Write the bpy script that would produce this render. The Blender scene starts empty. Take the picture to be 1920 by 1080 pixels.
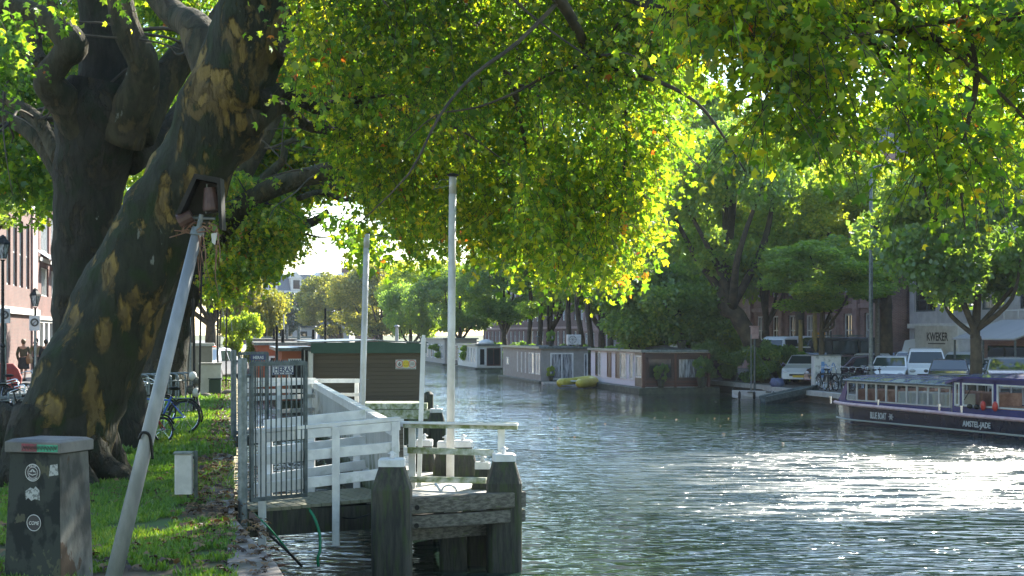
import bpy, bmesh, math, random
import numpy as np
from mathutils import Vector, Matrix, noise as mnoise
R = math.radians
random.seed(7); rng = np.random.default_rng(11)
S = bpy.context.scene; COL = S.collection
# ---------------------------------------------------------------- camera, sky, sun, exposure
CAMZ = 2.0; F = 2667.0; HZ = 625.0
cd = bpy.data.cameras.new('camera'); cam = bpy.data.objects.new('camera', cd); COL.objects.link(cam)
cam.location = (0, 0, CAMZ); cam.rotation_euler = (R(90), 0, 0)
cd.lens = 50; cd.sensor_width = 36; cd.shift_y = 85/1920; cd.clip_end = 3000; cd.clip_start = .1
cd.dof.use_dof = True; cd.dof.focus_distance = 18; cd.dof.aperture_fstop = 11.0
S.camera = cam
SUN_AZ, SUN_EL = 31, 31           # azimuth right of the view direction, elevation
w = bpy.data.worlds.new('World'); S.world = w; w.use_nodes = True
nt = w.node_tree; bg = nt.nodes['Background']; sk = nt.nodes.new('ShaderNodeTexSky')
sk.sky_type = 'NISHITA'; sk.sun_disc = False; sk.sun_elevation = R(SUN_EL); sk.sun_rotation = R(SUN_AZ)
sk.air_density = 1.2; sk.dust_density = .25; sk.ozone_density = 2.0
nt.links.new(sk.outputs[0], bg.inputs[0]); bg.inputs[1].default_value = .115
sl = bpy.data.lights.new('sun', 'SUN'); so = bpy.data.objects.new('sun', sl); COL.objects.link(so)
sl.energy = 5.0; sl.angle = R(.55); sl.color = (1, .93, .80)
sdir = Vector((math.sin(R(SUN_AZ))*math.cos(R(SUN_EL)), math.cos(R(SUN_AZ))*math.cos(R(SUN_EL)), math.sin(R(SUN_EL))))
so.rotation_euler = sdir.to_track_quat('Z', 'Y').to_euler(); so.location = sdir*60
S.view_settings.view_transform = 'Standard'; S.view_settings.look = 'None'
S.view_settings.exposure = 2.05; S.view_settings.gamma = 1
S.cycles.max_bounces = 8; S.cycles.diffuse_bounces = 5; S.cycles.glossy_bounces = 3
S.cycles.transmission_bounces = 3; S.cycles.transparent_max_bounces = 6
S.cycles.use_denoising = True; S.cycles.sample_clamp_indirect = 6
S.cycles.caustics_reflective = False; S.cycles.caustics_refractive = False
# ---------------------------------------------------------------- levels and lines of the place
WZ = -.95; RZ = -.45; SL = .197; CA = math.atan(SL)
def P(px, py, D): return Vector(((px-960)/F*D, D, CAMZ-(py-HZ)/F*D))
def K(v, y, z=0): return Vector((v-SL*y, y, z))      # v: metres right of the left quay line, y: metres ahead
# ---------------------------------------------------------------- helpers
def tag(o, label=None, cat=None, group=None, kind=None):
    if label: o['label'] = label
    if cat: o['category'] = cat
    if group: o['group'] = group
    if kind: o['kind'] = kind
    return o
def thing(name, label, cat, loc=(0,0,0), rz=0, group=None, rot=None):
    o = bpy.data.objects.new(name, None); COL.objects.link(o); o.empty_display_size = .2
    o.location = loc; o.rotation_euler = rot if rot else (0, 0, rz)
    return tag(o, label, cat, group)
def copy_tree(o, parent=None):
    c = o.copy(); COL.objects.link(c)
    if parent: c.parent = parent
    for ch in list(o.children): copy_tree(ch, c)
    return c
class MB:
    def __init__(s): s.v = []; s.f = []
    def add(s, vs, fs):
        n = len(s.v); s.v += [tuple(v) for v in vs]; s.f += [tuple(i+n for i in f) for f in fs]; return s
    def box(s, x0, x1, y0, y1, z0, z1, M=None):
        vs = [Vector(p) for p in ((x0,y0,z0),(x1,y0,z0),(x1,y1,z0),(x0,y1,z0),(x0,y0,z1),(x1,y0,z1),(x1,y1,z1),(x0,y1,z1))]
        if M: vs = [M @ v for v in vs]
        return s.add(vs, [(0,3,2,1),(4,5,6,7),(0,1,5,4),(1,2,6,5),(2,3,7,6),(3,0,4,7)])
    def cbox(s, x0, x1, y0, y1, z0, z1, b=.02):
        # box with chamfered vertical and top edges
        pts = [(x0+b,y0),(x1-b,y0),(x1,y0+b),(x1,y1-b),(x1-b,y1),(x0+b,y1),(x0,y1-b),(x0,y0+b)]
        cx, cy = (x0+x1)/2, (y0+y1)/2
        top = [(cx+(x-cx)*(1-2*b/(x1-x0)), cy+(y-cy)*(1-2*b/(y1-y0))) for x, y in pts]
        vs = [(x,y,z0) for x,y in pts]+[(x,y,z1-b) for x,y in pts]+[(x,y,z1) for x,y in top]
        fs = [tuple(range(7,-1,-1)), tuple(range(16,24))]
        for k in (0, 8):
            for i in range(8): fs.append((k+i, k+(i+1)%8, k+8+(i+1)%8, k+8+i))
        return s.add(vs, fs)
    def bar(s, a, b, wd, h, up=(0,0,1)):
        a, b = Vector(a), Vector(b); d = (b-a).normalized(); u = Vector(up)
        sd = d.cross(u).normalized(); u = sd.cross(d)
        vs = [p+sd*x*wd/2+u*z*h/2 for p in (a,b) for x, z in ((-1,-1),(1,-1),(1,1),(-1,1))]
        return s.add(vs, [(0,1,2,3),(7,6,5,4),(0,4,5,1),(1,5,6,2),(2,6,7,3),(3,7,4,0)])
    def tube(s, pts, rad, n=8, cap=True, rough=0, seed=0, fr=1.5):
        pts = [Vector(p) for p in pts]
        if not hasattr(rad, '__len__'): rad = [rad]*len(pts)
        t0 = (pts[1]-pts[0]).normalized(); u = t0.orthogonal().normalized(); vs = []
        for i, p in enumerate(pts):
            t = (pts[min(i+1,len(pts)-1)]-pts[max(i-1,0)]).normalized()
            u = (u-t*u.dot(t)).normalized(); q = t.cross(u)
            for k in range(n):
                a = 2*math.pi*k/n; d = u*math.cos(a)+q*math.sin(a); r = rad[i]
                if rough: r *= 1+rough*mnoise.noise((p+d*rad[i])*fr+Vector((seed,0,0)))+rough*.45*mnoise.noise((p+d*rad[i])*fr*3.1)
                vs.append(p+d*r)
        fs = [(i*n+k, i*n+(k+1)%n, (i+1)*n+(k+1)%n, (i+1)*n+k) for i in range(len(pts)-1) for k in range(n)]
        if cap: fs += [tuple(range(n-1,-1,-1)), tuple(range((len(pts)-1)*n, len(pts)*n))]
        return s.add(vs, fs)
    def lathe(s, prof, c=(0,0,0), n=16, M=None):
        c = Vector(c); vs = []; m = len(prof)
        for r, z in prof:
            for k in range(n):
                a = 2*math.pi*k/n; v = c+Vector((r*math.cos(a), r*math.sin(a), z)); vs.append(M @ v if M else v)
        fs = [(i*n+k, i*n+(k+1)%n, (i+1)*n+(k+1)%n, (i+1)*n+k) for i in range(m-1) for k in range(n)]
        fs += [tuple(range(n-1,-1,-1)), tuple(range((m-1)*n, m*n))]
        return s.add(vs, fs)
    def torus(s, c, ax, Rr, r, n=28, m=6):
        c, ax = Vector(c), Vector(ax).normalized(); u = ax.orthogonal().normalized(); q = ax.cross(u); vs = []
        for i in range(n):
            a = 2*math.pi*i/n; d = u*math.cos(a)+q*math.sin(a)
            for k in range(m):
                b = 2*math.pi*k/m; vs.append(c+d*(Rr+r*math.cos(b))+ax*r*math.sin(b))
        return s.add(vs, [(i*m+k, i*m+(k+1)%m, ((i+1)%n)*m+(k+1)%m, ((i+1)%n)*m+k) for i in range(n) for k in range(m)])
    def disc(s, c, ax, r, th=.004, n=20):
        c, ax = Vector(c), Vector(ax).normalized(); return s.tube([c-ax*th/2, c+ax*th/2], r, n)
    def ball(s, c, r, sc=(1,1,1), n=10, m=7):
        c = Vector(c); vs = [c+Vector((0,0,-r*sc[2]))]
        for j in range(1, m):
            t = math.pi*j/m
            for k in range(n):
                a = 2*math.pi*k/n; vs.append(c+Vector((r*sc[0]*math.sin(t)*math.cos(a), r*sc[1]*math.sin(t)*math.sin(a), -r*sc[2]*math.cos(t))))
        vs.append(c+Vector((0,0,r*sc[2]))); fs = []
        for k in range(n): fs += [(0, 1+(k+1)%n, 1+k), (len(vs)-1, 1+(m-2)*n+k, 1+(m-2)*n+(k+1)%n)]
        for j in range(m-2):
            for k in range(n): fs.append((1+j*n+k, 1+j*n+(k+1)%n, 1+(j+1)*n+(k+1)%n, 1+(j+1)*n+k))
        return s.add(vs, fs)
    def prism(s, poly, z0, z1):
        n = len(poly); vs = [(x,y,z0) for x,y in poly]+[(x,y,z1) for x,y in poly]
        return s.add(vs, [tuple(range(n-1,-1,-1)), tuple(range(n,2*n))]+[(i,(i+1)%n,n+(i+1)%n,n+i) for i in range(n)])
    def loft(s, rings, closed=True, caps=True):
        n = len(rings[0]); vs = [p for r in rings for p in r]; fs = []
        for i in range(len(rings)-1):
            for k in range(n if closed else n-1): fs.append((i*n+k, i*n+(k+1)%n, (i+1)*n+(k+1)%n, (i+1)*n+k))
        if caps: fs += [tuple(range(n-1,-1,-1)), tuple(range((len(rings)-1)*n, len(rings)*n))]
        return s.add(vs, fs)
    def build(s, name, m, parent=None, smooth=False, bevel=0, sub=0, label=None):
        me = bpy.data.meshes.new(name); me.from_pydata(s.v, [], s.f); me.update()
        b = bmesh.new(); b.from_mesh(me); bmesh.ops.recalc_face_normals(b, faces=b.faces); b.to_mesh(me); b.free()
        if smooth:
            me.polygons.foreach_set('use_smooth', [True]*len(me.polygons))
        o = bpy.data.objects.new(name, me); COL.objects.link(o)
        if m: me.materials.append(m)
        if parent: o.parent = parent
        if bevel:
            md = o.modifiers.new('bevel', 'BEVEL'); md.width = bevel; md.segments = 2; md.limit_method = 'ANGLE'
        if sub:
            md = o.modifiers.new('sub', 'SUBSURF'); md.levels = sub; md.render_levels = sub
        if label: o['label'] = label
        return o
def spline(pts, n=6):
    pts = [Vector(p) for p in pts]; out = []
    for i in range(len(pts)-1):
        p0, p1, p2, p3 = pts[max(i-1,0)], pts[i], pts[i+1], pts[min(i+2,len(pts)-1)]
        for k in range(n):
            t = k/n; out.append(.5*((2*p1)+(p2-p0)*t+(2*p0-5*p1+4*p2-p3)*t*t+(3*p1-p0-3*p2+p3)*t**3))
    out.append(pts[-1]); return out
def lerp_list(r, n): # radii list -> spline length
    out = []
    for i in range(len(r)-1):
        for k in range(n): out.append(r[i]+(r[i+1]-r[i])*k/n)
    return out+[r[-1]]
def textmesh(name, s, size, m, parent, loc, rot, ext=.001, sx=1, align='CENTER', shear=0, bold=0):
    c = bpy.data.curves.new(name, 'FONT'); c.body = s; c.size = size; c.extrude = ext; c.align_x = align; c.shear = shear; c.offset = bold; c.resolution_u = 3
    t = bpy.data.objects.new(name, c); COL.objects.link(t)
    me = bpy.data.meshes.new_from_object(t.evaluated_get(bpy.context.evaluated_depsgraph_get()))
    bpy.data.objects.remove(t); me.materials.clear(); me.materials.append(m)
    o = bpy.data.objects.new(name, me); COL.objects.link(o); o.parent = parent
    o.location = loc; o.rotation_euler = rot; o.scale = (sx, 1, 1); return o
# ---------------------------------------------------------------- materials
def node_mat(name):
    m = bpy.data.materials.new(name); m.use_nodes = True; n = m.node_tree; b = n.nodes['Principled BSDF']; return m, n, b
def pmat(name, col, col2=None, scale=6, rough=.6, bump=0, bscale=None, metal=0, st=(1,1,1), lo=.4, hi=.62, spec=.5, col3=None, s3=2, w3=(.55,.65), bdist=.02, detail=5, coat=0):
    m, n, b = node_mat(name); L = n.links
    b.inputs['Base Color'].default_value = (*col, 1); b.inputs['Roughness'].default_value = rough; b.inputs['Metallic'].default_value = metal
    b.inputs['Specular IOR Level'].default_value = spec
    if coat: b.inputs['Coat Weight'].default_value = coat; b.inputs['Coat Roughness'].default_value = .05
    tc = n.nodes.new('ShaderNodeTexCoord'); mp = n.nodes.new('ShaderNodeMapping'); mp.inputs['Scale'].default_value = st
    L.new(tc.outputs['Object'], mp.inputs[0])
    def nz(sc, d=detail):
        t = n.nodes.new('ShaderNodeTexNoise'); t.inputs['Scale'].default_value = sc; t.inputs['Detail'].default_value = d; t.inputs['Roughness'].default_value = .62
        L.new(mp.outputs[0], t.inputs['Vector']); return t
    last = None
    if col2:
        t = nz(scale); r = n.nodes.new('ShaderNodeValToRGB'); L.new(t.outputs[0], r.inputs[0])
        r.color_ramp.elements[0].position = lo; r.color_ramp.elements[1].position = hi
        r.color_ramp.elements[0].color = (*col, 1); r.color_ramp.elements[1].color = (*col2, 1); last = r.outputs[0]
        if col3:
            t3 = nz(s3); r3 = n.nodes.new('ShaderNodeMapRange'); r3.inputs[1].default_value = w3[0]; r3.inputs[2].default_value = w3[1]
            L.new(t3.outputs[0], r3.inputs[0]); mx = n.nodes.new('ShaderNodeMix'); mx.data_type = 'RGBA'
            L.new(r3.outputs[0], mx.inputs[0]); L.new(last, mx.inputs[6]); mx.inputs[7].default_value = (*col3, 1); last = mx.outputs[2]
        L.new(last, b.inputs['Base Color'])
    if bump:
        t = nz(bscale or scale*3, 6); bp = n.nodes.new('ShaderNodeBump'); bp.inputs['Strength'].default_value = bump; bp.inputs['Distance'].default_value = bdist
        L.new(t.outputs[0], bp.inputs['Height']); L.new(bp.outputs[0], b.inputs['Normal'])
    return m
def boards(name, col, col2, pitch, axis='Z', rough=.7, depth=.012, moss=None, mossz=(-.6,.1), groove=.08):
    """boards with grooves across one axis, streaky grain, optional moss rising from the foot"""
    m, n, b = node_mat(name); L = n.links; b.inputs['Roughness'].default_value = rough
    tc = n.nodes.new('ShaderNodeTexCoord'); sp = n.nodes.new('ShaderNodeSeparateXYZ'); L.new(tc.outputs['Object'], sp.inputs[0])
    def M(op, a, bb=None, c=None):
        x = n.nodes.new('ShaderNodeMath'); x.operation = op
        for i, v in enumerate((a, bb, c)):
            if v is None: continue
            if isinstance(v, (int, float)): x.inputs[i].default_value = v
            else: L.new(v, x.inputs[i])
        return x.outputs[0]
    q = M('DIVIDE', sp.outputs[axis], pitch); fr = M('FRACT', q); fl = M('FLOOR', q)
    g = M('LESS_THAN', fr, groove)
    wn = n.nodes.new('ShaderNodeTexWhiteNoise'); wn.noise_dimensions = '1D'; L.new(fl, wn.inputs['W'])
    mp = n.nodes.new('ShaderNodeMapping'); L.new(tc.outputs['Object'], mp.inputs[0])
    mp.inputs['Scale'].default_value = (1.2, 1.2, 18) if axis == 'Z' else (14, 14, 1.5)
    t = n.nodes.new('ShaderNodeTexNoise'); t.inputs['Scale'].default_value = 1.6; t.inputs['Detail'].default_value = 5; L.new(mp.outputs[0], t.inputs['Vector'])
    f = M('ADD', M('MULTIPLY', t.outputs[0], .8), M('MULTIPLY', wn.outputs[0], .45)); f = M('SUBTRACT', f, .12)
    mx = n.nodes.new('ShaderNodeMix'); mx.data_type = 'RGBA'; L.new(f, mx.inputs[0]); mx.inputs[6].default_value = (*col, 1); mx.inputs[7].default_value = (*col2, 1)
    last = mx.outputs[2]
    if moss:
        t2 = n.nodes.new('ShaderNodeTexNoise'); t2.inputs['Scale'].default_value = 3; L.new(tc.outputs['Object'], t2.inputs['Vector'])
        zz = M('ADD', sp.outputs['Z'], M('MULTIPLY', M('SUBTRACT', t2.outputs[0], .5), 1.6))
        mr = n.nodes.new('ShaderNodeMapRange'); L.new(zz, mr.inputs[0]); mr.inputs[1].default_value = mossz[1]; mr.inputs[2].default_value = mossz[0]
        m2 = n.nodes.new('ShaderNodeMix'); m2.data_type = 'RGBA'; L.new(mr.outputs[0], m2.inputs[0]); L.new(last, m2.inputs[6]); m2.inputs[7].default_value = (*moss, 1); last = m2.outputs[2]
    L.new(last, b.inputs['Base Color'])
    bp = n.nodes.new('ShaderNodeBump'); bp.inputs['Distance'].default_value = depth; bp.inputs['Strength'].default_value = 1
    L.new(M('SUBTRACT', M('MULTIPLY', t.outputs[0], .15), g), bp.inputs['Height']); L.new(bp.outputs[0], b.inputs['Normal'])
    return m
def brick(name, c1, c2, mortar, sc=1, swz='YZ'):
    m, n, b = node_mat(name); L = n.links; b.inputs['Roughness'].default_value = .85
    tc = n.nodes.new('ShaderNodeTexCoord'); sp = n.nodes.new('ShaderNodeSeparateXYZ'); cb = n.nodes.new('ShaderNodeCombineXYZ')
    L.new(tc.outputs['Object'], sp.inputs[0])
    ad = n.nodes.new('ShaderNodeMath'); ad.operation = 'ADD'; L.new(sp.outputs['X'], ad.inputs[0]); L.new(sp.outputs['Y'], ad.inputs[1])
    L.new(ad.outputs[0], cb.inputs[0]); L.new(sp.outputs['Z'], cb.inputs[1])
    t = n.nodes.new('ShaderNodeTexBrick'); L.new(cb.outputs[0], t.inputs['Vector'])
    t.inputs['Color1'].default_value = (*c1,1); t.inputs['Color2'].default_value = (*c2,1); t.inputs['Mortar'].default_value = (*mortar,1)
    t.inputs['Scale'].default_value = sc; t.inputs['Brick Width'].default_value = .22; t.inputs['Row Height'].default_value = .065; t.inputs['Mortar Size'].default_value = .008
    nz = n.nodes.new('ShaderNodeTexNoise'); nz.inputs['Scale'].default_value = .7; nz.inputs['Detail'].default_value = 6; L.new(tc.outputs['Object'], nz.inputs['Vector'])
    mr = n.nodes.new('ShaderNodeMapRange'); L.new(nz.outputs[0], mr.inputs[0]); mr.inputs[1].default_value = .3; mr.inputs[2].default_value = .7; mr.inputs[3].default_value = .65; mr.inputs[4].default_value = 1.15
    mx = n.nodes.new('ShaderNodeMix'); mx.data_type = 'RGBA'; mx.blend_type = 'MULTIPLY'; mx.inputs[0].default_value = 1
    L.new(t.outputs[0], mx.inputs[6]); L.new(mr.outputs[0], mx.inputs[7]); L.new(mx.outputs[2], b.inputs['Base Color'])
    return m
def leafmat(name, ramp, trans=.5, gain=1.6, gloss=.06, rough=.45):
    """ramp over the per-leaf tone; translucent leaf"""
    m = bpy.data.materials.new(name); m.use_nodes = True; n = m.node_tree; L = n.links; n.nodes.clear()
    at = n.nodes.new('ShaderNodeAttribute'); at.attribute_name = 'tone'
    r = n.nodes.new('ShaderNodeValToRGB'); L.new(at.outputs['Fac'], r.inputs[0])
    e = r.color_ramp.elements
    for i, (p, c) in enumerate(ramp):
        if i < 2: el = e[i]; el.position = p
        else: el = e.new(p)
        el.color = (*c, 1)
    d = n.nodes.new('ShaderNodeBsdfDiffuse'); L.new(r.outputs[0], d.inputs[0])
    g = n.nodes.new('ShaderNodeMix'); g.data_type = 'RGBA'; g.blend_type = 'MULTIPLY'; g.inputs[0].default_value = 1
    L.new(r.outputs[0], g.inputs[6]); g.inputs[7].default_value = (gain*1.22, gain*1.13, gain*.42, 1)
    t = n.nodes.new('ShaderNodeBsdfTranslucent'); L.new(g.outputs[2], t.inputs[0])
    m1 = n.nodes.new('ShaderNodeMixShader'); m1.inputs[0].default_value = trans; L.new(d.outputs[0], m1.inputs[1]); L.new(t.outputs[0], m1.inputs[2])
    gl = n.nodes.new('ShaderNodeBsdfGlossy'); gl.inputs['Roughness'].default_value = rough; gl.inputs[0].default_value = (.8,.85,.9,1)
    m2 = n.nodes.new('ShaderNodeMixShader'); m2.inputs[0].default_value = gloss; L.new(m1.outputs[0], m2.inputs[1]); L.new(gl.outputs[0], m2.inputs[2])
    o = n.nodes.new('ShaderNodeOutputMaterial'); L.new(m2.outputs[0], o.inputs[0]); return m
def glassmat(name, col=(.02,.025,.025), rough=.04, clear=0.0):
    m, n, b = node_mat(name); b.inputs['Base Color'].default_value = (*col,1); b.inputs['Roughness'].default_value = rough; b.inputs['Specular IOR Level'].default_value = .8
    if clear:
        L = n.links; tr = n.nodes.new('ShaderNodeBsdfTransparent'); tr.inputs[0].default_value = (.93,.95,.95,1); mx = n.nodes.new('ShaderNodeMixShader')
        lw = n.nodes.new('ShaderNodeLayerWeight'); lw.inputs[0].default_value = .25; mr = n.nodes.new('ShaderNodeMapRange'); mr.inputs[3].default_value = 1-clear; mr.inputs[4].default_value = 1
        mr.inputs[1].default_value = .5; L.new(lw.outputs['Facing'], mr.inputs[0]); L.new(mr.outputs[0], mx.inputs[0]); L.new(tr.outputs[0], mx.inputs[1]); L.new(b.outputs[0], mx.inputs[2])
        L.new(mx.outputs[0], n.nodes['Material Output'].inputs[0])
    return m
M = {}
M['white'] = pmat('white_paint', (.52,.53,.53), (.66,.67,.66), 4, .5, .15, 30, col3=(.22,.26,.17), s3=2.6, w3=(.60,.82))
M['white_mossy'] = pmat('mossy_white_rail', (.16,.20,.07), (.5,.51,.45), 7, .75, .3, 40, lo=.38, hi=.6, col3=(.09,.13,.04), s3=4, w3=(.5,.7))
M['metal_white'] = pmat('white_painted_metal', (.58,.59,.60), (.44,.45,.44), 3, .4, .1, 30, col3=(.24,.23,.18), s3=7, w3=(.66,.74))
M['galv'] = pmat('galvanised_steel', (.10,.125,.13), (.18,.21,.22), 9, .5, .1, 40, metal=.6)
M['galv_dark'] = pmat('dark_weathered_steel', (.045,.062,.066), (.09,.115,.12), 9, .5, .1, 40, metal=.5)
M['pole_grey'] = pmat('grey_weathered_pole', (.17,.19,.20), (.27,.29,.30), 5, .5, .2, 30, metal=.2, col3=(.10,.115,.09), s3=5, w3=(.56,.68), st=(1,1,.35))
M['black'] = pmat('black_paint', (.008,.01,.01), (.02,.02,.02), 6, .55, spec=.2)
M['black_plastic'] = pmat('black_plastic', (.02,.022,.025), None, rough=.5)
M['wood_dark'] = pmat('wet_dark_timber', (.014,.016,.012), (.045,.044,.032), 4, .75, .6, 9, st=(6,6,.7), col3=(.03,.045,.012), s3=3, w3=(.5,.62))
M['wood_grey'] = pmat('weathered_grey_timber', (.055,.052,.042), (.15,.142,.12), 5, .8, .6, 10, st=(.6,5,8), col3=(.09,.11,.045), s3=3, w3=(.6,.72))
M['deck'] = pmat('pale_deck_boards', (.38,.36,.32), (.55,.53,.48), 6, .8, .3, 20)
M['quay_stone'] = pmat('quay_stone', (.10,.085,.07), (.24,.21,.18), 5, .9, .5, 14, col3=(.10,.09,.06), s3=2, w3=(.5,.65))
M['quay_brick'] = brick('quay_brick', (.10,.075,.055), (.06,.05,.04), (.12,.11,.10))
M['concrete'] = pmat('concrete', (.32,.31,.29), (.42,.41,.38), 4, .9, .2, 30)
M['asphalt'] = pmat('street_surface', (.10,.10,.10), (.17,.165,.16), 3, .85, .2, 40)
M['paving'] = brick('brick_paving', (.22,.17,.15), (.16,.13,.12), (.10,.09,.08))
M['tyre'] = pmat('tyre_rubber', (.02,.02,.02), None, rough=.8)
M['chrome'] = pmat('chrome', (.6,.6,.62), None, rough=.15, metal=1)
M['glass'] = glassmat('dark_glass'); M['glass_clear'] = glassmat('clear_glass', (.03,.035,.04), .03, .92)
M['glass_roof'] = glassmat('pale_roof_glass', (.30,.34,.32), .08, .68)
M['curtain'] = pmat('net_curtain_behind_glass', (.06,.065,.07), (.42,.44,.46), 3, .15, st=(9,9,.6), spec=.8)
# ---------------------------------------------------------------- the setting: banks, quays, water
def bark_mat(name, patch, dark, moss):
    m, n, b = node_mat(name); L = n.links; b.inputs['Roughness'].default_value = .85; b.inputs['Specular IOR Level'].default_value = .25
    tc = n.nodes.new('ShaderNodeTexCoord')
    def nz(sc, d=5, st=(1,1,1), dist=0):
        mp = n.nodes.new('ShaderNodeMapping'); mp.inputs['Scale'].default_value = st; L.new(tc.outputs['Object'], mp.inputs[0])
        t = n.nodes.new('ShaderNodeTexNoise'); t.inputs['Scale'].default_value = sc; t.inputs['Detail'].default_value = d; t.inputs['Roughness'].default_value = .6; t.inputs['Distortion'].default_value = dist
        L.new(mp.outputs[0], t.inputs['Vector']); return t.outputs[0]
    def mr(v, a, c, lo=0, hi=1):
        r = n.nodes.new('ShaderNodeMapRange'); L.new(v, r.inputs[0]); r.inputs[1].default_value = a; r.inputs[2].default_value = c; r.inputs[3].default_value = lo; r.inputs[4].default_value = hi; return r.outputs[0]
    def mix(f, a, c):
        x = n.nodes.new('ShaderNodeMix'); x.data_type = 'RGBA'; L.new(f, x.inputs[0])
        for i, v in ((6,a),(7,c)):
            if isinstance(v, tuple): x.inputs[i].default_value = (*v,1)
            else: L.new(v, x.inputs[i])
        return x.outputs[2]
    big = nz(3.0, 10, (1,1,.5), .3); fine = nz(9, 6, (1,1,.3)); med = nz(2.8, 5, (1,1,.7), .4)
    base = mix(mr(fine,.35,.65), dark, tuple(c*2.1 for c in dark))
    base = mix(mr(med,.5,.62), base, moss)
    grey = mix(mr(fine,.4,.7), tuple(c*1.15 for c in patch), tuple(c*.7 for c in patch))
    edge = mr(big,.53,.585); col = mix(edge, base, grey)
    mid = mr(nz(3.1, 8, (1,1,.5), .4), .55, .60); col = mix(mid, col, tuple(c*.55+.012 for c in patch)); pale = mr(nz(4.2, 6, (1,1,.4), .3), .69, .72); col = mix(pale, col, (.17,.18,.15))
    L.new(col, b.inputs['Base Color'])
    h = n.nodes.new('ShaderNodeMath'); h.operation = 'SUBTRACT'; L.new(fine, h.inputs[0]); L.new(mr(edge,0,1,0,.55), h.inputs[1])
    bp = n.nodes.new('ShaderNodeBump'); bp.inputs['Strength'].default_value = 1; bp.inputs['Distance'].default_value = .09; L.new(h.outputs[0], bp.inputs['Height']); L.new(bp.outputs[0], b.inputs['Normal'])
    return m
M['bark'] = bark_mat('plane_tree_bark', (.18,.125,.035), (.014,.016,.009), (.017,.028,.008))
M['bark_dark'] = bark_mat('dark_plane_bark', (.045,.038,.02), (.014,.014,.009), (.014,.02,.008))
M['bark_limb'] = bark_mat('smooth_limb_bark', (.09,.07,.032), (.03,.027,.014), (.022,.026,.012))
M['bark_far'] = pmat('far_bark', (.035,.03,.02), (.08,.065,.04), 3, .9, .4, 12)
# lawn sheet
lm, n, b = node_mat('lawn_soil'); L = n.links; b.inputs['Roughness'].default_value = .95
tc = n.nodes.new('ShaderNodeTexCoord'); t = n.nodes.new('ShaderNodeTexNoise'); t.inputs['Scale'].default_value = 1.1; t.inputs['Detail'].default_value = 8; L.new(tc.outputs['Object'], t.inputs['Vector'])
r = n.nodes.new('ShaderNodeValToRGB'); L.new(t.outputs[0], r.inputs[0]); r.color_ramp.elements[0].position = .4; r.color_ramp.elements[0].color = (.05,.10,.015,1)
r.color_ramp.elements[1].position = .58; r.color_ramp.elements[1].color = (.075,.055,.03,1); L.new(r.outputs[0], b.inputs['Base Color']); M['lawn'] = lm
M['leaf_litter'] = pmat('leaf_litter_soil', (.06,.045,.028), (.17,.11,.06), 14, .95, .6, 30)
LQ = [(-.15,6),(.36,8.0),(.42,11.7),(.22,13.2),(.0,15.2),(.0,60),(.0,400)]     # (v, y) outer edge of the left quay
edgeL = [K(v,y) for v, y in LQ]
mb = MB(); poly = [(p.x,p.y) for p in edgeL]+[(-900,400),(-900,6)]
mb.prism(poly, -3, -.03); tag(mb.build('left_bank', M['quay_brick']), kind='structure')
mb = MB()
ys = [6,12,20,30,50,80,120,200,400]
for a, c in zip(ys[:-1], ys[1:]): mb.add([K(-4.2,a,0),K(-.05,a,0),K(-.05,c,0),K(-4.2,c,0)], [(0,1,2,3)])
tag(mb.build('lawn', M['lawn']), kind='structure')
mb = MB()
for a, c in zip(ys[:-1], ys[1:]): mb.add([K(-900,a,-.012),K(-4.15,a,-.012),K(-4.15,c,-.012),K(-900,c,-.012)], [(0,1,2,3)])
tag(mb.build('left_street', M['asphalt']), kind='structure')
mb = MB(); mb.bar(K(-4.2,6,-.02), K(-4.2,200,-.02), .14, .12); tag(mb.build('street_kerb', M['concrete']), kind='structure')
# quay coping: separate stones near, strip further
mb = MB(); y = 8.0
while y < 60:
    ln = random.uniform(.9,1.3); y2 = y+ln
    def edge(yy):
        for (v0,a),(v1,c) in zip(LQ[:-1],LQ[1:]):
            if a <= yy <= c: return v0+(v1-v0)*(yy-a)/(c-a)
        return 0
    o0, o1 = edge(y)+.03, edge(y2-.015)+.03
    i0 = -.04 if y < 15.2 else -.30
    z = .03+random.uniform(-.006,.006)
    p = [K(i0,y),K(o0,y),K(o1,y2-.015),K(i0,y2-.015)]
    mb.prism([(q.x,q.y) for q in p], -.22, z); y = y2
tag(mb.build('quay_coping', M['quay_stone'], bevel=.012), kind='structure')
# right bank
RQ = [(24.9,30),(24.7,47),(24.7,62),(24.8,66),(25.2,66.6),(24.6,80),(24.6,400)]
edgeR = [K(v,y) for v,y in RQ]
mb = MB(); mb.prism([(p.x,p.y) for p in edgeR]+[(900,400),(900,30)], -3, RZ-.01); tag(mb.build('right_bank', M['quay_brick']), kind='structure')
mb = MB()
for (v0,a),(v1,c) in zip(RQ[:-1],RQ[1:]): mb.bar(K(v0,a,RZ-.09), K(v1,c,RZ-.09), .34, .2)
tag(mb.build('right_quay_coping', M['concrete']), kind='structure')
mb = MB(); p = [K(24.95,31,RZ),K(29,31,RZ),K(29,300,RZ),K(25.3,300,RZ)]; mb.add(p,[(0,1,2,3)]); tag(mb.build('right_pavement', M['paving']), kind='structure')
mb = MB(); p = [K(28.8,30,RZ+.006),K(35,30,RZ+.006),K(35,300,RZ+.006),K(28.8,300,RZ+.006)]; mb.add(p,[(0,1,2,3)])
tag(mb.build('right_street', M['asphalt']), kind='structure')
# far land closing the canal beyond the bend
mb = MB(); mb.box(-900,900,400,1600,-3,-.2); tag(mb.build('far_land', M['lawn']), kind='structure')
mb = MB(); mb.box(-900,900,-60,5.99,-3,-.05); tag(mb.build('near_land', M['asphalt']), kind='structure')
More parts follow.
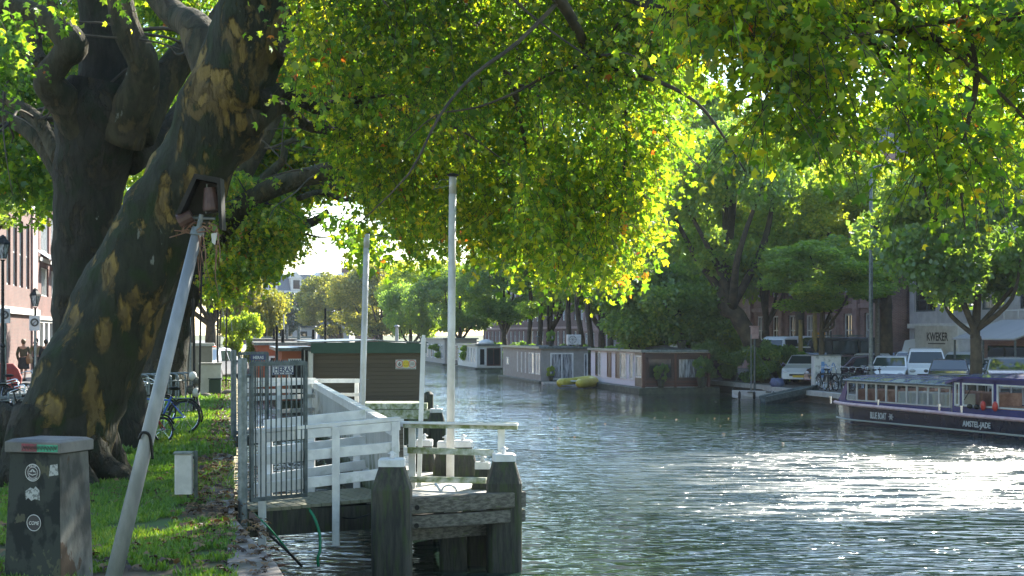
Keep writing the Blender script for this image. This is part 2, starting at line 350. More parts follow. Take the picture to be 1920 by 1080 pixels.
# water
wm, n, b = node_mat('canal_water'); L = n.links
b.inputs['Base Color'].default_value = (.014,.030,.022,1); b.inputs['Roughness'].default_value = .04; b.inputs['IOR'].default_value = 1.33; b.inputs['Specular IOR Level'].default_value = .9
geo = n.nodes.new('ShaderNodeNewGeometry')
def wn(sc, st, rot, d=3, dist=0.0):
    mp = n.nodes.new('ShaderNodeMapping'); mp.inputs['Scale'].default_value = st; mp.inputs['Rotation'].default_value = (0,0,R(rot)); L.new(geo.outputs['Position'], mp.inputs[0])
    t = n.nodes.new('ShaderNodeTexNoise'); t.inputs['Scale'].default_value = sc; t.inputs['Detail'].default_value = d; t.inputs['Roughness'].default_value = .5; t.inputs['Distortion'].default_value = dist
    L.new(mp.outputs[0], t.inputs['Vector']); return t.outputs[0]
def bump(h, s, dist, prev=None):
    x = n.nodes.new('ShaderNodeBump'); x.inputs['Strength'].default_value = s; x.inputs['Distance'].default_value = dist; L.new(h, x.inputs['Height'])
    if prev: L.new(prev, x.inputs['Normal'])
    return x.outputs[0]
calm = wn(.13, (1,.6,1), 10, 2)          # patches of calm and of ruffled water
cm = n.nodes.new('ShaderNodeMapRange'); L.new(calm, cm.inputs[0]); cm.inputs[1].default_value = .38; cm.inputs[2].default_value = .6; cm.inputs[3].default_value = .3; cm.inputs[4].default_value = 1
sxy = n.nodes.new('ShaderNodeSeparateXYZ'); L.new(geo.outputs['Position'], sxy.inputs[0]); sh_ = n.nodes.new('ShaderNodeMapRange'); sh_.interpolation_type = 'SMOOTHSTEP'   # sheltered reach beyond the boats
L.new(sxy.outputs['Y'], sh_.inputs[0]); sh_.inputs[1].default_value = 36; sh_.inputs[2].default_value = 52; sh_.inputs[3].default_value = 1; sh_.inputs[4].default_value = .3
def mul(a, c):
    x = n.nodes.new('ShaderNodeMath'); x.operation = 'MULTIPLY'; L.new(a, x.inputs[0]); L.new(c, x.inputs[1]); return x.outputs[0]
sh = sh_.outputs[0]; cw = mul(cm.outputs[0], sh); h0 = mul(wn(.45,(.7,1.3,1),-6,2), sh); h1 = mul(wn(1.0,(1.3,3.3,1),5,2,.4), cw); h2 = mul(wn(4.2,(.8,1.7,1),-12,3,.5), cw); h3 = wn(2.6,(.8,2.4,1),9,4,.6)
nn = bump(h0, 1, .14); nn = bump(h1, 1, .30, nn); nn = bump(h2, 1, .02, nn); L.new(nn, b.inputs['Normal'])
def ms(v, a, c):
    r = n.nodes.new('ShaderNodeMapRange'); r.interpolation_type = 'SMOOTHSTEP'; L.new(v, r.inputs[0]); r.inputs[1].default_value = a; r.inputs[2].default_value = c; return r.outputs[0]
wob = n.nodes.new('ShaderNodeMath'); wob.operation = 'MULTIPLY_ADD'; L.new(wn(.22,(1,1,1),0,3), wob.inputs[0]); wob.inputs[1].default_value = 14; L.new(sxy.outputs['Y'], wob.inputs[2])   # wind-ruffled reach: rougher microsurface
gust = mul(mul(ms(wob.outputs[0],27.5,31), ms(wob.outputs[0],44,39)), ms(sxy.outputs['X'],-1,6))
nn = bump(mul(h3,gust), 1, .10, nn); L.new(nn, b.inputs['Normal'])
rg = n.nodes.new('ShaderNodeMapRange'); L.new(mul(gust, ms(wn(1.6,(.5,2.2,1),6,4,.4),.36,.6)), rg.inputs[0]); rg.inputs[3].default_value = .045; rg.inputs[4].default_value = .44; L.new(rg.outputs[0], b.inputs['Roughness'])
mb = MB(); mb.add([(-900,-60,WZ),(900,-60,WZ),(900,500,WZ),(-900,500,WZ)], [(0,1,2,3)])
tag(mb.build('canal_water', wm), kind='structure')

# ---------------------------------------------------------------- leaves
def normalize(a): return a/np.maximum(np.linalg.norm(a,axis=1,keepdims=True),1e-9)
PL_V = np.array([(0,0,0),(0,1,-.24),(.40,.06,-.16),(.27,.29,.03),(.52,.60,-.26),(.22,.66,.04),(-.42,.02,-.10),(-.24,.31,.06),(-.47,.55,-.18),(-.18,.62,.02)],float)
PL_F = [(0,2,3,4,5,1),(0,1,9,8,7,6)]
DI_V = np.array([(0,0,0),(.42,.5,-.1),(0,1,0),(-.42,.5,-.1)],float); DI_F = [(0,1,2),(0,2,3)]
def leaves_mesh(name, pos, axis, nrm, size, tone, kind='plane', mat=None, parent=None):
    V, Fc = (PL_V, PL_F) if kind == 'plane' else (DI_V, DI_F)
    N = len(pos); d = normalize(axis); nr = normalize(nrm-d*np.sum(nrm*d,axis=1,keepdims=True)); s = np.cross(d, nr)
    v = pos[:,None,:]+size[:,None,None]*(V[None,:,0,None]*s[:,None,:]+V[None,:,1,None]*d[:,None,:]+V[None,:,2,None]*nr[:,None,:])
    k = len(V); me = bpy.data.meshes.new(name); me.vertices.add(N*k); me.vertices.foreach_set('co', v.astype(np.float32).ravel())
    fl = np.concatenate([np.array(f) for f in Fc]); nl = len(fl)
    li = (np.arange(N)[:,None]*k+fl[None,:]).ravel().astype(np.int32); me.loops.add(len(li)); me.loops.foreach_set('vertex_index', li)
    ln = np.array([len(f) for f in Fc]); st0 = np.concatenate([[0],np.cumsum(ln)[:-1]])
    me.polygons.add(N*len(Fc)); me.polygons.foreach_set('loop_start', (np.arange(N)[:,None]*nl+st0[None,:]).ravel().astype(np.int32))
    me.polygons.foreach_set('loop_total', np.tile(ln,N).astype(np.int32))
    me.update(calc_edges=True)
    at = me.attributes.new('tone','FLOAT','FACE'); at.data.foreach_set('value', np.repeat(tone,len(Fc)).astype(np.float32))
    if mat: me.materials.append(mat)
    o = bpy.data.objects.new(name, me); COL.objects.link(o)
    if parent: o.parent = parent
    return o
def inpoly(px, py, poly):
    c = np.zeros(len(px),bool); n_ = len(poly)
    for i in range(n_):
        x0,y0 = poly[i]; x1,y1 = poly[(i+1)%n_]
        if y0 == y1: continue
        k = ((y0>py)!=(y1>py)) & (px < (x1-x0)*(py-y0)/(y1-y0)+x0); c ^= k
    return c
_T = rng.random((32,32,32))
def vnoise(p, s):
    q = p*s; i = np.floor(q).astype(int); f = q-i; f = f*f*(3-2*f); r_ = 0
    for dx in (0,1):
        for dy in (0,1):
            for dz in (0,1):
                wgt = (f[:,0] if dx else 1-f[:,0])*(f[:,1] if dy else 1-f[:,1])*(f[:,2] if dz else 1-f[:,2])
                r_ = r_+wgt*_T[(i[:,0]+dx)%32,(i[:,1]+dy)%32,(i[:,2]+dz)%32]
    return r_
YEL = [(0,(.035,.095,.018)),(.45,(.085,.18,.02)),(.75,(.20,.27,.02)),(.92,(.36,.37,.02)),(.96,(.42,.13,.025)),(1.0,(.30,.08,.02))]
M['leaf_plane'] = leafmat('plane_leaf', YEL, .58, 2.3, .03)
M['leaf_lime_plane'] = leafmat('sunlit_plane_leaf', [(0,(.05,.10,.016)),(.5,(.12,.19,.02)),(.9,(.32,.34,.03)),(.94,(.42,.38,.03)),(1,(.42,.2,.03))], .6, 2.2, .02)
M['leaf_near'] = leafmat('near_plane_leaf', YEL, .62, 2.4, .03)
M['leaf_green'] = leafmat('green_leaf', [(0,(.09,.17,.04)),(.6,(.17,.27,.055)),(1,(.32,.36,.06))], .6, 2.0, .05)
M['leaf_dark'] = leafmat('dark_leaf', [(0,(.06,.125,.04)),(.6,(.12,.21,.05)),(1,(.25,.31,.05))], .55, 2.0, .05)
M['leaf_lime'] = leafmat('lime_leaf', [(0,(.12,.21,.035)),(.5,(.25,.33,.045)),(1,(.45,.45,.06))], .6, 2.0, .04)
M['leaf_gold'] = leafmat('golden_leaf', [(0,(.07,.11,.03)),(.5,(.20,.22,.05)),(1,(.42,.36,.09))], .5, 1.7, .05)
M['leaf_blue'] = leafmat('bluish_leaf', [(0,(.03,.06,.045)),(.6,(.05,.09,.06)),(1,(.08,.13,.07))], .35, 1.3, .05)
def plane_foliage(poly, D0, D1, ntw, perl, size, tree, mat, gap=.45, ns=.9, sd=1, droop=.8, box=None, tonebias=0, minpy=-70, zc=None):
    """twigs hanging in a depth range; accepted where a 3-D noise is high, so that clumps and gaps form"""
    g = np.random.default_rng(sd); pts = []
    while sum(len(a) for a in pts) < ntw:
        n_ = ntw*3
        if box is None:
            xs = [q[0] for q in poly]; ysx = [q[1] for q in poly]
            px = g.uniform(min(xs),max(xs),n_); py = g.uniform(min(ysx)-100,max(ysx),n_); D = g.uniform(D0,D1,n_)
            ok = inpoly(px,py+.62*droop*F/D,poly); p = np.stack([(px-960)/F*D, D, CAMZ-(py-HZ)/F*D],1)[ok]
        else:
            p = np.stack([g.uniform(a,c,n_) for a,c in box],1)
            pyy = HZ-(p[:,2]-CAMZ)*F/p[:,1]; p = p[pyy < minpy]
            if zc: p = p[zc(p)]
        nv = .6*vnoise(p+50,ns)+.4*vnoise(p+90,ns*2.3)
        p = p[nv > gap]; pts.append(p)
    p = np.concatenate(pts)[:ntw]
    ln = g.uniform(.35,1.0,ntw)*(droop); dirh = normalize(g.normal(size=(ntw,3))*np.array([1,1,.35])+np.array([.25,-.1,-.9*droop]))
    t = (np.arange(perl)[None,:]+g.uniform(0,.8,(ntw,perl)))/perl
    curve = p[:,None,:]+dirh[:,None,:]*(ln[:,None]*t)[:,:,None]+np.array([0,0,-1])[None,None,:]*(ln[:,None]*t*t*.35)[:,:,None]
    pos = curve.reshape(-1,3); N = len(pos)
    ax = normalize(g.normal(size=(N,3))+np.array([0,0,-.75])); pos = pos+ax*g.uniform(.02,.09,(N,1))
    nr = g.normal(size=(N,3))+np.array([0,0,.9])
    sz = size*g.uniform(.45,1.4,N)*np.repeat(g.uniform(.75,1.2,ntw),perl)
    tone = np.clip(.22+.62*g.random(N)+.32*(np.repeat(vnoise(p+10,.45),perl)-.5)+tonebias+.25*(g.random(N)<.06),0,.93)
    orange = (np.repeat(vnoise(p+200,1.3),perl)>.88)&(g.random(N)<.35); tone = np.where(orange|(g.random(N)<.003), g.uniform(.94,1,N), tone)
    o = leaves_mesh('leaves', pos-np.array(tree.location), ax, nr, sz, tone, 'plane', mat, tree)
    # twigs: three-sided tapered stems
    sel = np.arange(ntw); tw = curve[sel][:, [0, perl//2, perl-1], :]; tw = np.concatenate([p[sel][:,None,:], tw],1)-np.array(tree.location)
    r0 = .007; offs = np.array([(1,0,0),(-.5,.87,0),(-.5,-.87,0)])
    rr = np.array([1,.8,.6,.3])*r0
    vv = (tw[:,:,None,:]+offs[None,None,:,:]*rr[None,:,None,None]).reshape(-1,3)
    n2 = len(sel); fq = []
    for i in range(3):
        for k in range(3): fq.append((i*3+k, i*3+(k+1)%3, (i+1)*3+(k+1)%3, (i+1)*3+k))
    fq = np.array(fq); fi = (np.arange(n2)[:,None,None]*12+fq[None]).reshape(-1,4)
    me = bpy.data.meshes.new('twigs'); me.vertices.add(len(vv)); me.vertices.foreach_set('co', vv.astype(np.float32).ravel())
    me.loops.add(fi.size); me.loops.foreach_set('vertex_index', fi.ravel().astype(np.int32)); me.polygons.add(len(fi))
    me.polygons.foreach_set('loop_start', (np.arange(len(fi))*4).astype(np.int32)); me.polygons.foreach_set('loop_total', np.full(len(fi),4,np.int32)); me.update(calc_edges=True)
    me.materials.append(M['bark_far']); ot = bpy.data.objects.new('twigs', me); COL.objects.link(ot); ot.parent = tree
    return o
def limb(parent, pts, rad, m='bark_limb', n=14, name='branch', rough=.12, seed=0, dens=6, fr=1.5):
    o0 = Vector(parent.location); s = [q-o0 for q in spline(pts, dens)]
    return MB().tube(s, lerp_list(rad, dens), n, rough=rough, seed=seed, fr=fr).build(name, M[m], parent, smooth=True)
def branchlets(parent, starts, n=40, seed=3, ln=(1.5,4)):
    """thin dark side branches through the canopy, each one from a limb point"""
    g = random.Random(seed); mb = MB(); o0 = Vector(parent.location)
    for k in range(n):
        a = Vector(g.choice(starts))-o0; d = Vector((g.uniform(-.5,1),g.uniform(-.7,.7),g.uniform(-.2,.6))).normalized(); L_ = g.uniform(*ln); pts = [a]
        for i in range(5):
            d = (d+Vector((g.uniform(-.35,.35),g.uniform(-.35,.35),g.uniform(-.45,.2)))).normalized(); pts.append(pts[-1]+d*L_/5)
        r = g.uniform(.018,.04); mb.tube(spline(pts,3), lerp_list([r,r*.85,r*.7,r*.55,r*.4,r*.2],3), 6, rough=.15)
    return mb.build('side_branches', M['bark_far'], parent, smooth=True)
# --- leaning plane tree in front (T1)
T1 = thing('plane_tree', 'huge leaning plane tree with mottled yellow and mossy bark behind the stickered utility cabinet', 'tree', P(118,895,19.6)*1, group='plane trees on the left lawn')
T1.location.z = 0
D = 19.6
mbp = [P(70,990,D),P(84,930,D),P(105,870,D),P(135,760,D),P(172,680,D+.1),P(212,600,D+.2),P(250,525,D+.3),P(290,450,D+.4),P(330,375,D+.5),P(372,300,D+.5),P(415,215,D+.4),P(448,110,D+.2),P(475,0,D),P(505,-140,D-.2),P(540,-330,D-.5),P(570,-560,D-.8)]
rad = [1.15,.93,.74,.65,.63,.64,.62,.61,.59,.57,.60,.53,.49,.44,.38,.26]
limb(T1, mbp, rad, 'bark', 40, 'trunk', .16, 3, 8, 1.6)
roots = MB(); o0 = Vector(T1.location)
for a, l_ in ((-20,1.7),(25,1.3),(-70,1.5),(200,1.6),(250,1.4),(310,1.6),(140,1.3)):
    c = P(95,900,D)-o0; c.z = .0; d = Vector((math.cos(R(a)),math.sin(R(a)),0))
    roots.tube(spline([c+Vector((0,0,.9))+d*.35, c+d*.75+Vector((0,0,.25)), c+d*l_*.75+Vector((0,0,.02)), c+d*l_*1.0+Vector((0,0,-.12))],5), lerp_list([.36,.24,.15,.06],5), 10, rough=.45, seed=a)
roots.build('root_flare', M['bark_dark'], T1, smooth=True)
b1 = [P(400,160,D+.3),P(340,40,D+.5),P(290,100,D+1),P(330,10,D+1.2)]
limb(T1, [P(425,200,D+.2),P(370,60,D+.8),P(330,30,D+1.4),P(280,120,D+2.0)][:3]+[P(250,-60,D+2)], [.35,.26,.2,.14], seed=5)
limb(T1, [P(500,100,D),P(530,60,D+.2),P(575,-20,D+.3),P(680,-120,D)], [.3,.16,.10,.07], seed=6)
limb(T1, [P(470,230,D),P(530,200,D+1),P(575,235,D+2),P(640,250,D+3),P(720,285,D+4)], [.2,.10,.085,.07,.04], seed=7, n=10)
limb(T1, [P(485,190,D),P(530,170,D+.6),P(600,205,D+1.2),P(640,180,D+2),P(740,200,D+3)], [.18,.10,.08,.06,.03], 'bark_dark', seed=8, n=10)
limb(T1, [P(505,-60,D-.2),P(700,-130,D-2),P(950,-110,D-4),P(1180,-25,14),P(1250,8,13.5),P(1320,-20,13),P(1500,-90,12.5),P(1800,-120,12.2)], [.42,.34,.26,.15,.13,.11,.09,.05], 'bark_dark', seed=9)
limb(T1, [P(1385,-60,13),P(1420,70,13.2),P(1460,140,13.4),P(1478,200,13.4),P(1500,240,13.5)], [.05,.04,.035,.025,.01], 'bark_far', seed=10, n=7)
limb(T1, [P(1560,-90,12.5),P(1590,30,12.4),P(1650,100,12.3),P(1690,180,12.2),P(1720,300,12.1),P(1745,400,12)], [.05,.038,.028,.02,.014,.006], 'bark_far', seed=11, n=7)
limb(T1, [P(1780,-110,12.2),P(1815,60,12.1),P(1830,160,12),P(1800,300,12),P(1810,430,12)], [.05,.035,.025,.015,.006], 'bark_far', seed=12, n=7)
limb(T1, [P(1640,80,12.4),P(1700,60,12.2),P(1800,110,12),P(1900,200,11.8),P(1990,300,11.8)], [.03,.025,.02,.015,.01], 'bark_far', seed=13, n=7)
limb(T1, [P(700,-130,D-2),P(820,-40,D-1),P(900,60,D),P(960,160,D+1),P(990,300,D+2)], [.16,.11,.07,.05,.02], 'bark_far', seed=14, n=8)
limb(T1, [P(950,-110,D-4),P(1050,0,D-3),P(1110,120,D-2),P(1140,260,D-1)], [.12,.07,.05,.02], 'bark_far', seed=15, n=8)
branchlets(T1, [P(700,-130,D-2),P(820,-40,D-1),P(900,60,D),P(960,160,D+1),P(1050,0,D-3),P(1110,120,D-2),P(640,200,D+2),P(720,285,D+4)], 46, 5)
branchlets(T1, [P(1420,70,13.2),P(1590,30,12.4),P(1650,100,12.3),P(1815,60,12.1),P(1500,-90,12.5),P(1700,60,12.2)], 26, 6, (.8,1.8))
MAIN = [(560,-60),(1310,-60),(1300,60),(1280,180),(1275,290),(1240,330),(1228,400),(1215,440),(1205,480),(1170,540),(1130,555),(1080,560),(1030,555),(1000,520),(930,515),(880,505),(830,500),(790,520),(740,500),(700,450),(660,380),(600,300),(575,200),(530,120)]
RIGHT = [(1250,-60),(1990,-60),(1990,330),(1900,330),(1860,430),(1800,430),(1740,390),(1690,370),(1660,300),(1600,290),(1560,360),(1520,370),(1490,320),(1430,345),(1390,345),(1400,300),(1430,230),(1380,150),(1290,140),(1255,100)]
UP = [(500,-90),(1320,-90),(1300,60),(1280,180),(1180,260),(1000,300),(800,290),(650,300),(580,240),(530,120)]
plane_foliage(UP, 17, 18.4, 1900, 9, .085, T1, M['leaf_plane'], .52, 1.0, 21)
plane_foliage(UP, 25.5, 27, 2100, 9, .098, T1, M['leaf_plane'], .40, .8, 27)
plane_foliage(MAIN, 21, 22.4, 3500, 9, .088, T1, M['leaf_plane'], .47, .9, 25)
plane_foliage(MAIN, 29.5, 31, 3500, 9, .105, T1, M['leaf_plane'], .36, .6, 28)
plane_foliage([(640,-60),(1290,-60),(1270,300),(1200,430),(1160,510),(1030,520),(880,480),(740,470),(680,380)], 37, 38.5, 2600, 9, .14, T1, M['leaf_lime_plane'], .33, .4, 29)
plane_foliage(None, 0, 0, 3200, 8, .36, T1, M['leaf_plane'], .36, .35, 26, box=[(-14,12),(-12,-.8),(5.5,12)], minpy=1e9)  # unseen foliage added behind the camera to darken the foreground
plane_foliage([(980,300),(1250,250),(1225,430),(1190,540),(1040,560),(960,450)], 18, 20, 700, 9, .088, T1, M['leaf_near'], .44, 1.0, 22, tonebias=.06)
plane_foliage(RIGHT, 11, 13, 1750, 8, .085, T1, M['leaf_near'], .49, 1.3, 23, tonebias=.06, droop=.7)
# rear layer of the right-hand hanging foliage
plane_foliage([(1230,-90),(1990,-90),(1990,200),(1800,260),(1600,150),(1400,120),(1280,60)], 17, 19, 900, 9, .11, T1, M['leaf_near'], .5, .8, 24)
# --- dark tree behind it (T2)
T2 = thing('plane_tree', 'dark upright plane tree with knobbly pollarded limbs, half hidden behind the leaning one', 'tree', (0,0,0), group='plane trees on the left lawn')
D = 25; T2.location = K(-2.25, D); T2.location.x = P(185,0,D).x
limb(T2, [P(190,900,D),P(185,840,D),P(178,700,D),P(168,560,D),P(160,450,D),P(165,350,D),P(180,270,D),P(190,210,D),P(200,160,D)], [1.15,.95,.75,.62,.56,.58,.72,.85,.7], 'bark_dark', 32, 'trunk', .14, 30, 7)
limb(T2, [P(195,260,D),P(200,140,D+.3),P(195,40,D+.2),P(185,-80,D),P(180,-250,D)], [.6,.52,.46,.4,.3], 'bark_dark', 24, 'trunk_top', .14, 33)
limb(T2, [P(170,260,D-.2),P(115,185,D-.7),P(90,150,D-1),P(115,110,D-1.1),P(135,85,D-1.2),P(100,45,D-1.2),P(55,22,D-1.2),P(0,5,D-1.3),P(-90,-50,D-1.4)], [.42,.3,.23,.22,.26,.21,.19,.18,.14], 'bark_limb', 20, seed=34, rough=.15)
limb(T2, [P(80,125,D-.9),P(65,100,D-.6),P(68,60,D-.4),P(105,25,D-.3),P(75,-40,D-.3)], [.18,.15,.13,.12,.1], 'bark_limb', 12, seed=35)
limb(T2, [P(225,260,D-.3),P(260,170,D-.6),P(268,120,D-.8),P(240,60,D-.9),P(225,0,D-1),P(215,-90,D-1)], [.42,.33,.27,.25,.21,.16], 'bark_limb', 20, seed=36)
limb(T2, [P(250,250,D-.2),P(300,165,D+.3),P(340,110,D+.5),P(400,60,D+.5),P(450,-20,D+.5)], [.38,.29,.28,.26,.2], 'bark_limb', 18, seed=37)
limb(T2, [P(120,330,D+1),P(70,260,D+1.5),P(20,225,D+2),P(-60,190,D+2)], [.2,.16,.14,.1], 'bark_limb', 12, seed=38)
limb(T2, [P(115,300,D+.5),P(70,225,D+1),P(10,185,D+1.3),P(-60,150,D+1.5)], [.18,.14,.11,.08], 'bark_limb', 12, seed=39)
limb(T2, [P(240,300,D),P(300,260,D+1),P(350,190,D+2),P(400,120,D+3)], [.3,.2,.15,.1], 'bark_dark', 12, seed=40)
branchlets(T2, [P(70,225,D+1),P(20,225,D+2),P(68,60,D-.4),P(240,60,D-.9),P(340,110,D+.5)], 24, 8)
LEFT = [(-80,-60),(440,-60),(420,60),(330,240),(240,310),(120,340),(125,400),(112,440),(70,410),(0,390),(-80,400)]
plane_foliage(LEFT, 28, 33, 3200, 8, .14, T2, M['leaf_plane'], .45, .6, 31, tonebias=-.04)
plane_foliage([(-60,-90),(330,-90),(250,40),(110,60),(60,170),(-60,260)], 21.5, 22.8, 130, 8, .12, T2, M['leaf_plane'], .52, .9, 37, tonebias=-.1)
plane_foliage([(400,-60),(700,-60),(700,200),(560,220),(520,200),(520,130)], 28, 30, 1200, 8, .12, T2, M['leaf_plane'], .42, .6, 36, tonebias=-.02)
plane_foliage(None, 0, 0, 200, 8, .26, T2, M['leaf_plane'], .5, .35, 32, box=[(-18,-2),(26,42),(9,16)])
# --- third tree (T3) with the long arching branches
T3 = thing('plane_tree', 'plane tree with long arching branches reaching over the water, behind the leaning grey post', 'tree', (0,0,0), group='plane trees on the left lawn')
D = 44; T3.location = P(305,0,D); T3.location.z = 0
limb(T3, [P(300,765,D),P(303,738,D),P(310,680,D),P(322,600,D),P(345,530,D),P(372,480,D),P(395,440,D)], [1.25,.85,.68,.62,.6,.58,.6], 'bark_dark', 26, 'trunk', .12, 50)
limb(T3, [P(385,455,D),P(425,415,D-.5),P(470,375,D-1),P(530,345,D-1.5),P(600,325,D-2),P(660,312,D-2),P(720,297,D-2),P(790,290,D-2)], [.45,.38,.32,.29,.28,.26,.19,.1], seed=51)
limb(T3, [P(375,490,D),P(420,470,D+.5),P(470,450,D+1),P(540,432,D+1),P(590,415,D+1),P(615,395,D+1)], [.36,.25,.21,.18,.15,.07], seed=52)
limb(T3, [P(600,330,D-2),P(625,350,D-1),P(680,352,D),P(740,360,D)], [.14,.11,.10,.04], seed=53, n=8)
limb(T3, [P(400,450,D),P(430,370,D+1),P(480,280,D+1),P(520,200,D+1),P(560,100,D+1)], [.42,.36,.32,.28,.2], seed=54)
limb(T3, [P(430,400,D),P(500,330,D),P(530,300,D),P(535,270,D),P(560,262,D)], [.22,.16,.13,.10,.05], seed=55)
limb(T3, [P(400,440,D),P(380,330,D+1),P(390,200,D+2),P(420,0,D+2)], [.5,.45,.4,.3], 'bark_dark', seed=56)
limb(T3, [P(560,372,D-1),P(600,360,D),P(650,375,D+.5),P(690,350,D+1)], [.1,.09,.07,.03], seed=57, n=8)
branchlets(T3, [P(600,325,D-2),P(470,375,D-1),P(680,352,D),P(540,432,D+1),P(480,280,D+1),P(530,300,D),P(720,297,D-2)], 40, 9, (1.5,4.5))
plane_foliage([(400,120),(880,60),(900,300),(860,420),(760,470),(700,400),(640,385),(560,390),(500,420),(430,430),(410,300)], 46, 50, 8500, 8, .16, T3, M['leaf_plane'], .40, .5, 41)
plane_foliage([(150,60),(430,60),(430,400),(380,430),(300,360),(240,430),(150,430)], 47, 50, 1700, 8, .16, T3, M['leaf_plane'], .35, .5, 45)
plane_foliage([(390,330),(520,370),(570,420),(572,470),(525,500),(500,540),(455,530),(430,575),(395,560),(380,450)], 42, 47, 2600, 8, .15, T3, M['leaf_plane'], .46, 1.1, 42, tonebias=.12)
plane_foliage([(600,430),(680,440),(720,470),(740,520),(690,510),(655,480)], 36, 44, 60, 8, .2, T3, M['leaf_plane'], .3, .5, 43)
plane_foliage(None, 0, 0, 200, 8, .28, T3, M['leaf_plane'], .5, .3, 44, box=[(-14,4),(36,55),(10,17)])
# --- crowns for trees further off: shared meshes
def crown_mesh(name, n, rx, rz, nb, leaf, sd, flat=0):
    g = np.random.default_rng(sd); bc = normalize(g.normal(size=(nb,3)))*g.uniform(.45,1,(nb,1))**.6; bc[:,2] = np.clip(bc[:,2],-.75,1)
    bc = bc*np.array([rx,rx,rz])*.8; br = g.uniform(.09,.26,nb)*rx
    wgt = br**2; k = g.choice(nb, n, p=wgt/wgt.sum()); d = normalize(g.normal(size=(n,3)))
    rr = br[k]*g.uniform(.25,1.0,n)**.45*(1+.25*(g.random(n)<.2)*g.random(n))
    pos = bc[k]+d*rr[:,None]*np.array([1,1,.75]); ax = normalize(g.normal(size=(n,3))+d*.6+np.array([0,0,-.4])); nr = g.normal(size=(n,3))+d*.5+np.array([0,0,.5])
    tone = np.clip(.1+.55*g.random(n)+.5*(vnoise(pos+40,.5)-.4)+.3*((g.random(nb)<.2)[k])*g.random(n),0,1)
    o = leaves_mesh(name, pos, ax, nr, leaf*g.uniform(.6,1.3,n), tone, 'diamond', M['leaf_green']); me = o.data; bpy.data.objects.remove(o); return me, bc, br
CR = [crown_mesh('crown', 40000, 5, 4.6, 90, .21, 60), crown_mesh('crown', 32000, 4, 5.2, 80, .20, 61), crown_mesh('crown', 32000, 4.6, 3.4, 90, .21, 62), crown_mesh('shrub', 9000, 2, 1.5, 24, .15, 63)]
def tree(px, base, top, low, wpx, D, mat, label, var=0, rot=0, gz=RZ, tr=.22, lean=0, limbs=5, group=None, name='street_tree', cat='tree', sy=None):
    """px of crown centre, crown top and underside rows, width in px, distance"""
    wpx *= 1.15 if var < 3 else 1; zt = P(0,top,D).z; zl = P(0,low,D).z; cx = P(px,0,D).x; bx = P(base,0,D).x
    rt = thing(name, label, cat, (bx,D,gz), 0, group)
    me, bc, br = CR[var]; dims = ((5,4.6),(4,5.2),(4.6,3.4),(2,1.5))[var]
    sx = wpx/2/F*D/dims[0]; sz = (zt-zl)/2/dims[1]; cz = (zt+zl)/2-gz
    c = bpy.data.objects.new('crown', me); COL.objects.link(c); c.parent = rt; c.location = (cx-bx, 0, cz); c.scale = (sx, sy or min(sx,1.3), sz); c.rotation_euler = (0,0,rot if abs(sx-(sy or sx)) < .01 else 0)
    c.material_slots[0].link = 'OBJECT'; c.material_slots[0].material = M[mat]
    if tr:
        g = random.Random(px); mb = MB(); top_ = Vector((cx-bx,0,cz)); h = max(zl-gz, 1.2)
        mb.tube(spline([(0,0,-.3),(lean*.2,0,h*.3),(lean*.7,0,h*.8),(lean,0,h*1.05),top_+Vector((0,0,sz*2))],5), lerp_list([tr*1.5,tr,tr*.85,tr*.7,tr*.15],5), 10, rough=.12, seed=px)
        mb.build('trunk', M['bark_far'], rt, smooth=True)
        mb = MB()
        for k in range(limbs):
            i = g.randrange(len(bc)); e = Vector(bc[i]); e = Matrix.Rotation(c.rotation_euler.z,3,'Z') @ e; e = Vector((e.x*sx, e.y*c.scale[1], e.z*sz))+top_
            s0 = Vector((lean*.8,0,h*(.85+.1*k/limbs))); md_ = (s0+e)/2+Vector((g.uniform(-.5,.5),g.uniform(-.5,.5),-.3))
            mb.tube(spline([s0,md_,e],5), lerp_list([tr*.5,tr*.32,tr*.12],5), 7, rough=.15, seed=k)
        if limbs: mb.build('limbs', M['bark_far'], rt, smooth=True)
    return rt
# ---------------------------------------------------------------- trees further off
GR = 'trees along the right quay'
G2 = 'far trees where the canal bends'
tree(1385,1440,190,560,330,71,'leaf_green','tall broad green tree with leaning trunk above the dark-red glazed houseboat',0,.4,tr=.5,lean=-2.2,group=GR,limbs=8)
tree(1240,1378,470,690,270,74,'leaf_dark','round dark green tree overhanging the roof of the lilac and dark-red houseboat',2,1,tr=.38,lean=-2,group=GR)
tree(1330,1330,555,720,130,78,'leaf_green','low bushy tree hiding the bank right of the glazed houseboat end',2,2,tr=.25,group=GR)
tree(1545,1541,420,610,250,66,'leaf_green','slim-trunked street tree behind the cabinet and the parked bicycles',1,1.4,tr=.15,group=GR)
tree(1640,1662,260,560,300,70,'leaf_lime','sunlit tree with a thick dark trunk behind the small white hatchback',0,2,tr=.33,group=GR)
tree(1850,1830,235,610,440,54,'leaf_dark','broad tree with a straight dark trunk right of the dark hatchback',2,2.6,tr=.24,group=GR,limbs=7)
tree(1500,1500,190,470,300,84,'leaf_lime','yellow-green tree rising behind the street trees left of the box van',1,3,tr=.3,group=GR)
tree(1740,1740,150,430,360,84,'leaf_lime','wide yellow-green tree rising above the shop roofs',0,3.5,tr=.3,group=GR)
tree(1285,1290,120,420,260,92,'leaf_green','pale green tree behind the tall broad one, left of it',0,4.2,tr=.3,group=GR)
